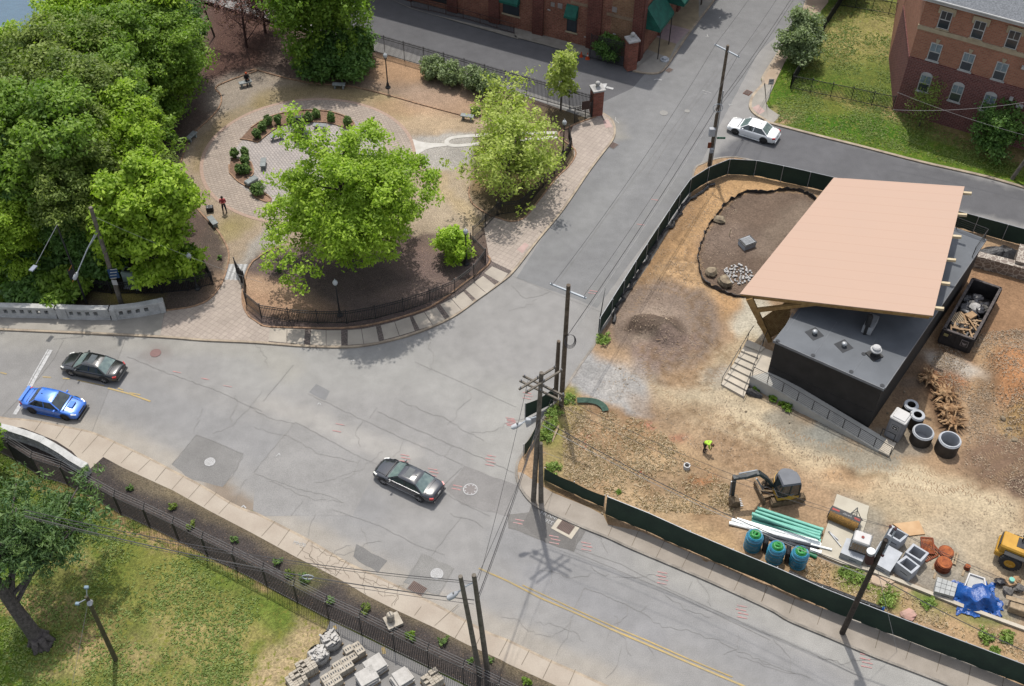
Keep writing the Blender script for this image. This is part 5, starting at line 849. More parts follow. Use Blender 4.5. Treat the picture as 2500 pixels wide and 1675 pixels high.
for i,((x,y),k,s_,lb)in enumerate(woods):
 lf,H_,R_,src=kinds[k]
 hc=H_*s_*.62
 p=W(x,y,hc)
 for _ in range(15):z_=gz(p);p=W(x,y,hc+z_)
 first=not src.get('label');t=src if first else copy_tree(src)
 place(t,p,rz=i*1.7,z=gz(p),s=s_);tag(t,lb,'tree','creekside woodland trees')
LM['bright2']=LM['bright']
make_tree('maple_tree','bright green maple at the wood edge above the utility cabinet','tree',None,120,10.5,4.1,'bright',W(380,692,.1),trunk_r=.24,lean=(-.3,2.0),crown0=.14,per=74,size=.235,clump=(.85,.85,.6),extra=260,nl=13,fork=4,cz=5.8,vh=4.6)
make_tree('young_tree','narrow lime green sapling in front of the dark wood above the wooden pole','tree',None,121,8.5,1.7,'lime',at_ground(205,600),trunk_r=.1,crown0=.35,per=36,size=.24,clump=(.6,.6,.5),extra=26,nl=8,fork=2)
for i,(x,y,r_,h_,lf,lb)in enumerate([(30,640,3.6,3.2,'mid','low leafy thicket left of the leaning dark pole'),(110,640,3.2,3.0,'deep','dark undergrowth behind the balustrade'),(15,700,2.8,2.2,'mid','bright weeds against the left end of the balustrade'),(90,700,2.6,2,'deep','dark ivy behind the balustrade below the street lamp'),(160,690,2.4,2.0,'mid','leafy shrub beside the foot of the dark pole'),(60,590,3.8,3.6,'mid','green thicket below the left street lamp head'),(320,560,3,4.2,'deep','dark understorey behind the wooden pole'),(250,640,2.6,3,'deep','dark undergrowth between the two poles'),(365,420,2.2,3.6,'deep','dark understorey behind the bright maple'),(455,640,1.9,2.4,'mid','green undergrowth beside the globe lamp'),(370,230,2.5,3.5,'deep','dark understorey above the left bench')]):
 shrub('thicket',lb,'shrub','undergrowth of the creekside wood',130+i,at_ground(x,y+30),r_,h_,lf,per=70,n=80,size=.26)
def bare_tree(name,lb,seed,loc,H,R,grp=None):
 rng=random.Random(seed);root=empty(name,loc);tag(root,lb,'tree',grp);mb,tips=grow(rng,H,R,.16,(.3,.2),.15,14,5,.9)
 for t in tips:
  for k in range(3):mb.tube([t,t+Vector((rng.uniform(-.8,.8),rng.uniform(-.8,.8),rng.uniform(.1,.8)))],[.025,.01],3,cap=False)
 o=mb.build('trunk',mat('reddish_bark',S(110,80,76),S(84,60,58)));o.parent=root
 nr=np.random.default_rng(seed);me=leaves_mesh('crown',np.array([tuple(t)for t in tips]),np.full((len(tips),3),.6),7,.14,nr,leaf_mat('bud_red',(.1,.05,.045),(.2,.1,.08),.2));c=bpy.data.objects.new('crown',me);COL.objects.link(c);c.parent=root
bare_tree('bare_tree','leafless reddish budding tree on the brown mulch at the top',5,P1(0,0,2195,420,.1),7.5,4.6)
bare_tree('bare_tree','bare dark twiggy tree half hidden behind the left side of the willow',6,P1(1,0,100,290,.1),7,3.2)
b=MB();sn=P1(0,0,1910,325,.1);b.tube([sn,sn+Vector((-.3,0,2.2)),sn+Vector((-.6,.1,4.6))],[.11,.09,.05],6);tag(b.build('dead_trunk',BARK),'thin dark dead trunk on the mulch left of the reddish bare tree','tree')
make_tree('street_tree','bushy green tree growing over the pavement inside the corner fence','tree',None,140,4.6,2.0,'grey',P1(3,0,300,560,.1),trunk_r=.14,lean=(.2,.5),crown0=.1,per=56,size=.18,clump=(.9,.9,.6),extra=120,nl=10,fork=4)
make_tree('street_tree','dark green tree at the top edge casting shade on the lawn','tree',None,141,7.5,3.2,'deep',P1(3,0,640,30,.1)+Vector((0,2.5,0)),trunk_r=.16,crown0=.25,per=50,size=.24,extra=90,nl=9,fork=3)
make_tree('small_tree','thin brownish young tree against the maroon brick wall','tree',None,142,4.4,1.5,'olive',P1(3,0,1400,1130,.1),trunk_r=.07,crown0=.2,per=9,size=.12,clump=(.6,.6,.5),extra=40,nl=9,fork=3)
make_tree('small_tree','broad dark green bush tree shading the lawn before the brick corner','tree',None,143,4.0,2.5,'deep',P1(3,0,2030,1360,.1),trunk_r=.12,crown0=.1,per=30,size=.17,clump=(.7,.7,.5),extra=80,nl=10,fork=3)
make_tree('street_tree','young street tree in a pavement pit beside the green awnings','tree',None,144,6.5,2.0,'mid',P1(2,0,1720,40,.13),trunk_r=.09,crown0=.5,per=30,size=.2,clump=(.6,.6,.4),extra=40)
shrub('shrub','dark evergreen bush behind the black gate and brick wall','shrub',None,145,P1(2,0,900,520,.1),1.9,2.6,'deep',per=60,n=60,size=.14)
for i,(c,r,x,y,s_,lb)in enumerate([(2,1,850,1500,.8,'bright green weeds at the open end of the green hoarding'),(2,2,530,540,.7,'green weeds beside the tall dark pole foot'),(2,2,410,640,.9,'grassy weeds behind the folded hoarding'),(2,2,370,760,.8,'weeds with white flowers behind the poles'),(2,2,340,860,.8,'grass clump beside the guy wires'),(2,2,400,1150,.7,'green weed clump at the start of the low hoarding'),(2,2,985,1360,.25,'single dandelion tuft in the dry grass'),(3,3,740,560,.6,'weed clump beside the concrete curb left of the leaning pole'),(3,3,870,620,.9,'tall grass clump left of the leaning pole'),(3,3,1100,800,1.1,'broad grass clump right of the leaning pole'),(3,3,1470,840,.6,'green weed on the dry strip below the block pallet'),(3,3,1990,1140,.8,'leafy weed clump near the right end of the hoarding'),(3,3,2180,1140,.6,'leafy weed clump rightmost behind the hoarding'),(3,3,2070,1250,.4,'small weed at the hoarding foot')]):
 shrub('weed',lb,'plant','weeds of the building site edge',160+i,P1(c,r,x,y,.1),s_*.85,s_*.4,'weed',per=22,n=26,size=.1,stems=2,lump=1.2)
pr_=empty('pine_tree',P1(0,3,370,1185,.1));tag(pr_,'old pine with thick leaning trunk and blue green boughs in the lower left corner','tree')
b=MB();pl=pr_.location;top_=W(130,1440,3.2);a0=Vector((0,0,-.2));tr=smooth_line([a0,Vector((-.35,.2,1.6)),Vector((-.9,.6,4.2)),Vector((-1.5,1.1,7.5)),Vector((-1.8,1.4,11))],4)
b.tube(tr,[.85,.62,.5,.46,.44,.43,.42,.4,.38,.36,.33,.3,.27,.24,.2,.16,.1],12)
for k in range(6):a=k*1.05+.3;b.tube([Vector((cos(a)*.25,sin(a)*.25,.9)),Vector((cos(a)*.6,sin(a)*.6,.15)),Vector((cos(a)*.85,sin(a)*.85,-.1))],[.26,.2,.1],6)
nr=np.random.default_rng(77);rg=random.Random(77);cl=[];
for i,(tx,ty,hz)in enumerate([(190,1190,6.2),(230,1240,6.0),(160,1210,5.6),(40,1180,7.5),(120,1250,6.5),(200,1290,5.2),(60,1300,6.5),(150,1340,4.6),(-40,1300,8),(40,1240,9),(100,1260,7.5)]):
 e=W(tx,ty,hz)-pl;s0=tr[min(len(tr)-1,7+i%9)]
 q=[s0,s0.lerp(e,.5)+Vector((rg.uniform(-.3,.3),rg.uniform(-.3,.3),.35)),e];ql=smooth_line(q,5);b.tube(ql,[.16*(1-j/len(ql))+.02 for j in range(len(ql))],5)
 for j in range(4,len(ql)):
  for m_ in range(6):cl.append(tuple(ql[j]+Vector((rg.gauss(0,.75),rg.gauss(0,.75),rg.gauss(0,.22)))))
o=b.build('trunk',BARKG);o.parent=pr_
for p in o.data.polygons:p.use_smooth=True
cl=np.array(cl);me=leaves_mesh('crown',cl,np.tile([.6,.6,.3],(len(cl),1))*(.7+.6*nr.random((len(cl),1))),34,.11,nr,LM['pine'],aspect=3.2,flat=.2);c=bpy.data.objects.new('crown',me);COL.objects.link(c);c.parent=pr_
make_tree('small_tree','green tree crown at the left edge above the curved parapet','tree',None,150,4.5,1.5,'mid',W(-70,1170,.1),trunk_r=.1,lean=(1.2,.5),crown0=.3,per=40,size=.24,extra=70)
fl_=xy(fenceL);i_=0
gm1,gm2,gm3=leaf_mat('grass_blades',(.07,.12,.02),(.2,.24,.07),.3),leaf_mat('dry_tufts',(.28,.21,.13),(.44,.35,.24),.2),leaf_mat('clod_mat',(.15,.11,.075),(.3,.23,.16),0)
scatter_stuff('grass',[Vector((-45,30,0))]+fl_[:14]+[W(640,1560,.1),W(560,1800,.1)],16000,gm1,1,'mown lawn grass with dry patches, bottom left')
scatter_stuff('grass',xy(P(3,0,[(100,800),(500,300),(760,30),(1300,0),(1200,600),(1300,1000),(1800,1250),(2334,1480),(2334,1600),(900,1290),(150,1100)])),11000,gm1,2,'lawn grass around the brick apartment corner')
scatter_stuff('dry_grass',xy(P(2,2,[(480,600),(900,640),(1300,760),(1550,1000),(2000,1330),(2000,1560),(1300,1540),(860,1380),(500,1220)])),5000,gm2,3,'dead dry grass in the lower left part of the site',size=.055)
scatter_stuff('dry_grass',xy(P(3,3,[(0,440),(500,440),(900,590),(2334,1180),(2334,1350),(1300,960),(240,540)])),3000,gm2,4,'dry grass strip between hoarding and curb',size=.055)
scatter_stuff('soil_clods',xy(N([(1500,760),(1700,440),(1800,430),(1800,730),(1700,900),(2000,1100),(2500,1230),(2500,1330),(2000,1200),(1650,1080),(1440,950)])),6000,gm3,5,'loose clods and crumbs of soil on the graded ground',size=.06,rad=.2,z=.115,flat=.8)
scatter_stuff('soil_clods',xy(P(3,2,[(1600,0),(2334,-100),(2334,1400),(1800,1150),(1850,600),(1500,250)])),6000,gm3,6,'loose clods on the bare earth right of the pavilion',size=.07,rad=.2,z=.115,flat=.8)
#  iron fences, hoarding, parapets
def iron_fence(label,base,h,step=2.2,mid=True,group=None,leanin=None,top_pts=None,closed_end=True,m=None,pick=.13,sides=None,name='iron_fence',spike=.0,pw=.036):
 m=m or BLACKM;pts=resample([Vector(p)for p in base],step);root=empty(name,pts[0]);tag(root,label,'fence',group)
 for i,p in enumerate(pts):
  b=MB();b.box((p.x,p.y,p.z+h/2+.03),(.075,.075,h+.1));b.box((p.x,p.y,p.z+h+.11),(.1,.1,.05));b.build('post',m,root)
  if leanin is not None:
   b=MB();q=Vector((p.x,p.y,p.z+h+.1));b.tube([q,q+leanin],.03,5);b.build('barb_arm',m,root)
 for a,c in zip(pts,pts[1:]):
  b=MB();d=c-a;L=d.length;up=Vector((0,0,1))
  for z in([.12,h-.06]+([h-.28]if mid else[])):b.beam(a+up*z,c+up*z,.04,.045)
  n=max(2,int(L/pick))
  for k in range(1,n):
   p=a+d*(k/n);b.beam(p+up*.06,p+up*(h+spike*(1+(k%2)*.0)),pw,pw)
  b.build('panel',m,root)
 if leanin is not None:
  for k in range(3):
   b=MB();b.tube([Vector((p.x,p.y,p.z+h+.1))+leanin*(.3+.33*k)for p in pts],.012,3);b.build('barbed_wire',mat('wire_grey',S(150,150,150)),root)
 return root
top_line=[W(1443,280,.1),W(1345,252,.1),W(1237,221,.1),W(1100,181,.1),W(934,133,.1),W(880,117,.1),W(800,95,.1)]
iron_fence('long black iron fence between the park and the driveway',top_line,2.15,2.35,spike=.08,pick=.14,pw=.042)
iron_fence('black iron fence curving along the brick paved walk around the fenced mulch bed',P(0,1,[(2185,1010),(2165,1100),(2215,1230),(2300,1300)],.1)+P(1,1,[(45,1290),(300,1330),(560,1350),(840,1350),(1100,1305),(1345,1240),(1580,1160),(1780,1080),(1940,960),(2080,820),(1930,665)],.1),1.4,2.2,mid=True)
iron_fence('short black fence run climbing to the post beside the corner bed',P(1,1,[(1950,600),(2035,520),(2165,385)],.1),1.35,1.9)
iron_fence('black iron fence round the outer side of the corner bed by the kerb walk',P(1,1,[(2175,385),(2334,370)],.1)+P(2,1,[(130,350),(255,205),(370,75)],.1)+P(2,0,[(470,1500),(570,1330),(540,1230)],.1),1.35,2.0)
iron_fence('low black fence behind the sign board at the brick pillar',P(2,0,[(590,1095),(685,1070),(745,1040)],.1),1.7,1.6)
iron_fence('black iron fence in the shade round the cabinet and mulch at the wood edge',P(0,1,[(780,1060),(950,1085),(1130,1085),(1390,1085),(1650,1065),(1915,1000),(1830,880)],.1),1.35,1.9)
for(x0,y0,x1,y1,lb)in[(2175,1010,2110,900,'open black gate leaf at the striped crossing, left'),(2190,1020,2150,985,'open black gate leaf folded against the bed fence')]:
 g=iron_fence(lb,P(0,1,[(x0,y0),(x1,y1)],.1),1.6,3.0,name='iron_gate');g['category']='gate'
iron_fence('dark iron gate between the brick hall and the ball topped pillar',P(2,0,[(730,520),(1045,600)],.1),2.7,1.7,name='iron_gate',spike=.1)['category']='gate'
b=MB();rl=P(1,0,[(1400,65),(1680,125),(1900,175),(2100,235),(2315,300)],.1);ro=empty('ramp_railing',rl[0]);tag(ro,'rusty handrail along the narrow ramp at the foot of the brick hall','railing')
rr_pts=resample(rl,1.9)
for p in rr_pts:b=MB();b.box((p.x,p.y,.65),(.05,.05,1.1));b.build('post',mat('rust_rail',S(90,66,60)),ro)
for a,c in zip(rr_pts,rr_pts[1:]):
 b=MB();b.beam(a+Vector((0,0,1.1)),c+Vector((0,0,1.1)),.05,.05);b.beam(a+Vector((0,0,.1)),c+Vector((0,0,.1)),.04,.04)
 n_=12
 for k in range(n_):q=a.lerp(c,(k+.5)/n_);b.beam(q+Vector((0,0,.1)),q+Vector((0,0,1.1)),.02)
 b.build('panel',MATS['rust_rail'],ro)
PB=brick_mat('pillar_brick_mat',S(178,104,88),S(140,78,66),S(150,120,104),bw=.4,bh=.15,msize=.02,vert=True,mottle=.15)
def pillar(p,h,lb,wd=1.0,rz=.3):
 r=empty('gate_pillar',p,rz);tag(r,lb,'pillar','brick gate pillars with stone balls')
 b=MB();b.box((0,0,h/2),(wd,wd,h));o=b.build('shaft',PB);o.parent=r;add_uv(o,lambda v:(v.x+v.y,v.z))
 b=MB();b.box((0,0,h+.09),(wd+.22,wd+.22,.16));b.box((0,0,h+.26),(wd*.8,wd*.8,.2),taper=.3);o=b.build('cap',STONE2);o.parent=r
 b=MB();b.ball((0,0,h+.62),.24,14);b.cyl((0,0,h+.3),(0,0,h+.46),.1,n=10);o=b.build('ball',STONE2,smooth=True);o.parent=r
STONE2=mat('white_stone',S(208,206,204),S(188,186,184),scale=3,fine=.08)
pillar(P1(2,0,782,1010,.1),2.75,'brick pillar with white cap and stone ball at the end of the park fence')
pillar(P1(2,0,1085,605,.1),3.2,'brick pillar with stone ball beside the iron gate at the brick hall',rz=.35)
iron_fence('green black fence across the lawn from the corner post to the maroon brick corner',P(3,0,[(250,788),(460,830),(660,872),(878,915),(1015,948),(1160,975)],.1),1.5,1.95,mid=False)
iron_fence('fence running up the edge of the pavement behind the bushy tree',P(3,0,[(250,788),(540,290),(700,40),(760,-60)],.1),1.5,2.2,mid=False)
iron_fence('fence at the back of the apartment lawn',P(3,0,[(680,50),(960,95),(1170,135),(1275,160)],.1),1.5,1.95,mid=False)
iron_fence('short fence at the top edge beyond the lawn',P(3,0,[(700,-30),(1100,-10)],.1),1.5,1.95,mid=False)
fl=[Vector(p)for p in fenceL]
iron_fence('long black security fence with barbed wire arms beside the roadside mulch',fl,2.05,2.35,mid=False,leanin=Vector((.12,.28,.35)),pick=.13,name='security_fence',pw=.036)
PAR=mat('parapet_concrete',S(226,226,224),S(200,200,198),scale=1.5,fine=.1,fscale=10,bump=.01)
def parapet(lb,line,segs,h=1.15,t=.34,hole=.36,gap=.64,hz=(.42,.82),z=.13,out=1):
 line=[Vector(p)for p in line];root=empty('parapet',line[0]);tag(root,lb,'wall')
 L=resample(line,.08);k0=0
 def piece(i0,i1,za,zb_,tt=t,nm=None,bb=None):
  b=bb or MB();q=[L[min(i,len(L)-1)]for i in range(i0,i1+1,max(1,(i1-i0)//4))]
  if len(q)<2:return b
  a=offset(q,-tt/2);ribbon(b,a,tt,za,zb_,True);return b
 n=len(L)
 for s0,s1 in segs:
  i0,i1=int(s0*(n-1)),int(s1*(n-1))-1;b=MB();st=int(gap/.08);hl=int(hole/.08)
  body=MB();piece(i0,i1,z-.1,z+hz[0],bb=body);piece(i0,i1,z+hz[1],z+h-.12,bb=body)
  i=i0;piece(i,i+5,z+hz[0],z+hz[1],bb=body);i+=5
  while i+st<i1-5:piece(i+hl,i+st,z+hz[0],z+hz[1],bb=body);i+=st
  piece(i,i1,z+hz[0],z+hz[1],bb=body);body.build('panel',PAR,root)
  cp=MB();piece(i0,i1,z+h-.12,z+h+.02,t+.16,bb=cp);cp.build('coping',PAR,root);bs=MB();piece(i0,i1,z-.1,z+.14,t+.12,bb=bs);bs.build('plinth',PAR,root)
 for f in sorted(set([s for sg in segs for s in sg])):
  p=L[min(int(f*(n-1)),n-1)];q=L[max(0,min(int(f*(n-1)),n-1)-2)];d=ang(q,p)if p!=q else ang(L[0],L[2])
  b=MB();b.rbox((p.x,p.y,z+h/2-.03),(.42,t+.2,h+.14),.03,rz=d);b.build('pier',PAR,root)
 return root
parapet('long pale concrete parapet with openings, running off the left edge of the bridge',P(0,1,[(-1500,1240),(-700,1255),(0,1275),(555,1290)],.13),[(0,.34),(.34,.67),(.67,1)])
parapet('curved pale concrete parapet at the bridge end behind the walk',P(0,1,[(595,1293),(800,1300),(1035,1300),(1250,1275),(1455,1235)],.13),[(0,.52),(.52,1)])
parapet('curved concrete parapet sweeping along the lower sidewalk',P(0,2,[(-700,760),(-300,780),(60,850),(200,885),(400,960),(560,1050),(700,1150),(775,1190)],.13),[(0,.35),(.35,.7),(.7,1)],h=1.0)
HOARD=mat('hoarding_fabric',S(50,72,58),S(40,60,50),rough=.8,scale=.8,fine=.08,fscale=8,bump=.03,bscale=1.2)
GALV=mat('galvanised',S(205,208,212),S(180,184,188),rough=.45,metal=.4)
def hoarding(lb,top,h,step=2.4,rail=True,bot=0.05,sag=.0,name='site_hoarding',seedn=1,side=1):
 """top: photo points of the top rail when bases=False"""
 rg=random.Random(seedn);base=[Vector((p[0],p[1],.1))for p in top];base=resample(base,step);root=empty(name,base[0]);tag(root,lb,'fence','green fabric hoardings of the building site')
 for i,p in enumerate(base):b=MB();q=offset(base,.07*side)[i];b.cyl((q.x,q.y,0),(q.x,q.y,.1+h+.02),.03,n=8);b.build('post',GALV,root)
 for a,c in zip(base,base[1:]):
  b=MB();n_=6;d=(c-a);nv=Vector((-d.y,d.x,0)).normalized()*-side;vs=[]
  for i in range(n_+1):
   p=a.lerp(c,i/n_);bulge=sin(pi*i/n_)*.09*rg.uniform(.4,1.2)
   for j in range(4):
    z=.1+bot*rg.uniform(.3,2.2)if j==0 else.1+h*j/3-(sag*sin(pi*i/n_)if j==3 else 0)
    q=p+nv*(bulge*sin(pi*(j+.4)/3.6));vs.append((q.x,q.y,z))
  vs2=[(x+nv.x*-.012,y+nv.y*-.012,z)for x,y,z in vs];m_=len(vs)
  fs=[(i*4+j,i*4+4+j,i*4+5+j,i*4+1+j)for i in range(n_)for j in range(3)]
  b.add(vs+vs2,fs+[tuple(m_+k for k in f[::-1])for f in fs]);o=b.build('fabric_panel',HOARD,root)
  for p_ in o.data.polygons:p_.use_smooth=True
  if rail:b=MB();b.cyl((a.x,a.y,.1+h),(c.x,c.y,.1+h),.028,n=6);b.build('top_rail',GALV,root)
 return root
HT=1.85
hoarding('long green hoarding from the open corner post up the side street to the cross street',[W(1464,778,HT),W(1560,625,HT),W(1673,453,HT),W(1690,432,HT)]+P(2,0,[(1790,1490),(1890,1430),(2000,1412),(2134,1415),(2334,1450)],HT)+P(3,0,[(300,1500),(600,1568)],HT)+P(3,1,[(640,45),(1200,200),(1760,350),(2334,505),(3000,690)],HT),HT-.1,2.4,seedn=2,side=-1)
FT=[(885,1395,1.95),(1240+0,0,0)]
ht2=2.2
hoarding('long dark green hoarding beside the front sidewalk with white top rail',[P1(2,2,885,1395,ht2)]+P(2,3,[(1190,0),(1700,230),(2334,490)],ht2)+P(3,3,[(240,560),(580,710),(860,820),(1320,995),(1820,1180),(2334,1375),(3200,1700)],ht2),ht2-.1,3.0,seedn=3)
hoarding('sagging dark fabric run at the corner behind the sidewalk',P(2,2,[(325,1140),(640,1290),(860,1385)],1.5),1.35,2.9,rail=False,sag=.1,seedn=4)
hoarding('loose green fabric hanging from the posts behind the corner poles',P(2,2,[(160,560),(410,420)],1.9),1.7,2.6,rail=False,sag=.25,seedn=5)
hoarding('folded green fabric drooping along the kerb corner under the wires',P(2,2,[(150,930),(235,790),(270,720)],1.5),1.4,1.8,rail=False,sag=.35,seedn=6)
b=MB();a=W(1463,778,HT);c_=P1(2,1,815,1440,.1);t_=P1(2,1,866,1035,HT);b.add([(a.x,a.y,.3),(a.x,a.y,HT),(t_.x,t_.y,HT),(a.x+.02,a.y-.02,.3),(a.x+.02,a.y-.02,HT),(t_.x+.02,t_.y-.02,HT)],[(0,1,2),(5,4,3),(0,2,5,3)]);tag(b.build('fabric_flap',HOARD),'pointed dark flap of torn fabric folded out from the hoarding corner post','fabric')
b=MB();q=smooth_line(P(2,2,[(615,545),(700,545),(790,560),(850,600),(870,640)],.15),4)
strip(b,q,.5,.28);tag(b.build('fabric_strip',mat('silt_green',S(74,104,90),S(54,84,72),scale=4)),'crumpled green fabric strip lying at the edge of the gravel','fabric')
rg=random.Random(9);b=MB();q=resample(bior,.25);vs=[]
for i,p in enumerate(q):
 h_=.28+.25*rg.random();o_=Vector((rg.uniform(-.12,.12),rg.uniform(-.12,.12),0));vs+=[(p.x,p.y,.02),(p.x+o_.x,p.y+o_.y,h_),(p.x+o_.x*.6+.05,p.y+o_.y*.6+.05,h_-.02),(p.x+.06,p.y+.06,.02)]
b.add(vs,[(i*4+k,i*4+4+k,i*4+5+k,i*4+1+k)for i in range(len(q)-1)for k in range(3)])
BPL=mat('black_plastic',(.012,.012,.013),(.03,.03,.032),rough=.35,scale=6,bump=.03);tag(b.build('plastic_edging',BPL),'ragged black plastic edging round the dark planting circle','edging')
b=MB();q=resample([W(1490,790,.2),W(1540,690,.2),W(1600,600,.2),W(1680,490,.2),W(1740,450,.2)],.4);q=[p+Vector((rg.uniform(-.25,.25),rg.uniform(-.15,.15),rg.uniform(0,.12)))for p in q];b.tube(q,.14,6);tag(b.build('silt_sock',BPL),'crumpled black fabric roll lying along the inside of the side street hoarding','fabric roll')
#  cars
TYRE=mat('tyre',(.018,.018,.019),(.026,.026,.027),rough=.85)
CGL=mat('car_glass',(.015,.02,.022),(.03,.04,.042),rough=.05,spec=.7,scale=2)
CGLL=mat('car_glass_pale',(.12,.16,.15),(.07,.1,.1),rough=.08,spec=.7,scale=3)
def paint_mat(name,c,metal=.0,rough=.25):return mat(name,c,tuple(x*.92 for x in c),rough=rough,metal=metal,coat=.8,scale=3,spec=.5)
CHR=mat('chrome',(.6,.6,.62),(.5,.5,.52),rough=.2,metal=.9)
RED=mat('tail_lamp',(.35,.02,.02),(.25,.015,.015),rough=.2)
LAMP=mat('head_lamp',(.6,.6,.55),(.4,.4,.4),rough=.1)
def wheel(root,x,y,r,w_,rimm,side):
 b=MB();R_=Matrix.Rotation(pi/2,3,'X')
 b.lathe((x,y,r),[(r*.62,-w_/2),(r*.95,-w_/2),(r,-w_*.3),(r,w_*.3),(r*.95,w_/2),(r*.62,w_/2)],20,cap=False,M=R_);wh=b.build('wheel',TYRE,smooth=True);wh.parent=root
 b=MB();b.lathe((x,y+side*w_*.18,r),[(.03,-.01),(r*.64,-.01),(r*.66,side*-.01+.02),(.03,.03)],16,M=R_)
 for k in range(5):
  a=k*2*pi/5;b.beam((x+cos(a)*r*.1,y+side*w_*.42,r+sin(a)*r*.1),(x+cos(a)*r*.6,y+side*w_*.42,r+sin(a)*r*.6),.07,.03,up=(0,1,0))
 b.cyl((x,y+side*w_*.3,r),(x,y+side*w_*.46,r),r*.16,n=10)
 o=b.build('rim',rimm);o.parent=wh
def car(name,label,L,Wd,H,paint,loc,rz,rim,wb=None,hood=.24,trunk=.15,cab0=.26,cab1=.84,glassrear=None,scoop=False,spoiler=False,sunroof=False,belt_chrome=False,rimd=.31,plate=True,rake=.0,grp='sedans on the streets',roofc=None):
 r=empty(name,loc,rz);tag(r,label,'car',grp);hw=Wd/2;wb=wb or L*.58
 st=[(0,.70,.30,.46,.50),(.012,.86,.22,.58,.60),(.05,.95,.18,.66,.70),(.14,.99,.17,.74,.80),(.24,1.0,.17,.82,.87),(.34,1.0,.17,.88,.93),(.5,1.0,.17,.91,.95),(.66,1.0,.17,.92,.96),(.8,.99,.17,.92,.97),(.88,.97,.18,.90,.98),(.95,.93,.2,.86,.96),(.985,.86,.26,.78,.92),(1,.74,.36,.6,.7)]
 hs_=H/1.45;vs=[]
 for f,w_,zb,zs,zt in st:
  x=L/2-f*L;W_=hw*w_;zb*=hs_;zs*=hs_;zt*=hs_;mid_=(zb+zs)/2
  half=[(0,zb),(W_*.85,zb),(W_*.97,zb+.08),(W_,mid_),(W_*.99,zs-.10),(W_*.93,zs),(W_*.72,zt-.01),(W_*.35,zt+.015),(0,zt+.02)]
  vs+=[(x,y,z)for y,z in half]+[(x,-y,z)for y,z in half[-2:0:-1]]
 n=16;k=len(st);fs=[(i*n+j,i*n+(j+1)%n,(i+1)*n+(j+1)%n,(i+1)*n+j)for i in range(k-1)for j in range(n)]+[tuple(range(n))[::-1],tuple(range((k-1)*n,k*n))]
 b=MB();b.add(vs,[f[::-1]for f in fs]);o=b.build('body',paint,smooth=True);o.parent=r
 md=o.modifiers.new('sub','SUBSURF');md.levels=1;md.render_levels=1
 X=lambda f:L/2-f*L
 z0_,z1_=.93*hs_,H;wb_,wt_=hw*.91,hw*.7
 x0,x1=X(cab0),X(cab1);t0,t1=X(cab0+.15),X(cab1-.14)
 def ring(xf,xr,wd,z,c=.12):return[(xf,-wd+c*2.2,z),(xf-c*.7,-wd+c*.3,z),(xf-c*3.2,-wd,z),(xr+c*3.2,-wd,z),(xr+c*.7,-wd+c*.3,z),(xr,-wd+c*2.2,z),(xr,wd-c*2.2,z),(xr+c*.7,wd-c*.3,z),(xr+c*3.2,wd,z),(xf-c*3.2,wd,z),(xf-c*.7,wd-c*.3,z),(xf,wd-c*2.2,z)]
 A_,B_=ring(x0,x1,wb_,z0_),ring(t0,t1,wt_,z1_-.07,.09)
 for nm,ids,gm in(('windscreen',[10,11,0],glassrear or CGLL),('rear_window',[4,5,6],glassrear or CGLL),('side_window',[1,2,3],CGL),('side_window',[7,8,9],CGL)):
  b=MB();m_=[ids[0]+j for j in range(4)]if nm!='rear_window' else[4,5,6,7]
  m_={'windscreen':[10,11,0,1],'rear_window':[4,5,6,7],'side_window':[1,2,3,4]if ids[0]==1 else[7,8,9,10]}[nm]
  b.add([A_[q]for q in m_]+[B_[q]for q in m_],[(j,j+1,5+j,4+j)for j in range(3)]);o=b.build(nm,gm,smooth=True);o.parent=r
 b=MB();C_=ring(t0-.02,t1+.02,wt_-.02,z1_-.065,.09);D_=ring(t0-.25,t1+.22,wt_*.8,z1_,.09);B2=ring(t0+.03,t1-.03,wt_+.02,z1_-.085,.09)
 b.add(B2+C_+D_,[(j,(j+1)%12,12+(j+1)%12,12+j)for j in range(12)]+[(12+j,12+(j+1)%12,24+(j+1)%12,24+j)for j in range(12)]+[tuple(range(24,36))]);o=b.build('roof',roofc or paint,smooth=True);o.parent=r
 for q in(1,10,4,7):
  b=MB();a_,c_=Vector(A_[q]),Vector(B_[q]);b.beam(a_+Vector((0,0,-.02)),c_,.085,.06,w2=.07);o=b.build('pillar',paint);o.parent=r
 for s_ in(-1,1):
  b=MB();xm=(x0+x1)/2+.05;b.beam((xm,s_*(wb_+.003),z0_),(xm-.03,s_*(wt_+.012),z1_-.08),.07,.03,up=(0,1,0));o=b.build('pillar',paint if not belt_chrome else BLACKM);o.parent=r
  b=MB();b.rbox((x0-.38,s_*(hw+.08),z0_+.04),(.13,.2,.13),.03);b.beam((x0-.38,s_*hw*.9,z0_),(x0-.38,s_*(hw+.05),z0_+.02),.06);o=b.build('mirror',paint);o.parent=r
  b=MB();b.beam((L/2-.12,s_*hw*.70,.575*hs_),(L/2-.44,s_*hw*.875,.665*hs_),.13,.1);o=b.build('headlight',LAMP);o.parent=r
  b=MB();b.beam((-L/2+.07,s_*hw*.72,.76*hs_),(-L/2+.30,s_*hw*.89,.78*hs_),.13,.15);o=b.build('taillight',RED);o.parent=r
  for xw in(wb/2,-wb/2):
   xo=xw+L*.01;wheel(r,xo,s_*(hw-.10),rimd+.02,.22,rim,s_)
   b=MB();n_=14;a_=[(xo+cos(t)*(rimd+.10),(rimd+.02)+sin(t)*(rimd+.10))for t in[pi*i_/n_ for i_ in range(n_+1)]]
   b.add([(x_,s_*(hw+.004),z_)for x_,z_ in a_],[tuple(range(n_+1))]);o=b.build('wheel_arch',BLACKM);o.parent=r
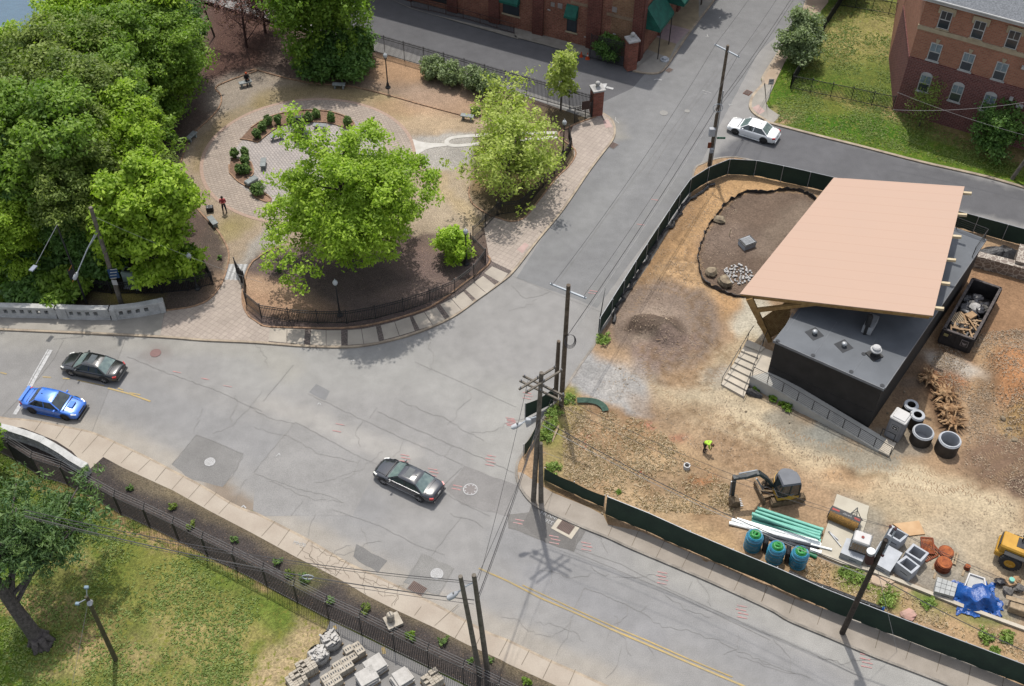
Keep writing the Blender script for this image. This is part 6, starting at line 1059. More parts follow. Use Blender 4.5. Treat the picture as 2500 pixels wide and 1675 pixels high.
  if belt_chrome:b=MB();b.beam((x0-.2,s_*(hw*.93),z0_-.01),(x1+.25,s_*(hw*.93),z0_-.01),.02,.03);b.beam((wb/2,s_*(hw+.01),.42),(-wb/2,s_*(hw+.01),.42),.02,.04);o=b.build('trim',CHR);o.parent=r
  else:b=MB();b.beam((wb/2-.35,s_*(hw-.01),.2),(-wb/2+.4,s_*(hw-.01),.2),.05,.1);o=b.build('sill',paint);o.parent=r
 b=MB();b.rbox((L/2-.03,0,.52*hs_),(.06,Wd*.42,.14),.02);b.rbox((L/2-.01,0,.32*hs_),(.08,Wd*.62,.1),.02);o=b.build('grille',BLACKM);o.parent=r
 b=MB();b.rbox((-L/2-.01,0,.4*hs_),(.1,Wd*.82,.2),.04);o=b.build('bumper',paint);o.parent=r
 b=MB();b.box((-L/2+.02,0,.72*hs_),(.03,.32,.15));o=b.build('licence_plate',WHITEF);o.parent=r
 b=MB()
 for f0,f1,w0 in((cab0-.02,cab0-.02,.86),):
  b.beam((X(cab0-.035),-hw*.8,.895*hs_),(X(cab0-.035),hw*.8,.895*hs_),.06,.03)
 o=b.build('cowl',BLACKM);o.parent=r
 b=MB()
 for s_ in(-1,1):b.beam((X(cab0-.03),s_*hw*.72,.90*hs_),(X(.05),s_*hw*.6,.73*hs_),.015,.02);
 b.beam((X(cab1+.02),-hw*.72,.99*hs_),(X(cab1+.02),hw*.72,.99*hs_),.02,.02);o=b.build('panel_gap',BLACKM);o.parent=r
 if scoop:b=MB();b.rbox((X(.16),0,.87*hs_),(.42,.62,.09),.03);o=b.build('hood_scoop',paint);o.parent=r;b=MB();b.box((X(.16)+.215,0,.872*hs_),(.02,.5,.05));q=b.build('scoop_mouth',BLACKM);q.parent=o
 if spoiler:
  b=MB();b.rbox((-L/2+.16,0,1.05*hs_),(.24,Wd*.8,.035),.015);b.box((-L/2+.18,-Wd*.33,1.0*hs_),(.1,.05,.12));b.box((-L/2+.18,Wd*.33,1.0*hs_),(.1,.05,.12));o=b.build('spoiler',paint);o.parent=r
  b=MB();b.rbox((L/2+.02,0,.2),(.2,Wd*.84,.03),.01);o=b.build('front_lip',BLACKM);o.parent=r
 if sunroof:b=MB();b.rbox((t0-.62,0,z1_+.003),(.5,.84,.02),.01);o=b.build('sunroof',CGL);o.parent=r
 b=MB();b.rbox((t1+.3,0,z1_+.02),(.14,.05,.05),.02);o=b.build('aerial',BLACKM);o.parent=r
 return r
def carpos(f,b_,z=0):f=Vector(f);b_=Vector(b_);return(f+b_)/2,ang(b_,f)
ALLOY=mat('alloy_rim',(.35,.35,.36),(.28,.28,.29),rough=.3,metal=.8);DARKRIM=mat('dark_rim',(.03,.03,.032),(.02,.02,.02),rough=.4)
def headed(w0,w1):return ang(w1,w0)
def near_side_centre(w0,w1,Wd,sgn):
 d=(w0-w1).normalized();nrm_=Vector((-d.y,d.x,0));nrm_=nrm_ if nrm_.y>0 else-nrm_;return(w0+w1)/2+nrm_*(Wd/2-.08)
a,b_=P1(0,2,650,318),P1(0,2,942,383);c0=near_side_centre(a,b_,1.83,1)
car('black_sedan','black sedan with sunroof on the bridge approach, next to the blue car',4.8,1.83,1.44,paint_mat('black_paint',(.008,.009,.01)),(c0.x,c0.y,0),headed(a,b_),ALLOY,wb=2.73,sunroof=True)
a,b_=P1(0,2,590,712),P1(0,2,295,650);c0=near_side_centre(a,b_,1.8,1)
car('blue_sedan','bright blue sports sedan with bonnet scoop and rear spoiler at the stop line',4.6,1.8,1.47,paint_mat('blue_paint',(.03,.13,.48),.2),(c0.x,c0.y,0),headed(a,b_),DARKRIM,wb=2.65,scoop=True,spoiler=True,glassrear=CGL)
a,b_=P1(1,2,1165,1287),P1(1,2,1478,1437);c0=near_side_centre(a,b_,1.86,1)
car('dark_sedan','dark navy saloon with chrome trim alone in the middle of the junction',5.05,1.86,1.44,paint_mat('navy_paint',(.012,.014,.02)),(c0.x,c0.y,0),headed(a,b_),ALLOY,wb=2.97,belt_chrome=True,sunroof=True)
a,b_=P1(2,0,2027,1200),P1(2,0,2272,1278);c0=near_side_centre(a,b_,1.85,1)
car('white_sedan','white sedan with black wheels turning in the cross street',4.8,1.85,1.43,paint_mat('white_paint_car',(.62,.63,.64)),(c0.x,c0.y,0),headed(a,b_),DARKRIM,wb=2.77)
#  pavilion
def Zm(ox,oy,sc):return lambda x,y,z=0.0:W(ox+x*sc,oy+y*sc,z)
Z1=Zm(1740,680,.28064);Z2=Zm(1740,1120,.19134);Z3=Zm(2080,1220,.21683);Z4=Zm(2280,540,.29333)
def hit(px,py,p0,n):
 d=_f*F_PX+_R*(px-1250)-_U*(py-837.5);return CAM+d*((p0-CAM).dot(n)/d.dot(n))
cn=Vector((-.2126,.0538,.9757)).normalized();cp0=W(1806,717.5,5.2)
cA,cB,cC,cD=[hit(x,y,cp0,cn)for x,y in((2035.5,433.7),(2355,455.6),(2278,771),(1806,717.5))]
dx_=(cC-cD).normalized();dy_=(cB-cC).normalized()
DECK=bpy.data.materials.new('roof_deck_mat');DECK.use_nodes=True
def deck_nodes():
 nt=DECK.node_tree;b=nt.nodes['Principled BSDF'];L=nt.links.new;tc=nt.nodes.new('ShaderNodeTexCoord');w_=nt.nodes.new('ShaderNodeTexWave');w_.bands_direction='Y';w_.inputs['Scale'].default_value=.32;w_.inputs['Distortion'].default_value=.0;w_.wave_profile='SAW'
 L(tc.outputs['UV'],w_.inputs[0]);r=nt.nodes.new('ShaderNodeMapRange');r.inputs[1].default_value=.9;r.inputs[2].default_value=.97;L(w_.outputs[0],r.inputs[0])
 n=nt.nodes.new('ShaderNodeTexNoise');n.inputs['Scale'].default_value=.35;n.inputs['Detail'].default_value=8;L(tc.outputs['Object'],n.inputs['Vector'])
 mx=nt.nodes.new('ShaderNodeMix');mx.data_type='RGBA';mx.inputs[6].default_value=(*S(214,179,156),1);mx.inputs[7].default_value=(*S(209,177,156),1);L(n.outputs[0],mx.inputs[0])
 m2=nt.nodes.new('ShaderNodeMix');m2.data_type='RGBA';L(r.outputs[0],m2.inputs[0]);L(mx.outputs[2],m2.inputs[6]);m2.inputs[7].default_value=(*S(206,171,148),1);L(m2.outputs[2],b.inputs['Base Color']);b.inputs['Roughness'].default_value=.8
deck_nodes()
GLU=mat('glulam',S(196,160,104),S(166,128,76),scale=3,fine=.1);LUM=mat('fresh_timber',S(238,220,186),S(220,200,164),scale=3)
BLKW=mat('black_cladding',(.012,.011,.010),(.02,.018,.017),rough=.8,scale=1);ROOFM=mat('roof_membrane',S(116,121,128),S(102,107,114),scale=.6,fine=.08,fscale=30,rough=.6)
pav=empty('pavilion',(cD.x,cD.y,0));tag(pav,'timber pavilion with large tilted pale pink deck roof over a black flat roofed block','pavilion')
def plate(q,t,m,nm,par,uv=False):
 b=MB();lo=[p-cn*t for p in q];b.add(list(q)+lo,[tuple(range(len(q)))[::-1]if False else tuple(range(len(q))),tuple(range(2*len(q)-1,len(q)-1,-1))]+[(i,len(q)+i,len(q)+(i+1)%len(q),(i+1)%len(q))for i in range(len(q))])
 o=b.build(nm,m,par);L_=par.location
 if uv:add_uv(o,lambda v:((v+L_-cD).dot(dx_),(v+L_-cD).dot(dy_)))
 bm=bmesh.new();bm.from_mesh(o.data);bmesh.ops.recalc_face_normals(bm,faces=bm.faces);bm.to_mesh(o.data);bm.free();return o
sm1=cA.lerp(cB,.083);sm2=cD.lerp(cC,.325)
plate([cD,sm2,sm1,cA],.05,DECK,'roof_deck',pav,True);plate([sm2+cn*.012,cC+cn*.012,cB+cn*.012,sm1+cn*.012],.06,DECK,'roof_deck',pav,True)
ctr_=(cA+cB+cC+cD)/4;plate([p+(ctr_-p).normalized()*.06-cn*.07 for p in(cD,cC,cB,cA)],.16,GLU,'fascia',pav)
for x,y in[(1832,193),(1790,385),(1740,580),(1692,788),(1640,998),(1585,1220)]:
 e=hit(TX[3]+(x+36)*.27421,TY[1]+y*.27421,cp0-cn*.16,cn);b=MB();b.beam(e-dx_*13.0*(.62 if y<400 else.8),e,.2,.2,up=cn);b.build('rafter',LUM,pav)
for f in(.03,.5,.97):b=MB();a_=cD.lerp(cA,f)-cn*.45+dx_*.3;c_=cC.lerp(cB,f)-cn*.45-dx_*.3;b.beam(a_,c_,.25,.4,up=cn);b.build('girder',GLU,pav)
colA=hit(1829,727,cp0-cn*.3,cn);colB=W(1880,832,1.2);b=MB();b.beam(colA,colB,.5,.42,up=(0,1,0),w2=.3);b.build('column',GLU,pav)
b=MB();b.beam(hit(1848,757,colA,Vector((-dx_.y,dx_.x,0)).normalized()),hit(2010,738,cp0-cn*.55,cn),.26,.3);b.build('brace',GLU,pav)
sA,sB,sC,sD=W(1848,788,2.9),W(1874,826,1.25),W(1930,738,3.4),W(1925,750,2.4)
for k in range(16):t=k/15;b=MB();p0=sA.lerp(sB,t);p1=p0+(Vector((sC.x,sC.y,0))-Vector((sA.x,sA.y,0)))*(1-.35*t)+Vector((0,0,.9*(1-t)));b.beam(p0,p1,.09,.07);b.build('screen_slat',GLU,pav)
for(x,y,dz)in((2126,770,0),(2250,700,0),(2100,520,0)):
 p_=hit(x,y,cp0-cn*.7,cn);b=MB();b.beam(p_,(p_.x,p_.y,4.6),.3,.34);b.build('column',BLACKM,pav)
L0,M0=Vector((19.05,56.76,0)),Vector((25.85,52.34,0));sdv=Vector((11.29,15.5,0)).normalized();fdv=(M0-L0).normalized();ZR=4.7
blk=empty('black_building',L0);tag(blk,'windowless black clad block with grey flat roof and vents under the timber canopy','building')
F1=M0+sdv*19.2;F2=L0+sdv*19.2
b=MB();b.prism([(p.x,p.y)for p in(L0,M0,F1,F2)],.05,ZR-.12);b.build('wall',BLKW,blk)
b=MB();rp=[L0-fdv*.12-sdv*.12,M0+fdv*.12-sdv*.12,F1+fdv*.12+sdv*.1,F2-fdv*.12+sdv*.1];b.prism([(p.x,p.y)for p in rp],ZR-.115,ZR);b.build('roof',ROOFM,blk)
b=MB();b.beam(L0-fdv*.14-sdv*.15+Vector((0,0,ZR-.08)),M0+fdv*.14-sdv*.15+Vector((0,0,ZR-.08)),.05,.22);b.beam(M0+fdv*.15+Vector((0,0,ZR-.08)),F1+fdv*.15+Vector((0,0,ZR-.08)),.05,.22);b.build('roof_trim',mat('grey_trim',S(150,152,156)),blk)
b=MB();nf_=-sdv;b.beam(L0-sdv*.02+Vector((0,0,1.9)),M0-sdv*.02+Vector((0,0,1.9)),.05,.03);b.build('wall_ledge',mat('dark_line',S(60,58,56)),blk)
for x,y in((890,462),(1146,568)):
 p_=Z1(x,y,ZR+.25);b=MB();b.box((p_.x,p_.y,ZR+.006),(1.0,1.0,.012),rz=.5);v=b.build('roof_patch',mat('membrane_patch',S(78,80,84)),blk)
 b=MB();b.cyl((p_.x,p_.y,ZR),(p_.x,p_.y,ZR+.22),.1,n=12);b.lathe((p_.x,p_.y,ZR+.2),[(.12,0),(.2,.03),(.2,.1),(.14,.18),(.03,.22)],14);b.build('vent',GALV,blk)
p_=Z1(1425,610,ZR+.7);b=MB();b.box((p_.x,p_.y,ZR+.05),(.9,.9,.1),rz=.5);b.cyl((p_.x,p_.y,ZR),(p_.x,p_.y,ZR+.55),.22,n=14);b.build('fan_curb',BLACKM,blk)
b=MB();b.lathe((p_.x,p_.y,ZR+.5),[(.36,0),(.4,.05),(.4,.14),(.3,.2),(.3,.34),(.22,.42),(.04,.45)],18);b.build('fan_hood',mat('white_metal',S(226,226,226)),blk)
for x,y in((565,545),(873,670),(1205,812),(1475,932),(1313,657)):
 p_=Z1(x,y,ZR);b=MB();b.cyl((p_.x,p_.y,ZR+.005),(p_.x,p_.y,ZR+.03),.16,n=12);b.build('roof_drain',MATS['membrane_patch'],blk)
b=MB();p_=Z1(1375,385,ZR+.6);b.box((p_.x,p_.y,ZR+.45),(.7,1.5,.7),rz=-.55);b.build('rooftop_unit',mat('unit_grey',S(176,178,182)),blk)
jb=MB()
for a_,c_ in(((1080,380),(890,650)),((1310,690),(1230,800)),((700,300),(560,540)),((760,290),(640,460)),((1420,520),(1380,590))):jb.beam(Z1(*a_,ZR+.008),Z1(*c_,ZR+.008),.06,.006)
jb.build('membrane_seam',mat('seam_grey',S(134,138,144)),blk)
def rail(root,pts,h=1.05,n_int=4,m=None,step=1.9):
 m=m or BLACKM;q=resample(pts,step)
 for p in q:b=MB();b.beam(p,p+Vector((0,0,h)),.045);b.build('post',m,root)
 b=MB();b.tube([p+Vector((0,0,h))for p in q],.03,6);b.build('top_rail',m,root)
 if n_int:
  b=MB()
  for k in range(n_int):b.tube([p+Vector((0,0,h*(k+.5)/(n_int+.5)))for p in q],.012,4)
  b.build('wires',m,root)
rr0=empty('terrace_railing',F1);tag(rr0,'black horizontal bar railing at the far end of the flat roof near the stone wall','railing');tz=Vector((0,0,ZR));rail(rr0,[F2+tz+fdv*1.5,F1+tz-fdv*.1],1.05,5);rail(rr0,[F1+tz,F1-sdv*2.6+tz],1.05,2)
CW_=mat('white_concrete_work',S(226,214,196),S(206,196,180),scale=1.2,fine=.05);st_=empty('entrance_stair',Z1(170,985,.1));tag(st_,'pale concrete stair with black handrails left of the black building','stair')
b0,b1_,t0_,t1_=Z1(70,930,.1),Z1(270,1040,.1),Z1(300,545,1.3),Z1(440,595,1.3)
for k in range(7):
 f0=k/8;a0_,a1_=b0.lerp(t0_,f0),b1_.lerp(t1_,f0);z_=.27+k*.15;b=MB();b.prism([(p.x,p.y)for p in(a0_,a1_,b1_.lerp(t1_,f0+.13),b0.lerp(t0_,f0+.13))],.05,z_);b.build('step',CW_,st_)
b=MB();pA,pB=b0.lerp(t0_,.875),b1_.lerp(t1_,.875);b.prism([(p.x,p.y)for p in(pA,pB,Z1(455,600,1.3),Z1(300,530,1.3))],.05,1.32);b.build('landing',CW_,st_)
for a_,c_ in((b0,t0_),(b1_.lerp(b0,.06),t1_.lerp(t0_,.06))):
 b=MB();q=[a_+Vector((0,0,.9)),c_+Vector((0,0,.95)),c_+(c_-a_).normalized()*.8+Vector((0,0,.8))];b.tube(q,.028,6)
 for f in(0.02,.35,.7,1):p=a_.lerp(c_,f);b.tube([p,p+Vector((0,0,.93))],.022,5)
 b.build('handrail',BLACKM,st_)
rp_=empty('access_ramp',Z1(1530,1550,.1));tag(rp_,'long concrete ramp with black railing along the front of the black building','ramp')
o0,o1,i0,i1=Z1(328,850,1.25),Z1(1530,1552,.16),Z1(500,810,1.25),Z1(1592,1442,.16)
def ramp_z(p):t=max(0,min(1,(Vector((p[0],p[1]))-Vector((o0.x,o0.y))).length/(Vector((o1.x,o1.y))-Vector((o0.x,o0.y))).length));return 1.25-1.09*max(0,(t-.16)/.84)
b=MB();oo=resample([o0,o1],count=9);ii=resample([i0,i1],count=9)
for k in range(8):
 q=[oo[k],oo[k+1],ii[k+1],ii[k]];b.add([(p.x,p.y,.02)for p in q]+[(p.x,p.y,ramp_z(oo[k]if j in(0,3)else oo[k+1]))for j,p in enumerate(q)],[(3,2,1,0),(4,5,6,7),(0,1,5,4),(2,3,7,6)]+([(3,0,4,7)]if k==0 else[])+([(1,2,6,5)]if k==7 else[]))
b.build('ramp_slab',mat('ramp_concrete',S(206,204,196),S(188,186,180),scale=1,fine=.06),rp_)
b=MB();q=[Z1(440,600,1.28),Z1(545,640,1.28),i0,o0];b.prism([(p.x,p.y)for p in q],.02,1.262);b.build('landing',CW_,rp_)
b=MB();q=[o1,i1,i1+(i1-i0).normalized()*.7,o1+(o1-o0).normalized()*.9];b.prism([(p.x,p.y)for p in(o1.lerp(o0,.07),i1.lerp(i0,.07),i1,o1)],.02,.3);b.build('end_slab',CW_,rp_)
pts=[Vector((p.x,p.y,ramp_z(p)))for p in resample([o0.lerp(i0,.08),o1.lerp(i1,.08)],count=11)];rail(rp_,pts,.98,5,step=1.2)
rail(rp_,[Z1(1455,1375,.2),Z1(1565,1430,.2)],.9,0,step=1.4)
b=MB();q=[Z1(300,980,.16),Z1(330,985,.3),Z1(380,1010,.18),Z1(430,1030,.2)];b.tube(q,[.25,.3,.28,.15],6);tag(b.build('plastic_sheet',BPL),'crumpled black plastic lying at the foot of the stair','plastic sheet')
for i,(x,y,s_)in enumerate([(370,960,.35),(520,1040,.4),(650,1110,.5),(600,1080,.3)]):shrub('weed',['small weed by the stair foot under the ramp wall','weed against the ramp wall, second from the stair','largest weed clump against the ramp wall','small weed left of the largest clump at the ramp wall'][i],'plant',None,190+i,Z1(x,y+20,.1),s_,s_,'mid',per=22,n=14,size=.12,stems=2)
b=MB();la,lb_=Z1(2050,165,1.6),Z1(1905,345,4.7);la=Z1(2055,185,.1);lb_=M0+sdv*9+fdv*.2+Vector((0,0,4.9));lb_=Z1(1905,350,3.6)
o_=Vector((.2,.25,0))
for s_ in(-1,1):b.beam(la+o_*s_,lb_+o_*s_,.05,.08)
for k in range(12):p=la.lerp(lb_,(k+.5)/12);b.beam(p-o_,p+o_,.03)
tag(b.build('ladder',mat('blue_ladder',S(120,150,180))),'light blue ladder leaning against the side of the black block','ladder')
STW=bpy.data.materials.new('rubble_mat');STW.use_nodes=True
nt=STW.node_tree;vb=nt.nodes['Principled BSDF'];vo=nt.nodes.new('ShaderNodeTexVoronoi');vo.feature='DISTANCE_TO_EDGE';vo.inputs['Scale'].default_value=2.4;tc=nt.nodes.new('ShaderNodeTexCoord');nt.links.new(tc.outputs['Object'],vo.inputs['Vector']);rm=nt.nodes.new('ShaderNodeMapRange');rm.inputs[1].default_value=.03;rm.inputs[2].default_value=.09;nt.links.new(vo.outputs['Distance'],rm.inputs[0]);mx=nt.nodes.new('ShaderNodeMix');mx.data_type='RGBA';mx.inputs[6].default_value=(*S(206,196,182),1);mx.inputs[7].default_value=(*S(138,122,110),1);nt.links.new(rm.outputs[0],mx.inputs[0]);nt.links.new(mx.outputs[2],vb.inputs['Base Color'])
b=MB();q=P(3,1,[(1930,705),(2270,790),(2400,830),(2400,880),(2250,838),(1895,745)],1.3);b.prism([(p.x,p.y)for p in q],0,1.3);sw=b.build('stone_wall',STW)
q=P(3,1,[(2300,640),(2420,660),(2420,830),(2260,790)],1.6);b=MB();b.prism([(p.x,p.y)for p in q],0,1.6);sw2=b.build('stone_wall',STW)
tag(sw,'low rubble stone wall between the fence and the dumpster','wall');tag(sw2,'stone wall block at the right edge above the dumpster','wall')
b=MB();rg=random.Random(3);c0_=P1(3,1,2140,690,.5);n_=18;b.add([(c0_.x+cos(i*2*pi/n_)*(1.5+.5*rg.random()),c0_.y+sin(i*2*pi/n_)*(.7+.35*rg.random()),.12)for i in range(n_)]+[(c0_.x+cos(i*2*pi/n_)*.8,c0_.y+sin(i*2*pi/n_)*.4,.3+.4*rg.random())for i in range(n_)]+[(c0_.x,c0_.y,.7)],[(i,(i+1)%n_,n_+(i+1)%n_,n_+i)for i in range(n_)]+[(n_+i,n_+(i+1)%n_,2*n_)for i in range(n_)])
tag(b.build('black_tarp',BPL),'glossy black plastic sheet heaped behind the stone wall','tarp')
#  dumpster
hD=1.7;a,b_,c_,d_=Z4(322,480,hD),Z4(560,560,hD),Z4(330,990,hD),Z4(80,900,hD);dmp=empty('dumpster',Z4(40,1040,.1));tag(dmp,'long open black dumpster full of rubbish and broken pallets','dumpster')
DM=mat('dumpster_black',(.014,.013,.014),(.025,.022,.022),rough=.6,scale=3)
def lp(f,g):return a.lerp(b_,f).lerp(d_.lerp(c_,f),g)
def sidew(p,q,nm,z0=.25,z1=hD,t=.1):
 d=(q-p).normalized();n_=Vector((-d.y,d.x,0));cc=(a+c_)/2;n_=n_ if n_.dot(cc-p)>0 else-n_
 bb=MB();bb.prism([(v.x,v.y)for v in(p,q,q+n_*t,p+n_*t)],z0,z1);L_=(q-p).length
 for k in range(int(L_/.8)+1):v=p+d*(.05+k*(L_-.1)/max(1,int(L_/.8)));bb.box((v.x-n_.x*.05,v.y-n_.y*.05,(z0+z1)/2),(.12,.12,z1-z0-.1),rz=ang((0,0),d))
 bb.build(nm,DM,dmp);r2=MB();r2.beam(Vector((p.x,p.y,z1+.04))+n_*.03,Vector((q.x,q.y,z1+.04))+n_*.03,.2,.1);r2.build('rim',mat('scuffed_rim',S(112,104,102),S(80,74,74),scale=4),dmp)
sidew(a,b_,'end_wall');sidew(b_,c_,'side_wall');sidew(c_,d_,'end_wall');sidew(d_,a,'side_wall')
bb=MB();bb.prism([(p.x,p.y)for p in(a,b_,c_,d_)],.2,.3);bb.build('floor',DM,dmp)
for f,g in((.1,.96),(.9,.96),(.1,.08),(.9,.08)):p=lp(f,g);bb=MB();bb.cyl((p.x-.1,p.y,.2),(p.x+.1,p.y,.2),.12,n=10);bb.build('roller',DM,dmp)
dd=(c_-d_).normalized();n_=Vector((dd.y,-dd.x,0));n_=n_ if n_.y<0 else-n_
def sticker(p,w_,h_,root,d,n_,m,nm='sticker',o=.012):bb=MB();bb.box(p+n_*o,(w_,.02,h_),rz=ang((0,0),d));return bb.build(nm,m,root)
pl_=d_.lerp(c_,.78);sticker(Vector((pl_.x,pl_.y,1.15)),.56,.62,dmp,dd,n_,mat('sticker_grey',S(170,160,158)),o=.12);s2=sticker(Vector((pl_.x,pl_.y,1.15)),.48,.54,dmp,dd,n_,DM,o=.135)
bb=MB();o3=Vector((pl_.x,pl_.y,1.15))+n_*.15;bb.add([o3+dd*x+Vector((0,0,z))for x,z in((-.2,.1),(0,.02),(.2,.1),(.12,-.1),(0,-.2),(-.12,-.1))],[(0,1,4,5),(1,2,3,4)]);bb.build('emblem',MATS['sticker_grey'],dmp)
pl_=d_.lerp(c_,.14);sticker(Vector((pl_.x,pl_.y,1.35)),.34,.26,dmp,dd,n_,mat('sticker_yellow',S(190,176,120)),o=.12)
cols=[mat('rub_black',(.012,.012,.014),(.03,.03,.035),rough=.3,scale=5),mat('rub_wood',S(206,176,142),S(170,140,108),scale=4),mat('rub_white',S(215,212,208),S(180,178,176),scale=4),mat('rub_grey',S(140,136,132),S(100,98,96),scale=4),mat('cardboard',S(200,166,128),S(180,146,110),scale=3)]
rg=random.Random(12)
for i in range(26):
 f,g=rg.uniform(.15,.85),rg.uniform(.2,.5);p=lp(f,g);bb=MB();bb.ball((p.x,p.y,.9+.35*rg.random()),rg.uniform(.2,.42),10,(1.2,1,.7),.25,rg);tag(bb.build('rubbish_bag',cols[(0,0,0,2,3,0)[i%6]]),'crumpled rubbish sack in the far half of the open dumpster','rubbish bag','rubbish sacks in the dumpster')
for i in range(34):
 f,g=rg.uniform(.12,.88),rg.uniform(.6,.94);p=lp(f,g);th=rg.uniform(0,pi);bb=MB();v=Vector((cos(th),sin(th),rg.uniform(-.3,.3)))*rg.uniform(.3,.62);q=Vector((p.x,p.y,1.25+.3*rg.random()));bb.beam(q-v,q+v,.13,.05);tag(bb.build('scrap_board',cols[(1,1,4,1,3)[i%5]]),'broken wooden board in the near half of the dumpster','board','scrap boards in the dumpster')
def pallet(p,rz,m,w_=1.2,l_=1.0,z=.0,nm='pallet',tilt=0):
 r=empty(nm,(p[0],p[1],z),rz);r.rotation_euler=(tilt,0,rz)
 for k in range(7):bb=MB();bb.box((-w_/2+.08+k*(w_-.16)/6,0,.13),(.11,l_,.02));o=bb.build('slat',m);o.parent=r
 for y in(-l_/2+.05,0,l_/2-.05):bb=MB();bb.box((0,y,.06),(w_,.09,.1));o=bb.build('runner',m);o.parent=r
 return r
WOOD=mat('pallet_wood',S(200,178,148),S(168,146,118),scale=4,fine=.15)
tag(pallet(lp(.22,.72),.55,WOOD,z=1.35,tilt=.3),'light wooden pallet on top of the dumpster waste','pallet');p=lp(.55,.6);bb=MB();bb.rbox((p.x,p.y,1.5),(.8,.55,.3),.02,rz=.6);tag(bb.build('cardboard_box',cols[4]),'flattened cardboard box in the middle of the dumpster','box')
#  precast rings, porta toilet
PC=mat('precast_grey',S(214,218,224),S(196,200,206),scale=1.5,fine=.06);PCD=mat('tar_coated',(.02,.017,.014),(.035,.03,.026),rough=.7,scale=2)
def ring_part(r,prof,m,nm,n=36):bb=MB();bb.lathe((0,0,0),prof,n,cap=False);bb.f+=[];o=bb.build(nm,m,smooth=True);o.parent=r;return o
def manring(x0,x1,yc,h,lb,ri,kind,z=.1):
 A_,B_=W(x0,yc,h+z),W(x1,yc,h+z);c=(A_+B_)/2;R_=(B_-A_).length/2;r=empty('concrete_ring',(c.x,c.y,z));tag(r,lb,'concrete ring','round concrete manhole sections')
 ring_part(r,[(R_*.98,0),(R_,.02),(R_,h-.16)],PCD,'outer_wall');r_in=R_*ri
 ring_part(r,[(R_,h-.16),(R_,h-.08),(R_*.93,h-.07),(R_*.93,h),(r_in,h)],PC,'rim');ring_part(r,[(r_in,h),(r_in,.06),(0.01,.05)],PC if kind else PCD,'inner_wall');return r
manring(2229.2,2281.2,1053,1.05,'open concrete ring nearest the portable toilet, with a pipe hole inside',.82,1)
manring(2293.2,2347.5,1072,1.3,'taller open concrete ring, rightmost of the group',.82,1);manring(2223,2259,1012,1.25,'narrow mouthed tarred concrete cone behind the open ring',.56,0);manring(2207.8,2243.6,987.5,1.2,'narrow mouthed concrete cone farthest back, behind the portable toilet',.56,0)
pt=empty('portable_toilet',P1(3,2,1175,845,.1),radians(-38));tag(pt,'grey portable toilet with white domed roof and square badge beside the black building','portable toilet')
TG=mat('toilet_grey',S(150,150,152),S(136,136,140),scale=2);TW=mat('toilet_white',S(238,236,234),S(228,226,224))
def part(nm,m,fn,root,smooth=False):bb=MB();fn(bb);o=bb.build(nm,m,smooth=smooth);o.parent=root;return o
part('cabin',TG,lambda b:b.rbox((0,0,1.05),(1.12,1.12,2.0),.04),pt);part('roof',TW,lambda b:(b.rbox((0,0,2.12),(1.22,1.22,.16),.07),b.rbox((0,0,2.23),(.95,.95,.1),.05)),pt);part('door',mat('toilet_door',S(166,166,168)),lambda b:b.rbox((0,-.57,1.0),(.78,.03,1.75),.01),pt)
for k in range(6):part('rib',TG,lambda b:b.box((-.575,-.42+k*.17,1.0),(.03,.05,1.7)),pt)
bd=part('badge',BLACKM,lambda b:b.box((0,-.595,1.35),(.5,.02,.5)),pt);part('badge_mark',TW,lambda b:(b.box((0,-.61,1.55),(.4,.01,.03)),b.box((0,-.61,1.15),(.4,.01,.03)),b.box((-.2,-.61,1.35),(.03,.01,.4)),b.box((.2,-.61,1.35),(.03,.01,.4)),b.add([(-.14,-.61,1.42),(0,-.61,1.36),(.14,-.61,1.42),(0,-.61,1.22)],[(0,3,2,1)])),bd)
part('vent_pipe',TW,lambda b:b.cyl((.45,.45,2.0),(.45,.45,2.5),.05,n=8),pt)
#  stumps and roots
RT=mat('root_wood',S(214,178,136),S(160,120,82),scale=2,fine=.3,fscale=8,bump=.06);rg=random.Random(31)
for i,(x,y,s_,lb)in enumerate([(1490,370,.95,'dark upright stump, topmost of the uprooted roots'),(1620,510,1.1,'tangled stump with pale sawn root ends, middle of the heap'),(1660,640,1.0,'stump with splayed brown roots below the middle one'),(1690,750,1.0,'split pale brown stump at the bottom of the root heap')]):
 p=P1(3,2,x,y,.1);s_*=.85;r=empty('tree_stump',p);tag(r,lb,'stump','uprooted stumps');bb=MB();bb.ball((0,0,.45*s_),.62*s_,12,(1,.9,.75),.28,rg)
 o=bb.build('core',RT);o.parent=r;bb=MB()
 for k in range(22):
  a_=rg.uniform(0,2*pi);e=Vector((cos(a_),sin(a_),rg.uniform(-.2,.35)));q=[e*.3*s_+Vector((0,0,.4*s_))]
  for m_ in range(3):e=(e+Vector((rg.uniform(-.6,.6),rg.uniform(-.6,.6),rg.uniform(-.35,.3)))).normalized();q.append(q[-1]+e*.33*s_)
  q=[Vector((v.x,v.y,max(v.z,.03)))for v in q];w_=rg.uniform(.07,.16);bb.tube(q,[w_,w_*.8,w_*.55,w_*.3],6)
 o=bb.build('roots',RT);o.parent=r
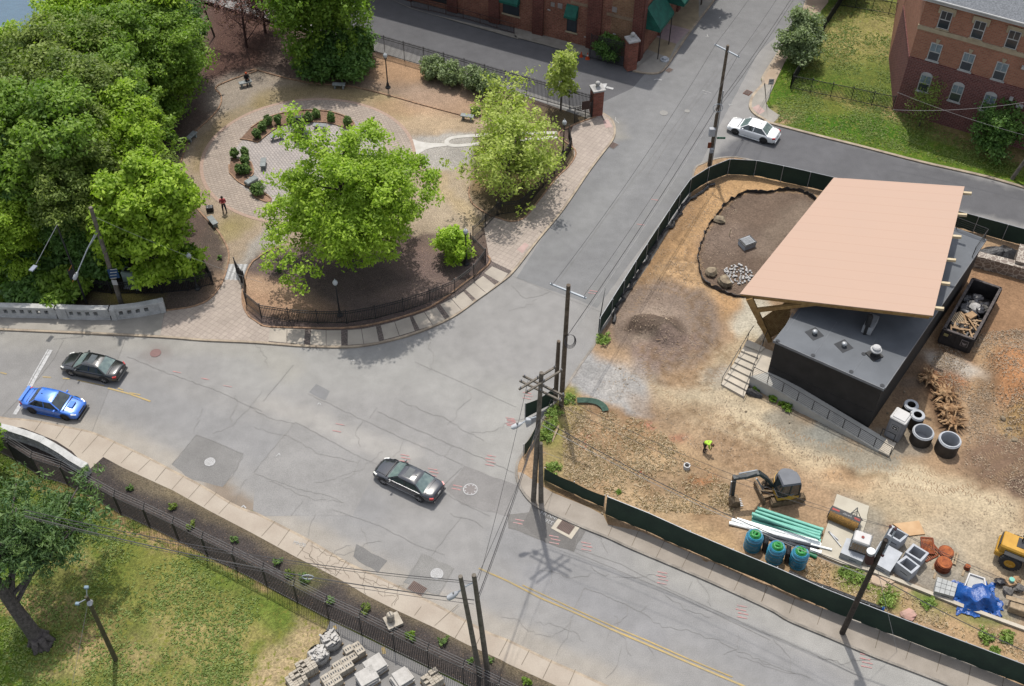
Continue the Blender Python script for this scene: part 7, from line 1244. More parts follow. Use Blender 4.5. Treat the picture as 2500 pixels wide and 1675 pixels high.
 #  boulders, grate box, white stones
def rock(name,lb,p,s,m,cat='boulder',grp=None,seed=0,sq=(1,.8,.6),rz=0):
 rg=random.Random(seed);bb=MB();bb.ball((0,0,s*sq[2]*.6),s,9,sq,.22,rg);o=bb.build(name,m);place(o,p,rz);tag(o,lb,cat,grp);return o
BLD=mat('boulder_stone',S(186,170,142),S(140,124,104),scale=2,fine=.15,bump=.03)
for i,(x,y,s_,lb)in enumerate([(1880,440,.55,'pale boulder at the ragged edging of the planting circle'),(1800,905,.62,'brown boulder left of the white stone ring'),(1930,1000,.7,'flat dark boulder below the white stone ring'),(1600,1330-1330+520,0,'')]):
 if s_:rock('boulder',lb,P1(2,1,x,y,.05),s_,BLD,seed=i+3,rz=i)
WS=mat('white_stone_rock',S(224,222,220),S(200,198,196),scale=4);rg=random.Random(4);src=[]
cst=P1(2,1,2045,915,.04)
for k in range(4):bb=MB();bb.ball((0,0,.07),.11,7,(1,.8,.7),.25,rg);src.append(bb.build('white_stone',WS))
n_=0
for ring_,cnt in((.35,9),(.6,15),(.85,21),(1.1,26)):
 for k in range(cnt):
  a_=k*2*pi/cnt+rg.random()*.3;o=src[n_]if n_<4 else src[n_%4].copy()
  if n_>=4:COL.objects.link(o)
  rr_=ring_+rg.uniform(-.1,.1);place(o,Vector((cst.x+rr_*cos(a_),cst.y+rr_*sin(a_),cst.z)),rg.uniform(0,6),s=rg.uniform(.8,1.4));tag(o,'white stone in the round ring on the dark planting soil','stone','white stones of the round ring');n_+=1
gb=empty('drain_box',P1(2,1,2125,655,.02),radians(28));tag(gb,'concrete drain box with steel grate standing in the dark planting circle','drain box')
part('box',PC,lambda b:b.box((0,0,.25),(1.15,.95,.5)),gb);part('cover',BPL,lambda b:b.box((0,0,.52),(1.25,1.05,.04)),gb)
def _g(b):
 for k in range(9):b.box((-.42+k*.105,0,.57),(.05,.8,.04))
 b.box((0,.4,.57),(1,.05,.045));b.box((0,-.4,.57),(1,.05,.045))
part('grate',GALV,_g,gb)
bb=MB();p=P1(2,1,1970,570,.03);bb.beam(p,p+Vector((.03,0,.8)),.06,.04);tag(bb.build('wooden_stake',LUM),'short pale wooden stake in the dark planting circle','stake')
bb=MB();p=P1(2,2,1590,1140,.1);bb.lathe((p.x,p.y,p.z),[(.24,0),(.24,.35),(.17,.35),(.17,.05)],16,cap=False);tag(bb.build('pipe_stub',TW),'short white pipe standing upright in the dry grass left of the worker','pipe')
bb=MB();q=P1(2,2,440,850,.1);bb.beam(q+Vector((-.4,-.6,0)),q+Vector((.1,.7,.25)),.12,.05);tag(bb.build('scrap_board',WOOD),'weathered board lying in the grass beside the corner poles','board')
#  excavator
EX=empty('excavator',Z2(940,510,.1));tag(EX,'small yellow and grey tracked excavator with its dark arm reaching left','excavator');eo=EX.location.copy()
GRYP=mat('grey_plastic_panel',S(120,124,132),S(104,108,116),rough=.5,scale=1.5);YEX=mat('machine_yellow',S(222,176,72),S(200,156,60),rough=.45,scale=2);DST=mat('dark_steel',S(62,72,76),S(48,56,60),rough=.5,scale=3);MUD=mat('muddy_steel',S(150,130,104),S(104,88,68),scale=4,fine=.25)
tdir=(Z2(1140,520,.1)-Z2(745,590,.1)).normalized();tn=Vector((-tdir.y,tdir.x,0));tl=2.5
for s_,nm in((0,0),(1,0)):
 c=Z2(945,565,.1)+tn*(s_*1.55);b=MB();pr=[]
 for i in range(24):
  a_=i*2*pi/24;pr.append((cos(a_)*.3+(tl/2-.3)*(1 if cos(a_)>0 else-1),sin(a_)*.3+.32))
 n_=len(pr);w_=.42;b.add([tuple(c+tdir*x+tn*(w_/2)+Vector((0,0,z)))for x,z in pr]+[tuple(c+tdir*x-tn*(w_/2)+Vector((0,0,z)))for x,z in pr],[tuple(range(n_)),tuple(range(2*n_-1,n_-1,-1))]+[(i,n_+i,n_+(i+1)%n_,(i+1)%n_)for i in range(n_)])
 for i in range(22):x=-tl/2+.1+i*(tl-.2)/21;b.beam(c+tdir*x+tn*.23+Vector((0,0,.63)),c+tdir*x-tn*.23+Vector((0,0,.63)),.05,.03)
 b.build('track',MUD,EX)
ctr=Z2(945,565,.1)+tn*.78;b=MB();b.cyl((ctr.x,ctr.y,.4),(ctr.x,ctr.y,.85),.5,n=16);b.beam(ctr-tn*.6+Vector((0,0,.4)),ctr+tn*.6+Vector((0,0,.4)),.8,.3);b.build('undercarriage',MUD,EX)
hd=(Z2(260,590,.1)-Z2(930,500,.1));hd.z=0;hd.normalize();hn=Vector((-hd.y,hd.x,0));hn=hn if hn.y>0 else-hn
def EL(f,s_,z):return ctr+hd*f+hn*s_+Vector((0,0,z-.1))
n_=22;prf=[(1.02*cos(t)*(1.05 if cos(t)<0 else.75),1.08*sin(t))for t in[i*2*pi/n_ for i in range(n_)]]
def exlayer(nm,m,z0,z1,k0=1,k1=1,sh=0):b=MB();q0=[EL(x*k0+sh,y*k0,z0)for x,y in prf];q1=[EL(x*k1+sh,y*k1,z1)for x,y in prf];b.add(q0+q1,[tuple(range(n_))[::-1],tuple(range(n_,2*n_))]+[(i,(i+1)%n_,n_+(i+1)%n_,n_+i)for i in range(n_)]);b.build(nm,m,EX)
exlayer('counterweight',YEX,.88,1.32);exlayer('engine_cover',GRYP,1.325,1.85,.98,.82,-.03)
cw0,cw1,cf0,cf1=-1.02,-.05,.88,-.62
cabq=[(cf1,cw0),(cf0,cw0),(cf0+.05,cw1),(cf1,cw1)]
b=MB();b.add([EL(f,s_,.9)for f,s_ in cabq]+[EL(f,s_,1.25)for f,s_ in cabq],[(3,2,1,0),(4,5,6,7),(0,1,5,4),(1,2,6,5),(2,3,7,6),(3,0,4,7)]);b.build('cab_base',YEX,EX)
b=MB();q0=[EL(f*.97,s_*.99+.0,1.252)for f,s_ in cabq];q1=[EL(f*.8,s_*.97-.02,2.5)for f,s_ in cabq];b.add(q0+q1,[(0,1,5,4),(1,2,6,5),(2,3,7,6),(3,0,4,7)]);b.build('cab_glass',CGL,EX)
b=MB();
for i in range(4):b.beam(q0[i],q1[i],.08)
b.beam(q0[0].lerp(q0[1],.5),q1[0].lerp(q1[1],.5),.07);[b.beam(q0[i],q0[(i+1)%4],.06)for i in range(4)];b.build('cab_frame',BLACKM,EX)
b=MB();q2=[EL(f*.88,s_*1.02-.01,2.5)for f,s_ in cabq];q3=[EL(f*.8,s_*.94-.03,2.64)for f,s_ in cabq];b.add(q2+q3,[(3,2,1,0),(4,5,6,7),(0,1,5,4),(1,2,6,5),(2,3,7,6),(3,0,4,7)]);b.build('cab_roof',GRYP,EX)
b=MB();p=EL(0,-.5,1.3);b.box((p.x,p.y,1.5),(.5,.5,.5));b.build('seat',BLACKM,EX)
ap=ctr+hd*.8;pn=hn
def BP(x,y):return hit(1740+x*.19134,1120+y*.19134,ap,pn)
m0,m1,m2,m3,m4,m5=BP(760,340),BP(690,250),BP(590,180),BP(430,225),BP(275,245),BP(250,480)
def boom(nm,pts_,w_):b=MB();[b.beam(p,q,.2,w0,up=hn,h2=w1)for(p,q,w0,w1)in pts_];return b.build(nm,DST,EX)
boom('boom',[(m0,m1,.3,.34),(m1,m2,.34,.38),(m2,m3,.38,.32),(m3,m4,.32,.26)],0);boom('stick',[(m4+Vector((0,0,.15)),m5,.34,.2)],0)
b=MB();b.tube([BP(560,175)+Vector((0,0,.25)),BP(330,205)+Vector((0,0,.12))],.06,8);b.tube([BP(640,390),BP(560,255)],.07,8);b.tube([BP(240,290),BP(215,470)],.05,8);b.build('hydraulic_cylinder',GALV,EX)
bk_=Z2(265,570,.3);b=MB();prf2=[(.3,.52),(.05,.58),(-.22,.45),(-.34,.2),(-.22,0),(.1,-.1),(.42,-.02)];n2_=len(prf2)
for s_ in(-.3,.3):pass
b.add([bk_-hd*x*-1+hn*.32+Vector((0,0,z))for x,z in[(-p[0],p[1])for p in prf2]]+[bk_-hd*x*-1-hn*.32+Vector((0,0,z))for x,z in[(-p[0],p[1])for p in prf2]],[(i,i+1,n2_+i+1,n2_+i)for i in range(n2_-1)]+[tuple(range(n2_)),tuple(range(n2_,2*n2_))]);bko=b.build('bucket',MUD,EX)
for k in range(5):b=MB();p=bk_-hd*.42+hn*(-.28+k*.14);b.beam(p,p-hd*.2,.07,.05,w2=.03);o=b.build('bucket_tooth',GALV);o.data.transform(Matrix.Translation(-eo));o.parent=EX
b=MB();b.beam(m5,bk_+Vector((0,0,.5)),.16,.3,up=hn);b.build('bucket_link',MUD,EX)
bl0,bl1=Z2(530,320,.3),Z2(655,590,.3);b=MB();b.beam(bl0+Vector((0,0,.15)),bl1+Vector((0,0,.15)),.12,.45);b.build('dozer_blade',MUD,EX)
for f in(.3,.7):b=MB();b.beam(bl0.lerp(bl1,f),ctr+(bl0.lerp(bl1,f)-ctr)*.35+Vector((0,0,.1)),.14,.14);b.build('blade_arm',MUD,EX)
b=MB();rg=random.Random(8)
for k in range(9):q=BP(610+k*18,380+rg.uniform(-30,40));b.tube([m0+Vector((rg.uniform(-.2,.2),0,-.1)),q+Vector((0,0,rg.uniform(.1,.4))),m1+Vector((0,rg.uniform(-.2,.2),-.3))],.025,5)
b.build('hoses',BLACKM,EX)
#  wheel loader at the right edge
LD=empty('wheel_loader',Z3(1930,640,.1));tag(LD,'yellow wheel loader with grey cab roof, cut by the right edge','wheel loader')
lx=(Z3(1980,830,.1)-Z3(1640,690,.1));lx.z=0;lx.normalize();LD.rotation_euler=(0,0,ang((0,0),lx));LY=mat('loader_yellow',S(232,178,66),S(212,160,56),rough=.4,scale=2)
wpos=Z3(1780,700,.75);R_=Matrix.Rotation(-LD.rotation_euler[2],3,'Z');wl=R_@(wpos-LD.location);wx,wy=wl.x,wl.y
def lwheel(x,y,s_):
 M_=Matrix.Rotation(pi/2,3,'X');b=MB();b.lathe((x,y,.68),[(.36,-.22),(.6,-.24),(.68,-.16),(.68,.16),(.6,.24),(.36,.22)],26,cap=False,M=M_)
 for k in range(20):a_=k*2*pi/20;b.beam((x+cos(a_)*.68,y-.2,.68+sin(a_)*.68),(x+cos(a_+.14)*.68,y+.2,.68+sin(a_+.14)*.68),.07,.05)
 o=b.build('wheel',TYRE);o.parent=LD;b=MB();b.lathe((x,y,.68),[(.05,-.14),(.2,-.12),(.26,-.2),(.38,-.2),(.38,.2),(.26,.2),(.2,.12),(.05,.14)],20,M=M_);q=b.build('rim',LY);q.parent=o
for x in(wx,wx+2.3):
 for y in(wy,wy+1.6):lwheel(x,y,1)
ym=wy+.8
part('engine_hood',LY,lambda b:(b.rbox((wx-.05,ym,1.35),(1.9,1.35,.8),.12),b.rbox((wx-.75,ym,.85),(.7,1.5,.5),.08)),LD);part('rear_grille',BLACKM,lambda b:b.rbox((wx-1.0,ym,1.38),(.06,1.1,.7),.02),LD);part('hood_grille',BLACKM,lambda b:b.rbox((wx+.25,ym+.1,1.76),(.6,.8,.03),.01),LD)
part('exhaust',BLACKM,lambda b:b.tube([(wx+.2,ym+.3,1.7),(wx+.2,ym+.3,2.2),(wx+.1,ym+.3,2.3)],.05,8),LD);part('fender',BLACKM,lambda b:b.rbox((wx+.05,wy,1.42),(1.3,.5,.08),.03),LD)
part('cab_glass',CGL,lambda b:b.box((wx+1.4,ym,1.95),(1.15,1.2,1.3),taper=.92),LD);part('cab_roof',GRYP,lambda b:b.rbox((wx+1.4,ym,2.68),(1.5,1.5,.16),.06),LD);part('frame',LY,lambda b:(b.rbox((wx+1.5,ym,.95),(1.4,1.1,.5),.05),b.rbox((wx+2.6,ym,1.0),(1.2,.8,.6),.05)),LD)
part('cab_post',BLACKM,lambda b:[b.beam((wx+1.4+sx*.56,ym+sy*.59,1.3),(wx+1.4+sx*.52,ym+sy*.54,2.6),.08)for sx in(-1,1)for sy in(-1,1)],LD)
part('lift_arm',LY,lambda b:[b.beam((wx+2.2,ym+s_*.5,1.5),(wx+3.9,ym+s_*.5,.4),.14,.3)for s_ in(-1,1)],LD);part('bucket',MATS['muddy_steel'],lambda b:(b.box((wx+4.2,ym,.1),(.8,2.1,.05)),b.box((wx+3.8,ym,.45),(.06,2.1,.7))),LD)
def _cg(b):
 for k in range(4):b.beam((wx+.9+k*.28,wy+2.1,1.9),(wx+.9+k*.28,wy+2.1,2.75),.035)
 b.beam((wx+.9,wy+2.1,2.75),(wx+1.74,wy+2.1,2.75),.04);b.beam((wx+.9,wy+2.1,1.9),(wx+1.74,wy+2.1,1.9),.04)
part('side_guard',BLACKM,_cg,LD);sg=text_mesh('side_lettering','CAT',.34,(wx+.22,ym-.69,1.28),0,WHITEF,LD,rx=pi/2,bold=.012);text_mesh('side_lettering','906H',.17,(wx-.38,ym-.69,1.36),0,WHITEF,LD,rx=pi/2)
#  stored materials
def fbox(name,lb,top4,h,open_=True,cat='concrete box',grp='precast concrete boxes in the yard',z=.1,m=None,t=.14,par=None):
 q=[Z3(x,y,z+h)for x,y in top4];r=par or tag(empty(name,Vector((q[3].x,q[3].y,z))),lb,cat,grp);m=m or PC;n=4;c=sum(q,Vector())/4
 b=MB()
 if open_:
  i_=[p+(c-p).normalized()*t*1.4 for p in q]
  vs=[(p.x,p.y,z)for p in q]+[(p.x,p.y,z+h)for p in q]+[(p.x,p.y,z+h)for p in i_]+[(p.x,p.y,z+.12)for p in i_]
  b.add(vs,[(i,4+i,4+(i+1)%4,(i+1)%4)for i in range(4)]+[(4+i,8+i,8+(i+1)%4,4+(i+1)%4)for i in range(4)]+[(8+i,12+i,12+(i+1)%4,8+(i+1)%4)for i in range(4)]+[(12,15,14,13)])
 else:b.prism([(p.x,p.y)for p in q],z,z+h)
 o=b.build('shell',m,r);bm=bmesh.new();bm.from_mesh(o.data);bmesh.ops.recalc_face_normals(bm,faces=bm.faces);bm.to_mesh(o.data);bm.free()
 d=(q[2]-q[3]).normalized();nn=Vector((d.y,-d.x,0));nn=nn if nn.y<0 else-nn
 b=MB();p=q[3].lerp(q[2],.6);b.box((p.x+nn.x*.005,p.y+nn.y*.005,z+h*.55),(.5,.02,.05),rz=ang((0,0),d));b.build('cast_mark',mat('mark_dark',S(96,98,102)),r)
 return r
fbox('concrete_box','open concrete box behind the leaning pole top, next to the plywood',[(450,285),(640,395),(545,480),(385,385)],1.05)
fbox('concrete_slab','large flat topped concrete block partly hidden by the leaning pole',[(325,465),(570,600),(430,812),(195,680)],.62,False)
fbox('concrete_box','open concrete box in the second row beside the rusty grates',[(690,490),(870,600),(778,700),(600,590)],1.05)
fbox('concrete_box','open concrete box nearest the curb, in front of its twin',[(610,625),(770,748),(672,835),(500,705)],1.05)
Z2b=Z2
b5=[(-35,480),(205,470),(115,700),(-90,620)];fbox('concrete_slab','flat concrete block carrying the caged water tank',[(-60,430),(208,480),(118,700),(-130,595)],.7,False)
ib=empty('water_tank',Z3(80,530,.82),radians(-24));tag(ib,'white plastic water tank in a wire cage standing on a concrete block','water tank')
part('tank',TW,lambda b:b.rbox((0,0,.62),(1.12,.95,.98),.1),ib);part('lid',mat('red_cap',S(170,90,84)),lambda b:b.cyl((0,0,1.1),(0,0,1.16),.1,n=12),ib);part('base_pallet',mat('tank_base',S(110,104,96)),lambda b:b.box((0,0,.06),(1.2,1.02,.12)),ib)
def _cage(b):
 for k in range(6):z=.2+k*.18;b.tube([(-.58,-.5,z),(.58,-.5,z),(.58,.5,z),(-.58,.5,z)],.012,4,closed=True)
 for k in range(7):
  x=-.58+k*.193
  for y in(-.5,.5):b.beam((x,y,.12),(x,y,1.12),.02)
 for k in range(5):
  y=-.5+k*.25
  for x in(-.58,.58):b.beam((x,y,.12),(x,y,1.12),.02)
part('cage',GALV,_cage,ib)
part('front_panel',mat('tan_liquid',S(206,172,132)),lambda b:b.box((0,-.487,.5),(1.0,.015,.7)),ib)
q=[P1(3,2,x,y,.2)for x,y in((668,1372),(955,1480),(935,1568))]+[P1(3,3,935,90,.2),P1(3,3,800,500,.2),P1(3,3,500,395,.2)];b=MB();b.prism([(p.x,p.y)for p in q],.02,.22);tag(b.build('slab',mat('cream_slab',S(222,214,196),S(206,198,180),scale=.8,fine=.05)),kind='structure')
b=MB();q=P(3,3,[(500,395),(700,480),(940,545),(1200,640),(1500,760),(1800,880),(2334,1075),(2900,1290)],.2);ribbon(b,xy(q),.26,.0,.3,True);tag(b.build('site_curb',mat('curb_cream',S(226,216,198),S(208,198,180))),kind='structure')
q=[Z3(x,y,.2)for x,y in((460,270),(755,235),(825,385),(645,405))];b=MB();b.prism([(p.x,p.y)for p in q],.12,.2);tag(b.build('plywood_sheet',mat('plywood',S(230,192,148),S(216,176,132),scale=2)),'tan plywood sheet lying on the gravel above the concrete boxes','plywood')
RU=mat('rust',S(196,112,62),S(150,78,44),scale=3,fine=.2,fscale=12);RU2=mat('rust_dark',S(160,84,50),S(126,64,40),scale=4,fine=.2)
for i,(x,y,w_,l_,a_,z,lb)in enumerate([(860,590,1.3,.95,.5,.15,'rusty grate lying flat under a smaller frame'),(850,520,.75,1.1,-.1,.3,'smaller rusty grate frame leaning on the flat one')]):
 g_=empty('rusty_grate',Z3(x,y,z),a_);g_.rotation_euler=(.12,0,a_);tag(g_,lb,'grate','rusty iron castings');part('frame',RU2,lambda b:[b.beam((sx*w_/2,-l_/2,.05),(sx*w_/2,l_/2,.05),.1,.1)for sx in(-1,1)]+[b.beam((-w_/2,sy*l_/2,.05),(w_/2,sy*l_/2,.05),.1,.1)for sy in(-1,1)],g_)
 part('bars',RU,lambda b:[b.beam((-w_/2+(k+.5)*w_/9,-l_/2,.04),(-w_/2+(k+.5)*w_/9,l_/2,.04),.05,.06)for k in range(9)],g_)
pl=pallet(Z3(1080,640,.1),-.45,WOOD,z=.1);tag(pl,'wooden pallet carrying the flat rusty manhole frame','pallet')
def cover(x,y,r_,z,h,lb,n_=1):
 g_=empty('manhole_casting',Z3(x,y,z));tag(g_,lb,'manhole casting','rusty iron castings');part('frame',RU2,lambda b:[b.cyl((0,0,k*h/n_),(0,0,(k+.8)*h/n_),r_*(1-.05*(k%2)),n=24)for k in range(n_)],g_);part('lid',RU,lambda b:(b.cyl((0,0,h-.01),(0,0,h+.03),r_*.86,n=24),b.cyl((0,0,h+.03),(0,0,h+.045),r_*.55,n=20)),g_)
cover(1058,592,.5,.27,.12,'round rusty manhole frame lying on the wooden pallet');cover(1015,760,.53,.15,.6,'stack of rusty round manhole covers with orange lid',4);cover(1290,775,.2,.1,.3,'small rusty iron pot beside the white crate',2)
for i,(x,y)in enumerate(((930,860),(915,760),(1250,830))):b=MB();p=Z3(x,y,.12);b.beam(p+Vector((-.1,-.2,0)),p+Vector((.12,.22,.04)),.14,.08);tag(b.build('wood_block',WOOD),('wood offcut below the rusty cover stack','wood offcut left of the rusty cover stack','wood offcut below the small rusty pot')[i],'wood offcut')
r=fbox('block_pallet','pallet of pale grey paving blocks beside the curb',[(965,870),(1190,945),(1150,1090),(930,1030)],.55,False,'block pallet',None,m=mat('pale_block',S(206,208,206),S(186,188,186),scale=2));qq=[Z3(x,y,.655)for x,y in[(965,870),(1190,945),(1150,1090),(930,1030)]]
b=MB();[b.beam(qq[0].lerp(qq[3],f),qq[1].lerp(qq[2],f),.02,.012)for f in(.33,.66)];[b.beam(qq[0].lerp(qq[1],f),qq[3].lerp(qq[2],f),.02,.012)for f in(.25,.5,.75)];b.build('joints',MATS['mark_dark'],r)
r=fbox('white_crate','white plastic crate of flat white boards above the blue tarp',[(1320,820),(1500,880),(1520,1030),(1265,970)],.5,True,'crate',None,m=TW,t=.08);p=Z3(1400,930,.5);part('boards',WHITEF,lambda b:b.box((p.x-r.location.x,p.y-r.location.y,.32),(1.05,.9,.1),rz=-.4),r)
BT=mat('blue_tarp',S(44,104,188),S(30,84,164),rough=.35,scale=1.5,bump=.06,bscale=4);tc_=Z3(1390,1120,.1);rg=random.Random(21);b=MB();nn=26;gx=[]
for i in range(nn):
 for j in range(nn):
  u_,v_=i/(nn-1)*2-1,j/(nn-1)*2-1;R2=max(abs(u_),abs(v_));x,y=u_*1.45,v_*1.2;h=.85*max(0,1-max(0,(R2-.45))/.35)if R2<.8 else 0
  gx.append((tc_.x+x+.14*sin(5*v_+3*u_)+(rg.uniform(-.12,.12)if R2>.8 else 0),tc_.y+y+.12*sin(6*u_)+(rg.uniform(-.15,.15)if R2>.8 else 0),.13+h*(.85+.12*sin(7*u_+2*v_))+.06*abs(sin(9*u_-7*v_))*(R2>.4)+rg.uniform(0,.03)))
b.add(gx,[(i*nn+j,(i+1)*nn+j,(i+1)*nn+j+1,i*nn+j+1)for i in range(nn-1)for j in range(nn-1)]);tag(b.build('blue_tarp',BT,smooth=True),'crumpled bright blue tarp draped over a stack beside the curb','tarp')
pl=pallet(Z3(1780,960,.1),.2,WOOD,z=.1);tag(pl,'pallet with cardboard and plastic rubbish near the loader','pallet');p=Z3(1770,950,.3)
b=MB();b.rbox((p.x,p.y-.05,.5),(.6,.5,.4),.02,rz=.3);tag(b.build('cardboard_box',cols[4]),'cardboard box holding a teal pail on the rubbish pallet','box');b=MB();b.cyl((p.x,p.y,.62),(p.x,p.y,.9),.17,n=16);tag(b.build('pail',mat('teal_pipe',S(150,228,208),S(130,212,192),rough=.4)),'teal plastic pail in the cardboard box','pail')
for i,(dx1,dy1,s_)in enumerate(((-.55,.1,.3),(.5,-.35,.32),(.5,.3,.25),(-.3,-.5,.3))):b=MB();b.ball((p.x+dx1,p.y+dy1,.4),s_,9,(1.2,1,.6),.25,rg);tag(b.build('rubbish_bag',cols[(0,3,4,3)[i]]),('black sack left of the cardboard box on the rubbish pallet','clear plastic heap right of the cardboard box','brown paper wad behind the teal pail','grey plastic film at the front of the rubbish pallet')[i],'rubbish bag')
p=Z3(1860,1240,.1);b=MB();b.rbox((p.x,p.y,.45),(1.2,.9,.6),.05,rz=-.4);b.beam((p.x-.8,p.y+.5,.82),(p.x+.9,p.y-.1,.82),.3,.05);tag(b.build('timber_stack',WOOD),'weathered timber stack cut by the right edge','timber stack')
br=empty('sweeper_broom',P1(3,3,730,90,.2),ang(P1(3,3,610,20),P1(3,3,860,130)));tag(br,'black sweeper attachment with brown bristle drum on the pale slab','sweeper')
part('bristle_drum',mat('bristle',S(170,128,60),S(110,84,44),scale=14,fine=.4,fscale=30),lambda b:b.tube([(-1.0,-.3,.34),(1.0,-.3,.34)],.36,20),br);part('hood',BLACKM,lambda b:(b.rbox((0,-.02,.66),(2.1,.5,.08),.02),b.box((0,.2,.42),(2.1,.06,.5)),b.box((-1.05,-.25,.45),(.05,.6,.5)),b.box((1.05,-.25,.45),(.05,.6,.5))),br)
part('red_label',mat('red_label',S(206,96,90)),lambda b:b.box((-.7,-.02,.704),(.5,.16,.006)),br);part('red_label',MATS['red_label'],lambda b:b.box((.78,-.02,.704),(.4,.16,.006)),br);part('hitch_frame',BLACKM,lambda b:(b.beam((.2,.2,.5),(.5,.9,.7),.06),b.beam((.7,.2,.5),(.5,.9,.7),.06),b.tube([(.3,.3,.6),(.6,.5,.9),(.9,.4,.5),(1.15,.2,.5)],.03,6),b.beam((.2,.2,.5),(.45,1.1,.3),.05)),br)
text_mesh('hood_lettering','SWEEP',.2,(.1,-.02,.71),pi,WORN,br)
for k,(a_,c_)in enumerate((((1475,920),(1600,1030)),((1480,925),(1640,1120)))):b=MB();b.beam(Z2(*a_,.3),Z2(*c_,.3),.06,.04);tag(b.build('steel_angle',GALV),('short grey steel bar on the pale slab','long thin steel bar on the pale slab')[k],'steel bar')
def pipe(lb,a,c,r_,m,z,grp):b=MB();A_,B_=Z2(*a,z),Z2(*c,z);b.tube([A_,B_],r_,12);d=(B_-A_).normalized();b.tube([B_-d*.02,B_+d*.2],r_*1.15,12);tag(b.build('pipe',m),lb,'pipe',grp)
TP,WPM=MATS['teal_pipe'],mat('white_pvc',(.72,.74,.73),(.64,.66,.65),rough=.4);G_='stacked sewer pipes'
for i,(a,c,z)in enumerate([((560,660),(1360,920),.26),((530,700),(1350,950),.26),((500,745),(1340,985),.26),((495,790),(1340,1040),.24),((570,628),(1372,895),.5),((545,670),(1345,935),.52),((515,725),(1330,965),.5),((500,700),(1330,1005),.74)]):pipe('teal sewer pipe, %s'%('bottom layer, farthest from the blue bags','bottom layer, second from the back','bottom layer, third from the back','bottom layer, nearest the blue bags','upper layer at the back','upper layer in the middle','upper layer at the front','single one on the very top')[i],a,c,.12,TP,z,G_)
for i,(a,c,z,r_)in enumerate([((210,820),(1340,1090),.22,.13),((240,780),(1300,1040),.22,.13),((310,765),(1330,1065),.3,.09),((1240,1160),(1345,1190),.25,.14),((1250,1090),(1480,1150),.3,.07),((1350,1215),(1480,1250),.15,.06)]):pipe('white plastic pipe, %s'%('long one nearest the blue bags','long one touching the teal pipes','thin one above the long white pair','short thick stub right of the third bag','thin end sticking out over the slab','thin short one on the slab edge')[i],a,c,r_,WPM,z,G_)
for i,(a,c)in enumerate([((640,960),(1300,1120)),((680,1010),(1280,1160))]):pipe('dark grey pipe between the blue bags and the white pipes, %s'%('upper','lower')[i],a,c,.11,mat('dark_pvc',S(84,90,98)),.2,G_)
pipe('short green pipe stub right of the third blue bag',(1230,1215),(1290,1240),.12,mat('green_pvc',S(40,150,100)),.2,None)
BW=mat('blue_wrap',S(84,172,204),S(60,148,184),rough=.3,scale=2,bump=.05,bscale=6,coat=.4);GH=mat('green_hose',S(70,178,90),S(48,146,70),rough=.45,scale=5)
src=None
for i,(x,y)in enumerate([(500,1180),(780,1330),(1075,1395)]):
 p=Z2(x,y-55,.1)
 if src is None:
  r=empty('hose_bag',p);prof=[]
  for k in range(15):z=k*.1;prof.append((.56+.035*sin(k*2.3)-(.06 if k>12 else 0),z))
  o=part('blue_wrap',BW,lambda b:b.lathe((0,0,0),prof+[(.46,1.5),(.38,1.46),(.34,1.3)],22,cap=False),r,True)
  for k in range(3):part('green_hose',GH,lambda b:b.tube([((.33-.05*k)*cos(t),(.33-.05*k)*sin(t),1.36+.1*k+.02*sin(3*t))for t in[j*2*pi/20 for j in range(20)]],.095,10,closed=True),r)
  part('loose_end',GH,lambda b:b.tube([(.2,.1,1.55),(0,.05,1.66),(-.12,-.1,1.6),(.05,-.2,1.45)],.09,10),r);part('inner_lining',mat('clear_film',S(196,220,226),rough=.3),lambda b:b.cyl((0,0,1.2),(0,0,1.25),.4,n=18),r);src=r
 else:r=copy_tree(src);place(r,p,i*2.1)
 tag(r,('left one of the three blue wrapped bags of coiled green hose','middle one of the three blue wrapped bags of green hose','right one of the three blue wrapped bags of green hose')[i],'hose bag','blue wrapped bags of green hose')
for i,(x,y)in enumerate([(650,1130),(935,1270)]):b=MB();p=Z2(x,y,.1);b.tube([p+Vector((0,-.3,.1)),p+Vector((0,-.1,.8)),p+Vector((.05,.3,1.1))],[.2,.2,.16],8);tag(b.build('black_bag',BPL),('black plastic bundle between the left and middle blue bags','black plastic bundle between the middle and right blue bags')[i],'plastic bundle')
b=MB();b.tube(P(3,3,[(240,550),(420,640),(600,700),(830,790),(1065,875)],.35),.13,8);bpk=tag(b.build('black_pipe',BPL),'long black corrugated pipe lying behind the front hoarding','pipe');b=MB();p=P1(3,3,1068,875,.35);b.cyl(p,p+Vector((.14,-.08,0)),.15,n=10);b.build('end_cap',BT,bpk)
rock('boulder','pink painted flat boulder on the dry strip behind the hoarding',P1(3,3,1305,935,.1),.5,mat('pink_rock',S(226,176,164),S(200,166,150)),seed=40,sq=(1.1,.8,.3));rock('boulder','pale flat rock on the gravel at the leaning pole foot',P1(3,3,1060,640,.1),.7,mat('pale_rock',S(222,196,170)),seed=41,sq=(1.3,.6,.15))
rg=random.Random(17)
srcs=[rock('rubble_stone','x',Vector((0,0,-50)),.14,BLD,seed=60+k)for k in range(3)]
for i in range(98):
 if i<80:p=P1(3,2,rg.uniform(2130,2400),rg.uniform(100,900),.1)
 else:p=W(rg.uniform(1420,2480),rg.uniform(900,1300),.1)
 o=srcs[i]if i<3 else srcs[i%3].copy()
 if i>=3:COL.objects.link(o)
 dz=sum(c_*max(0,1-((p.x-q.x)/a)**2-((p.y-q.y)/b_)**2)**1.2 for q,a,b_,c_,ro in mounds[3:4]);place(o,p,rg.uniform(0,6),z=p.z+dz*.95,s=rg.uniform(.5,1.8)*(1 if i<80 else.5));tag(o,'loose stone on the orange soil mound at the right' if i<80 else 'small loose stone on the bare soil of the haul road','stone','stones of the soil mound' if i<80 else 'loose stones of the site')
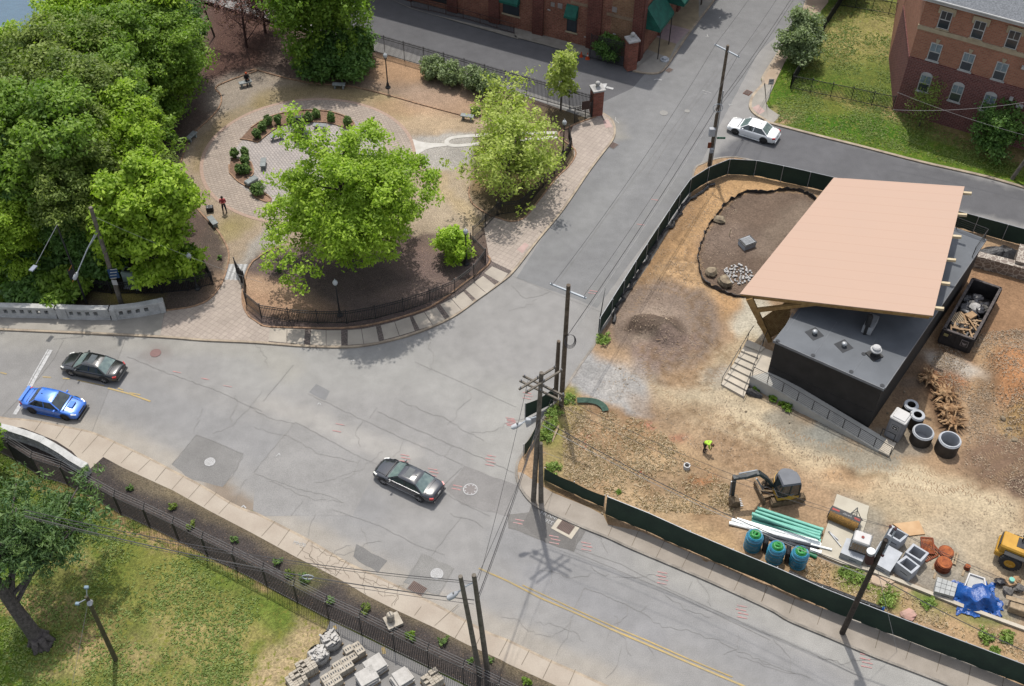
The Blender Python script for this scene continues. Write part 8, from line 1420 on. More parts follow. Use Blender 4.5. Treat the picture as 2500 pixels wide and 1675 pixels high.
 #  palletised stone in the yard (bottom)
CS=mat('cast_stone',S(214,204,188),S(188,178,162),scale=3,fine=.1);CSG=mat('light_cast_stone',S(222,218,212),S(200,196,190),scale=3,fine=.08)
for i,(x,y,kind,lb)in enumerate([(690,1190,0,'wrapped pallet of jumbled pale stone slabs nearest the fence'),(580,1320,0,'wrapped round heap of small stone pieces, second in the left row'),(480,1440,1,'pallet of stacked tan stone strips, third in the left row'),(900,1290,2,'pallet of long pierced tan blocks nearest the fence in the middle row'),(800,1420,2,'pallet of pierced tan blocks, second in the middle row'),(700,1545,2,'pallet of hollow tan blocks at the bottom edge'),(1090,1420,3,'pallet topped with a broad white stone slab'),(1020,1530,3,'pallet of pale slabs at the bottom edge of the yard'),(1320,1530,3,'low pallet of broken pale slabs at the right of the yard'),(1590,1550,1,'small grey stone stack beside the yellow line'),(390,1550,1,'red and white stone pallet at the bottom left of the rows')]):
 r=empty('stone_pallet',P1(1,3,x,y,.115),.62);tag(r,lb,'stone pallet','stone pallets in the yard');rg=random.Random(200+i);m=(CS,CSG)[kind in(0,3)]
 o=pallet((0,0),0,WOOD);o.parent=r;o['label']='';del o['label']
 if kind==0:
  part('core',m,lambda b:b.rbox((0,0,.4),(1.1,1.0,.5),.1),r)
  for k in range(30):part('stone',m,lambda b:b.box((rg.uniform(-.4,.4),rg.uniform(-.38,.38),.62+k*.008),(rg.uniform(.2,.42),rg.uniform(.1,.2),.1),rz=rg.uniform(0,3)),r)
  part('wrapping',mat('film_wrap',S(190,188,184),rough=.3),lambda b:b.lathe((0,0,.14),[(.66,0),(.7,.25),(.62,.5)],14,cap=False),r)
 elif kind in(1,2):
  nx,ny,nz_=(4,6,4)if kind==1 else(2,2,3)
  for ix in range(nx):
   for iy in range(ny):
    hh=nz_-(rg.random()<.3);part('stone_column' if kind==1 else 'block',m,lambda b:b.box((-.55+(ix+.5)*1.1/nx,-.48+(iy+.5)*.96/ny,.15+hh*.09),(1.1/nx-.02,.96/ny-.02,hh*.18)),r)
    if kind==2:
     for hx in(-.15,0,.15):part('hole',MATS['mark_dark'],lambda b:b.box((-.55+(ix+.5)*1.1/nx+hx,-.48+(iy+.5)*.96/ny,.152+hh*.18),(.07,.16,.012)),r)
 else:
  for k in range(5-(i>7)):part('slab',m,lambda b:b.rbox((rg.uniform(-.06,.06),rg.uniform(-.06,.06),.2+k*.13),(1.2-.25*(k==3),1.0-.2*(k==2),.11),.02,rz=rg.uniform(-.06,.06)),r)
r=empty('stone_post',P1(1,3,1240,1000,.12),.5);tag(r,'tan slotted stone block on a square base in the roadside mulch','stone post');part('base',CS,lambda b:b.box((0,0,.12),(1.0,.95,.24)),r);part('block',CS,lambda b:b.rbox((-.1,.1,.6),(.45,.45,.75),.12),r);part('slot',BLACKM,lambda b:b.box((-.1,.1,.98),(.07,.26,.012)),r)
#  drains and covers
for i,(c,rr_,x,y,R_,m,lb)in enumerate([(0,2,1868,1085,.38,'w','white painted round manhole in the dark left patch'),(1,2,1927,1330,.5,'o','manhole with white painted ring and dots right of the dark saloon'),(1,3,1629,568,.42,'w','white painted round manhole in the patch near the twin poles'),(0,2,1385,115,.42,'r','reddish manhole cover on the bridge approach'),(2,0,1388,1005,.4,'g','pale worn manhole in the side street'),(2,0,1596,988,.26,'g','small square cover in the side street')]):
 r=empty('manhole_cover',P1(c,rr_,x,y,.03));tag(r,lb,'manhole cover','manhole covers in the road');part('lid',mat('mh_'+m,*{'w':(S(214,214,214),S(170,168,166)),'o':(S(160,152,150),S(140,134,132)),'r':(S(160,128,124),S(140,112,110)),'g':(S(176,174,170),S(156,154,150))}[m],scale=12),lambda b:b.cyl((0,0,-.02),(0,0,.0),R_*.88,n=28),r)
 part('ring',WHITE if m in 'wo' else MATS['mh_'+m],lambda b:b.lathe((0,0,-.02),[(R_*.88,0),(R_*.88,.024),(R_,.024),(R_,0)],32,cap=False),r)
 if m=='o':
  for k in range(8):part('paint_dot',WHITE,lambda b:b.cyl((cos(k*pi/4+.3)*R_*.72,sin(k*pi/4+.3)*R_*.72,0),(cos(k*pi/4+.3)*R_*.72,sin(k*pi/4+.3)*R_*.72,.006),.05,n=8),r)
for i,(c,rr_,x,y,w_,l_,fr,lb)in enumerate([(2,3,515,155,1.0,.8,1,'brown storm drain grate set in a pale concrete surround'),(1,3,1455,700,1.1,.7,0,'storm grate at the kerb beside the cracked walk'),(2,0,1435,625,.7,.5,0,'dark drain grate at the forecourt kerb'),(2,0,2135,825,.7,.6,0,'rusty drain grate by the one way sign'),(2,0,938,1295,.8,.6,0,'drain grate at the kerb of the paved corner')]):
 a_=ang(P1(2,3,470,60),P1(2,3,640,150))if i<2 else(.9,.9,.9)[min(i-2,2)];r=empty('storm_drain',P1(c,rr_,x,y,.03),a_);tag(r,lb,'drain grate','storm drain grates');part('frame',mat('pale_frame',S(222,212,194))if fr else RU2 if i==3 else MATS['mh_g'],lambda b:b.box((0,0,0),(w_*(1.6 if fr else 1.1),l_*(1.5 if fr else 1.1),.02)),r)
 part('pit',mat('pit_dark',S(96,82,76)),lambda b:b.box((0,0,.012),(w_,l_,.01)),r);part('bars',mat('grate_brown',S(146,126,118)),lambda b:[b.box((-w_/2+(k+.5)*w_/10,0,.022),(w_/22,l_,.012))for k in range(10)],r)
 #  poles, lamps, signs
PW=mat('pole_wood',S(128,114,98),S(92,80,66),scale=4,fine=.25,fscale=12);PWG=mat('pole_wood_grey',S(142,134,122),S(108,100,90),scale=4,fine=.25);ALU=mat('alu_arm',S(206,214,222),rough=.5)
def pole(lb,base,h,r_=.17,lean=(0,0),m=None,name='utility_pole'):
 r=empty(name,base);tag(r,lb,'utility pole','wooden utility poles');part('pole',m or PW,lambda b:b.tube([(0,0,-.2),(lean[0]*.5,lean[1]*.5,h/2),(lean[0],lean[1],h)],[r_,r_*.87,r_*.72],10),r,True);return r
def xarm(r,z,dv,L_,m=None,off=Vector(),ins=3,w_=.11):
 d=Vector(dv).normalized();part('crossarm',m or PWG,lambda b:b.beam(off-d*L_/2+Vector((0,0,z)),off+d*L_/2+Vector((0,0,z)),w_,w_),r)
 for k in range(ins):t=(k/max(1,ins-1)-.5)*.92*L_;p=off+d*t+Vector((0,0,z+.06));part('insulator',mat('insulator',S(176,176,180)),lambda b:b.lathe(p,[(.03,0),(.05,.04),(.03,.08),(.05,.12),(.02,.16)],8),r)
def topat(base,px,py):
 n_=Vector((0,1,0));return hit(px,py,base,n_)-base
pUR=W(1731,404,.1);t_=topat(pUR,1777,111);r=pole('tall utility pole with white crossarm between the side street and the cross street',pUR,t_.z,lean=(t_.x,0));LU=Vector((t_.x,0,0));xarm(r,t_.z-.5,(P1(2,0,2050,490)-P1(2,0,1845,385)).to_3d(),2.6,ALU,LU,2)
part('cabinet',mat('box_white',S(206,208,212)),lambda b:b.rbox((LU.x*.3-.25,-.25,3.9),(.55,.4,.8),.04),r);part('meter_box',MATS['box_white'],lambda b:b.rbox((-.05,-.3,1.9),(.35,.25,.45),.03),r);part('coil',ALU,lambda b:b.tube([(-.1+.42*cos(t),-.2,6.4+.42*sin(t))for t in[k*pi/8 for k in range(16)]],.03,6,closed=True),r);part('conduit',GALV,lambda b:b.tube([(.2,-.1,.1),(LU.x*.6+.2,-.1,t_.z*.65)],.05,6),r)
sg=part('street_sign',mat('sign_green',S(30,120,90)),lambda b:b.box((.62,-.25,3.25),(.75,.03,.2)),r);q=text_mesh('sign_lettering','4TH ST',.13,(.62,-.27,3.25),0,WHITEF,sg,rx=pi/2)
part('sign_plate',RU2,lambda b:b.box((-.3,-.2,2.4),(.3,.04,.6)),r)
pC=W(1370,992,.1);t_=topat(pC,1388,696);rC=pole('tallest dark pole of the corner cluster with white crossarm at its top',pC,t_.z,.2,(t_.x,0));LC=Vector((t_.x,0,0));xarm(rC,t_.z-.55,P1(2,1,670,1118)-P1(2,1,385,1002),2.7,ALU,LC,2)
part('cable_coil',mat('cable_grey',S(120,116,118)),lambda b:[b.tube([(.35+(.38+.04*j)*cos(t)*.8,-.15-.05*j,7.3+(.55+.05*j)*sin(t))for t in[k*pi/8 for k in range(16)]],.02,5,closed=True)for j in range(4)],rC)
pC2=W(1356,975,.1);t_=topat(pC2,1364,833);pole('shorter dark pole beside the tallest one in the corner cluster',pC2,t_.z,.19,(t_.x,0))
pF=W(1302,1222,.1);t_=topat(pF,1322,910);rF=pole('front pole of the corner cluster carrying grey double crossarms and a street lamp',pF,t_.z,.19,(t_.x,0),PWG);LF=Vector((t_.x,0,0))
dA=(P1(2,2,440,520)-P1(2,2,150,380));dB=(P1(2,2,425,255)-P1(2,2,190,400));xarm(rF,t_.z-1.5,dA,3.0,None,LF*.9+Vector((0,-.15,0)),3);xarm(rF,t_.z-1.5,dA,3.0,None,LF*.9+Vector((.2,.25,0)),3);xarm(rF,t_.z-.6,dB,2.9,None,LF*.9+Vector((-.2,.1,0)),3);xarm(rF,t_.z-.6,dB,2.9,None,LF*.9+Vector((.2,-.15,0)),3)
def cobra(r,a,e,s_=1.0,m=None):
 a,e=Vector(a),Vector(e);part('lamp_arm',m or ALU,lambda b:b.tube([a,a.lerp(e,.5)+Vector((0,0,.12)),e],.045,7),r);d=(e-a).normalized();h=part('lamp_head',mat('lamp_white',S(222,226,230)),lambda b:b.tube([e-d*.05,e+d*.12*s_,e+d*.35*s_,e+d*.62*s_,e+d*.72*s_],[.05,.12*s_,.17*s_,.15*s_,.05],10),r,True);part('photocell',BLACKM,lambda b:b.cyl(e+d*.3*s_+Vector((0,0,.14)),e+d*.3*s_+Vector((0,0,.24)),.05,n=8),h)
def loc_(r,px,py,y=0):return hit(px,py,r.location+Vector((0,y,0)),Vector((0,1,0)))-r.location
cobra(rF,loc_(rF,1309,1018),loc_(rF,1273,1034,-.4));part('camera_box',MATS['lamp_white'],lambda b:b.rbox(tuple(loc_(rF,1290,1027,-.3)),(.35,.3,.4),.06),rF)
pF2=W(1321,1225,.1);t_=topat(pF2,1320,1082);pole('short grey pole stub standing right beside the front corner pole',pF2,t_.z,.19,(t_.x,0),PWG)
pB=W(1171,1643,.1);t_=topat(pB,1124,1407);rB1=pole('left pole of the leaning twin poles by the security fence',pB,t_.z,.17,(t_.x,0),PWG);pB2=W(1190,1634,.1);t2=topat(pB2,1157,1404);rB2=pole('right pole of the twin poles, carrying the street lamp over the road',pB2,t2.z,.18,(t2.x,0),PWG);cobra(rB2,loc_(rB2,1156,1422),loc_(rB2,1118,1446,-.2),1.1)
pR=W(2056,1545,.13);t_=topat(pR,2163,1318);rR=pole('dark leaning pole with transformer standing in the front sidewalk',pR,t_.z,.19,(t_.x,0),mat('dark_pole',S(84,74,64),S(56,48,42),scale=4,fine=.2));
def LR(x,y,dy=0):return loc_(rR,TX[3]+x*.27421,TY[3]+y*.27421,dy)
part('transformer',mat('rusty_can',S(92,60,54)),lambda b:b.cyl(LR(955,460,.1),LR(968,385,.1),.26,n=14),rR);part('transformer_lid',GALV,lambda b:b.cyl(LR(968,385,.1),LR(972,365,.1),.24,n=14),rR);xa=[LR(1145,150,-.3),LR(1190,175,.3)]
part('crossarm',ALU,lambda b:(b.beam(LR(1140,160,.3),LR(1010,400,-.1),.07,.09),b.beam(LR(1190,180,.1),LR(1075,400,-.2),.07,.09)),rR)
for p in(LR(1143,150,.3),LR(1188,170,.1),LR(1075,405,-.2)):part('insulator',mat('brown_ins',S(110,60,56)),lambda b:b.lathe(p,[(.05,-.1),(.09,-.04),(.05,0),(.09,.06),(.05,.12)],8),rR)
pL=W(282,1610,.1);t_=topat(pL,211,1456);rL=pole('short pole with two grey floodlights on the lawn',pL,t_.z,.16,(t_.x,0),mat('mossy_pole',S(112,106,78),S(88,82,60),scale=4))
for(x,y)in((690,835),(770,690)):a_=LL0=loc_(rL,TX[0]+775*.27421,TY[3]+790*.27421);e=loc_(rL,TX[0]+x*.27421,TY[3]+y*.27421);part('floodlight_arm',ALU,lambda b:b.tube([a_,e],.035,6),rL);part('floodlight',mat('flood_grey',S(150,174,190)),lambda b:b.rbox(tuple(e),(.26,.2,.16),.04),rL)
part('meter',GALV,lambda b:b.cyl(loc_(rL,221,1470),loc_(rL,221,1466)+Vector((0,-.2,0)),.16,n=12),rL)
pA=W(297,744,.1);t_=topat(pA,221,506);rA=pole('grey wooden pole with blue sign and street lamp behind the curved parapet',pA,t_.z,.2,(t_.x,0),PWG);cobra(rA,loc_(rA,238,560),loc_(rA,189,665,-1.2));part('brace_arm',ALU,lambda b:b.tube([loc_(rA,241,566),loc_(rA,215,605,-.5)],.04,6),rA)
sgn=part('blue_sign',mat('sign_blue',S(40,78,120),S(34,68,108)),lambda b:b.box(tuple(loc_(rA,277,668,-.28)),(.75,.04,.95),rz=.15),rA);part('white_notice',WHITEF,lambda b:b.box(tuple(loc_(rA,280,690,-.28)),(.4,.04,.5)),rA)
for k,s_ in enumerate(('NO','TRUCKS')):q=text_mesh('sign_lettering',s_,.16,tuple(loc_(rA,277,664+8*k,-.31)),0,WHITEF,sgn,rx=pi/2)if False else None
part('sign_lines',WORN,lambda b:[b.box(tuple(loc_(rA,277,658+7*k,-.31)),(.5,.02,.07),rz=.15)for k in range(4)],sgn)
pD=at_ground(212,742);rD=tag(empty('street_lamp',pD),'dark leaning lamp post with black banner and a grey lamp on a long thin arm','street lamp');e=loc_(rD,139,550);part('pole',BLACKM,lambda b:b.tube([(0,0,-.3),e],[.09,.06],8),rD);part('lamp_arm',GALV,lambda b:b.tube([e,loc_(rD,88,645,-1.4)],.025,5),rD);hh=loc_(rD,81,655,-1.5);part('lamp_head',mat('lamp_head_grey',S(170,178,196)),lambda b:b.box(tuple(hh),(.34,.62,.1),rz=-.35),rD)
bn=part('banner',mat('banner_black',(.015,.016,.02)),lambda b:b.beam(loc_(rD,171,658),loc_(rD,180,683),.5,.03,up=(0,1,0)),rD);part('banner_trim',mat('orange_trim',S(222,150,80)),lambda b:(b.beam(loc_(rD,168,661,-.05),loc_(rD,175,647,-.05),.05),b.beam(loc_(rD,177,688,-.05),loc_(rD,184,674,-.05),.05)),rD)
GLB=mat('globe_glass',S(222,226,228),S(200,206,210),rough=.15)
lamps=[(P1(1,0,1193,780,.1),'black globe lamp post on the bare mulch left of the olive bushes'),(W(830,770,.1),'black globe lamp post inside the front of the fenced mulch bed'),(W(1139,645,.1),'black globe lamp post beside the lime green tree'),(P1(2,0,490,1380,.1),'globe lamp post hidden among the pale corner trees'),(P1(0,1,1760,1040,.1),'globe lamp at the wood edge above the dark fence')];src=None
for p,lb in lamps:
 if src is None:
  src=r=empty('lamp_post',p);part('base',BLACKM,lambda b:b.lathe((0,0,0),[(.26,0),(.26,.1),(.16,.2),(.12,.5),(.07,.6)],14),r);part('pole',BLACKM,lambda b:b.cyl((0,0,.5),(0,0,3.3),.065,.05,n=10),r);part('globe',GLB,lambda b:b.lathe((0,0,3.35),[(.1,0),(.19,.12),(.21,.28),(.15,.42),(.05,.5)],14),r,True);part('finial',GLB,lambda b:b.cyl((0,0,3.84),(0,0,3.98),.03,n=8),r);part('collar',BLACKM,lambda b:b.lathe((0,0,3.2),[(.06,0),(.13,.08),(.13,.16)],12),r)
 else:r=copy_tree(src);place(r,p)
 tag(r,lb,'lamp post','black globe lamp posts')
r=tag(empty('one_way_sign',P1(3,0,60,900,.13)),'one way sign on a thin post at the street corner by the bushy tree','sign');part('post',GALV,lambda b:b.cyl((0,0,0),(.0,0,2.5),.03,n=6),r);o=part('plate',TW,lambda b:b.box((-.12,-.04,2.2),(.46,.02,.6)),r);part('border',BLACKM,lambda b:b.box((-.12,-.028,2.2),(.5,.01,.64)),r)
text_mesh('lettering','ONE\nWAY',.17,(-.12,-.06,2.31),0,BLACKM,o,rx=pi/2,bold=.006);part('arrow',BLACKM,lambda b:b.add([(x,-.056,z)for x,z in((-.3,2.03),(-.2,1.96),(-.2,2.0),(.06,2.0),(.06,2.06),(-.2,2.06),(-.2,2.1))],[(0,1,2,3,4,5,6)]),o)
r=tag(empty('marker_sign',P1(2,0,685,1075,.1)),'dark brown marker sign on a post beside the brick pillar','sign');part('post',BLACKM,lambda b:b.cyl((0,0,0),(0,0,1.3),.04,n=8),r);part('plate',mat('brown_plate',S(88,66,60)),lambda b:b.rbox((0,0,1.75),(.8,.06,.95),.03,rz=.3),r)
r=tag(empty('utility_cabinet',P1(0,1,1195,1010,.1),-.15),'pale green metal utility cabinet standing behind the dark fence','cabinet');CG=mat('cabinet_green',S(168,184,176),S(150,168,160));part('plinth',PC,lambda b:b.box((0,0,.06),(1.3,1.0,.12)),r);part('body',CG,lambda b:b.rbox((-.15,0,.9),(.95,.75,1.6),.04),r);part('side_box',CG,lambda b:b.rbox((.45,0,.7),(.3,.6,1.1),.03),r);part('top_vent',BLACKM,lambda b:b.box((-.15,0,1.71),(.5,.4,.02)),r)
b=MB();fr=P(0,1,[(640,1120),(755,935),(780,1040),(660,1190)],.3);[b.tube([fr[i]+Vector((0,0,.5)),fr[(i+1)%4]+Vector((0,0,.5))],.03,5)for i in range(4)];[b.tube([p,p+Vector((0,0,.5))],.03,5)for p in fr];tag(b.build('loose_scaffold',GALV),'grey pipe frame standing behind the left parapet by the dark lamp post','frame')
ORG=mat('cone_orange',S(232,96,44),S(214,84,36))
for i,(x,y,s_)in enumerate(((708,525,1.0),(652,505,.8))):
 r=tag(empty('traffic_cone',P1(2,0,x,y,.0)),('bright orange cone with white band by the iron gate','smaller faded cone left of the bright one')[i],'traffic cone');part('body',ORG,lambda b:b.lathe((0,0,.03),[(.17*s_,0),(.03,.7*s_)],14),r);part('foot',ORG,lambda b:b.box((0,0,.02),(.42*s_,.42*s_,.04)),r);part('band',TW,lambda b:b.lathe((0,0,.36*s_),[(.105*s_,0),(.078*s_,.16*s_)],14),r)
r=tag(empty('round_planter',P1(2,0,1395,535,.13)),'low round concrete planter base at the forecourt corner','planter');part('base',PC,lambda b:b.cyl((0,0,0),(0,0,.12),.45,n=20),r);part('cap',PC,lambda b:b.cyl((0,0,.12),(0,0,.32),.26,n=16),r)
#  benches, monument
BS=mat('bench_stone',S(176,182,182),S(150,156,156),scale=3,fine=.08);src=None
for i,(c,rw,x,y,a_,lb)in enumerate([(0,0,2190,765,.45,'stone bench with the seated person near the top of the park path'),(0,0,1712,1240,1.15,'stone bench at the left path edge by the wood'),(1,0,760,785,-.05,'stone bench on the path edge under the dark shrubs'),(1,0,1900,1065,-.25,'stone bench at the right end of the upper path edge'),(1,0,208,1240,.45,'stone bench in the plaza left of the monument'),(1,0,88,1480,1.65,'stone bench in the plaza below the first, near the maple'),(1,0,590,1150,-.1,'stone bench right of the monument, partly under the maple'),(0,1,1900,465,2.2,'stone bench near the standing person at the path edge')]):
 p=P1(c,rw,x,y,.12)
 if src is None:src=r=empty('stone_bench',p,a_);part('seat',BS,lambda b:b.rbox((0,0,.45),(1.25,.5,.1),.02),r);[part('leg',BS,lambda b:b.box((s_*.4,0,.2),(.14,.4,.4)),r)for s_ in(-1,1)]
 else:r=copy_tree(src);place(r,p,a_)
 tag(r,lb,'bench','grey stone benches of the park')
b=MB();b.rbox((0,0,.3),(1.3,.55,.35),.06);o=b.build('stone_slab',BS);place(o,P1(0,1,2235,100,.12),.95);o.rotation_euler=(.2,.1,.95);tag(o,'grey tilted stone slab in the planting bed beside a shrub','stone slab')
GRN=mat('dark_granite',S(84,84,86),S(64,64,66),rough=.5,scale=4,fine=.1);mo=tag(empty('monument',P1(1,0,440,1260,.12),-.25),'dark granite monument with stepped shoulders and carved ring in the plaza','monument')
part('plinth',GRN,lambda b:b.box((0,0,.3),(1.5,.7,.6)),mo);part('shaft',GRN,lambda b:(b.box((-.15,.1,1.5),(.8,.45,1.9)),b.prism([(-.55,-.1),(.25,-.1),(.25,.33),(-.55,.33)],2.45,lambda p:2.6+(p[0]+.55)*.25)),mo)
for x in(-.52,.42):part('shoulder',BS,lambda b:b.box((x,0,.95),(.28,.5,.7)),mo)
part('carved_ring',BS,lambda b:b.lathe((-.05,-.14,.95),[(.22,-.02),(.3,-.02),(.3,.02),(.22,.02)],18,cap=False,M=Matrix.Rotation(pi/2,3,'X')),mo)
#  people
def skinned(nm,joints,m,parent,sub=2):
 """joints: {name:(pos, r, parent)} grown as one continuous surface"""
 ks=list(joints);vs=[joints[k][0]for k in ks];es=[(ks.index(joints[k][2]),ks.index(k))for k in ks if joints[k][2]]
 me=bpy.data.meshes.new(nm);me.from_pydata(vs,es,[]);o=bpy.data.objects.new(nm,me);COL.objects.link(o);o.parent=parent;o.modifiers.new('skin','SKIN')
 for i,k in enumerate(ks):d=me.skin_vertices[0].data[i];r_=joints[k][1];d.radius=(r_,r_)if not isinstance(r_,tuple)else r_;d.use_root=i==0
 s_=o.modifiers.new('sub','SUBSURF');s_.levels=s_.render_levels=sub;me.materials.append(m)
 dg=bpy.context.evaluated_depsgraph_get();m2=bpy.data.meshes.new_from_object(o.evaluated_get(dg));o.modifiers.clear();o.data=m2
 for p_ in m2.polygons:p_.use_smooth=True
 return o
SKIN=mat('skin',S(150,104,84),S(136,92,74))
def human(lb,loc,rz,J,top,legs,hairm,shoe,hat=None,sleeve=2):
 """J: joint positions: pelvis, chest, neck, head, sh/el/wr/hand (L,R), hip/kn/an/toe (L,R)"""
 r=tag(empty('person',loc,rz),lb,'person');V=Vector;j={'pelvis':(J['pelvis'],(.12,.09),None),'chest':(J['chest'],(.135,.095),'pelvis'),'neck':(J['neck'],.055,'chest'),'head0':(V(J['neck']).lerp(V(J['head']),.5),.075,'neck'),'head':(J['head'],.095,'head0'),'crown':(V(J['head'])+(V(J['head'])-V(J['neck'])).normalized()*.08,.07,'head')}
 for s_ in 'LR':
  j['sh'+s_]=(J['sh'+s_],.06,'chest');j['el'+s_]=(J['el'+s_],.042,'sh'+s_);j['wr'+s_]=(J['wr'+s_],.028,'el'+s_);hd=(V(J['wr'+s_])-V(J['el'+s_])).normalized();hp=V(J['wr'+s_])+hd*.07;j['pa'+s_]=(hp,(.038,.02),'wr'+s_)
  sd=hd.cross(V((0,0,1)));sd=sd.normalized()if sd.length>.1 else V((1,0,0))
  for k in range(5):j['f%d%s'%(k,s_)]=(hp+(hd*(.085-.01*abs(k-2))+sd*(k-2)*.02 if k else hd*.02+sd*.06),.009,'pa'+s_)
  j['hip'+s_]=(J['hip'+s_],.085,'pelvis');j['kn'+s_]=(J['kn'+s_],.06,'hip'+s_);j['an'+s_]=(J['an'+s_],.04,'kn'+s_);j['toe'+s_]=(J['toe'+s_],.035,'an'+s_)
 skinned('body',j,SKIN,r)
 t={k:(j[k][0],tuple(x+.045 for x in j[k][1])if isinstance(j[k][1],tuple)else j[k][1]+.018,j[k][2])for k in['pelvis','chest']+[a+s_ for s_ in 'LR' for a in('sh','el')]}
 t['collar']=(V(J['chest']).lerp(V(J['neck']),.75),.095,'chest')
 if sleeve==2:[t.update({'wr'+s_:(j['wr'+s_][0],.045,'el'+s_)})for s_ in 'LR']
 skinned('shirt',t,top,r);l={'pelvis':(V(J['pelvis'])-V((0,0,.03)),(.13,.115),None),'waist':(V(J['pelvis']).lerp(V(J['chest']),.2),.115,'pelvis')}
 for s_ in 'LR':l['hip'+s_]=(j['hip'+s_][0],.105,'pelvis');l['kn'+s_]=(j['kn'+s_][0],.078,'hip'+s_);l['an'+s_]=(j['an'+s_][0],.062,'kn'+s_)
 skinned('trousers',l,legs,r)
 for s_ in 'LR':a,b_=V(J['an'+s_]),V(J['toe'+s_]);part('shoe',shoe,lambda b:b.tube([a+(a-b_).normalized()*.03-V((0,0,.04)),a.lerp(b_,.5)-V((0,0,.02)),b_],[.05,.052,.04],8),r,True)
 H_=V(J['head']);up=(H_-V(J['neck'])).normalized();part('hair' if not hat else 'cap',hat or hairm,lambda b:b.ball(H_+up*.05-V((0,0,0))+V((0,.02,0)),.112,12,(1,1.05,.9)),r,True);fw=V((0,-1,0));fw=(fw-up*fw.dot(up)).normalized();part('nose',SKIN,lambda b:b.ball(H_+fw*.1-up*.01,.02,8),r)
 for s_ in(-1,1):part('eye',BLACKM,lambda b:b.ball(H_+fw*.088+V((s_*.034,0,0))+up*.012,.011,6),r);part('ear',SKIN,lambda b:b.ball(H_+V((s_*.1,0,0)),.025,6),r)
 return r
std=dict(pelvis=(0,0,.95),chest=(0,.01,1.3),neck=(0,0,1.47),head=(0,-.02,1.62),shL=(.18,0,1.42),shR=(-.18,0,1.42),elL=(.26,-.04,1.15),elR=(-.26,-.04,1.15),wrL=(.08,-.26,1.2),wrR=(-.08,-.26,1.2),hipL=(.09,0,.9),hipR=(-.09,0,.9),knL=(.12,-.02,.5),knR=(-.12,.02,.5),anL=(.14,0,.09),anR=(-.14,.04,.09),toeL=(.17,-.16,.04),toeR=(-.17,-.12,.04))
JEAN=mat('navy_trousers',(.02,.025,.04));human('standing person in a red shirt and dark trousers on the brick ring path',P1(0,1,2003,357,.12),.25,std,mat('red_shirt',S(214,96,100),S(196,80,84)),JEAN,mat('dark_hair',(.02,.015,.012)),BLACKM)
sit=dict(std,pelvis=(0,.05,.56),chest=(0,-.02,.9),neck=(0,-.06,1.07),head=(0,-.1,1.22),shL=(.18,-.04,1.02),shR=(-.18,-.04,1.02),elL=(.22,-.14,.78),elR=(-.22,-.14,.78),wrL=(.08,-.34,.72),wrR=(-.08,-.34,.72),hipL=(.09,0,.56),hipR=(-.09,0,.56),knL=(.14,-.42,.54),knR=(-.14,-.42,.54),anL=(.14,-.42,.1),anR=(-.14,-.46,.1),toeL=(.15,-.58,.05),toeR=(-.15,-.62,.05))
p=P1(0,0,2205,745,.12);human('person in black clothes and orange cap sitting on a stone bench',p,.45,sit,mat('black_cloth',(.015,.015,.018)),MATS['black_cloth'],None,BLACKM,hat=mat('orange_cap',S(240,110,70)))
bend=dict(std,pelvis=(0,.12,.86),chest=(.0,-.2,1.08),neck=(.0,-.36,1.06),head=(.0,-.5,1.0),shL=(.18,-.3,1.06),shR=(-.18,-.3,1.06),elL=(.2,-.36,.78),elR=(-.2,-.36,.78),wrL=(.1,-.44,.54),wrR=(-.1,-.44,.54),hipL=(.09,.1,.82),hipR=(-.09,.1,.82),knL=(.12,0,.46),knR=(-.12,-.02,.46),anL=(.13,.06,.09),anR=(-.13,.04,.09))
human('worker in a neon yellow shirt bending over on the bare soil',P1(2,2,1750,985,.12),1.0,bend,mat('neon_shirt',S(206,250,90),S(190,236,70)),mat('work_trousers',S(84,74,66)),mat('brown_hair',S(96,66,48)),BLACKM)
r=tag(empty('equipment_case',P1(0,1,1872,345,.12),.2),'black equipment case with silver corners on the path beside the standing person','case');part('body',BLACKM,lambda b:b.rbox((0,0,.25),(.62,.5,.44),.05),r);[part('catch',GALV,lambda b:b.box((sx*.16,sy*.1,.475),(.07,.06,.012)),r)for sx in(-1,1)for sy in(-1,1)]
#  wires
WIR=mat('wire_dark',S(96,94,95));WIL=mat('wire_light',S(190,188,186))
def wire(lb,a,c,sag=.8,r_=.02,m=None):b=MB();q=[a.lerp(c,k/14)-Vector((0,0,sag*4*(k/14)*(1-k/14)))for k in range(15)];b.tube(q,r_*.8,4,cap=False);tag(b.build('power_line',m or WIR),lb,'power line','overhead wires')
def tp(r,x,y,dy=0):return r.location+loc_(r,x,y,dy)
UR,FF,TW2,RR_=bpy.data.objects['utility_pole'],rF,rB2,rR
uA,uB=tp(UR,1748,107),tp(UR,1802,135);cA_,cB_=tp(rC,1347,697),tp(rC,1422,727)
wire('left wire from the cluster crossarm up the side street',cA_,uA,.9);wire('right wire from the cluster crossarm up the side street',cB_,uB,.9);wire('left wire continuing beyond the tall upper pole',uA,uA+(uA-cA_)*.9,.6);wire('right wire continuing beyond the tall upper pole',uB,uB+(uB-cB_)*.9,.6)
cm=tp(rC,1378,830);um=tp(UR,1757,250);wire('thick twisted cable from the cluster to the upper pole',cm,um,.5,.035);wire('second cable below the thick one to the upper pole',cm-Vector((0,0,.5)),um-Vector((0,0,.6)),.6,.03,WIL);wire('thick cable continuing up the side street',um,um+(um-cm)*1.2,.9,.035);wire('lower cable continuing up the side street',um-Vector((0,0,.6)),um-Vector((0,0,.7))+(um-cm)*1.2,1.0,.025)
f0,f1,f2=tp(FF,1290,925),tp(FF,1345,975),tp(FF,1318,1020);r0,r1,r2=tp(RR_,2175,1287),tp(RR_,2186,1291),tp(RR_,2130,1400)
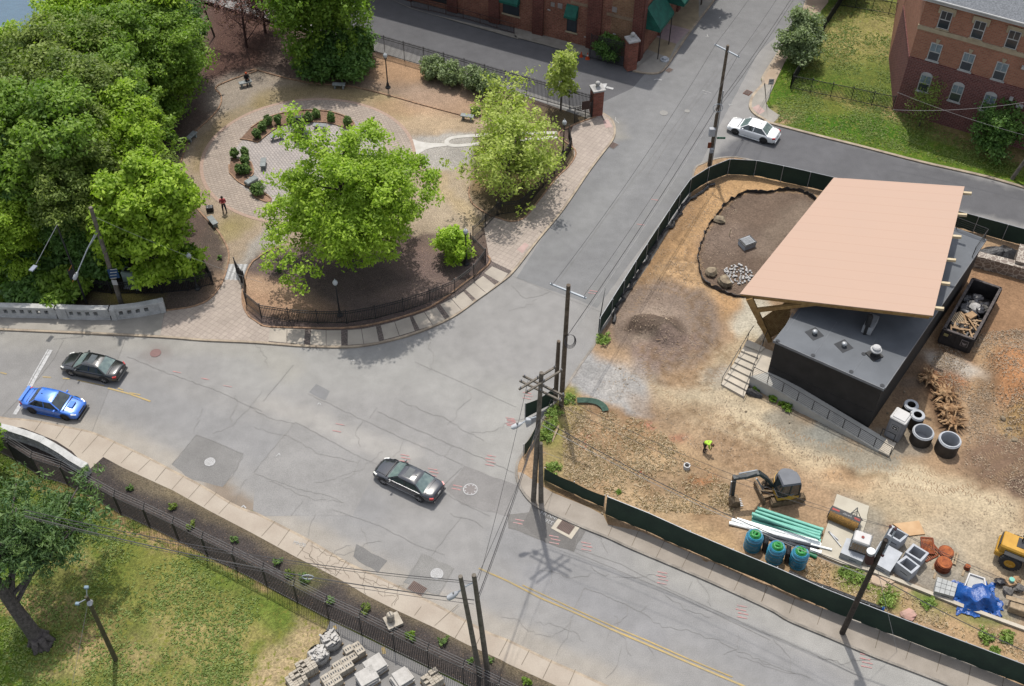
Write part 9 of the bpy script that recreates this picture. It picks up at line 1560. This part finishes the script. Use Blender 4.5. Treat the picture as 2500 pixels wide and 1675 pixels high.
for i,(a,c,s_,w_,m)in enumerate([(f0,r0,1.1,.018,None),(f1,r1,1.2,.018,None),(f2,r2,.9,.04,None),(f2-Vector((0,0,.6)),r2+Vector((.1,0,-.5)),.7,.025,WIL),(r0,r0+(r0-f0)*.7,.8,.018,None),(r1,r1+(r1-f1)*.7,.8,.018,None),(r2,r2+(r2-f2)*.7,.6,.04,None)]):wire('%s over the building site'%('upper thin wire from the front cluster pole','second thin wire from the front cluster pole','thick dark cable from the front cluster pole','pale lower wire from the front cluster pole','upper wire right of the leaning pole','second wire right of the leaning pole','thick cable right of the leaning pole')[i],a,c,s_,w_,m)
t0,t1=tp(TW2,1160,1420),tp(TW2,1162,1470)
for i,(a,c)in enumerate([(f1,t0),(f0,t0+Vector((.2,0,.1))),(f2,t1),(f2-Vector((0,0,.5)),t1-Vector((0,0,.4)))]):wire('wire crossing the main road to the twin poles, %s'%('top right','top left','thick middle','lowest')[i],a,c,.5,(.018,.018,.035,.022)[i])
for i,(y0,y1,w_)in enumerate([(1405,1300,.03),(1410,1308,.02),(1450,1314,.045),(1460,1318,.02)]):wire('cable from the twin poles over the lawn toward the pine, %s'%('top','second','thick third','lowest')[i],tp(rB2,1158,y0+15),tp(pr_,60,y1-55,1.0),.9,w_,None if i!=2 else mat('wire_mid',S(110,108,106)))
b=MB();c_=tp(pr_,60,1259,1.0).lerp(tp(rB2,1158,1465),.62)-Vector((0,0,.9));b.tube([c_+Vector((.32*cos(t),0,.22*sin(t)))for t in[k*pi/7 for k in range(14)]],.03,6,closed=True);b.beam(c_-Vector((.05,0,.2)),c_+Vector((.05,0,.22)),.05);tag(b.build('cable_loop',ALU),'white cable storage loop hanging on the wires over the verge','cable loop')
wire('long wire from the grey pole down to the plaza bed',tp(rA,234,531),W(640,690,1.2),.3,.016,WIL);wire('guy wire down to the corner weeds from the front pole',tp(FF,1315,1100),W(1370,1120,.2),0,.016,WIL);wire('guy wire of the leaning pole crossing the hoarding',tp(RR_,2140,1380),W(2190,1590,.15),0,.016,WIL);wire('dashed guy wire of the lawn pole',tp(rL,214,1475),W(175,1680,.15),0,.014,WIL)
wire('wire crossing in front of the apartment building',W(2180,268,5),W(2560,240,8.5),.5,.02,WIL);wire('second wire crossing the apartment wall',W(2190,225,6),W(2560,345,4.5),.3,.015,WIL)
pS=W(2470,436,.13);pole('pole at the far right edge on the apartment lawn',pS,9,.18,(2.2,0),PWG)
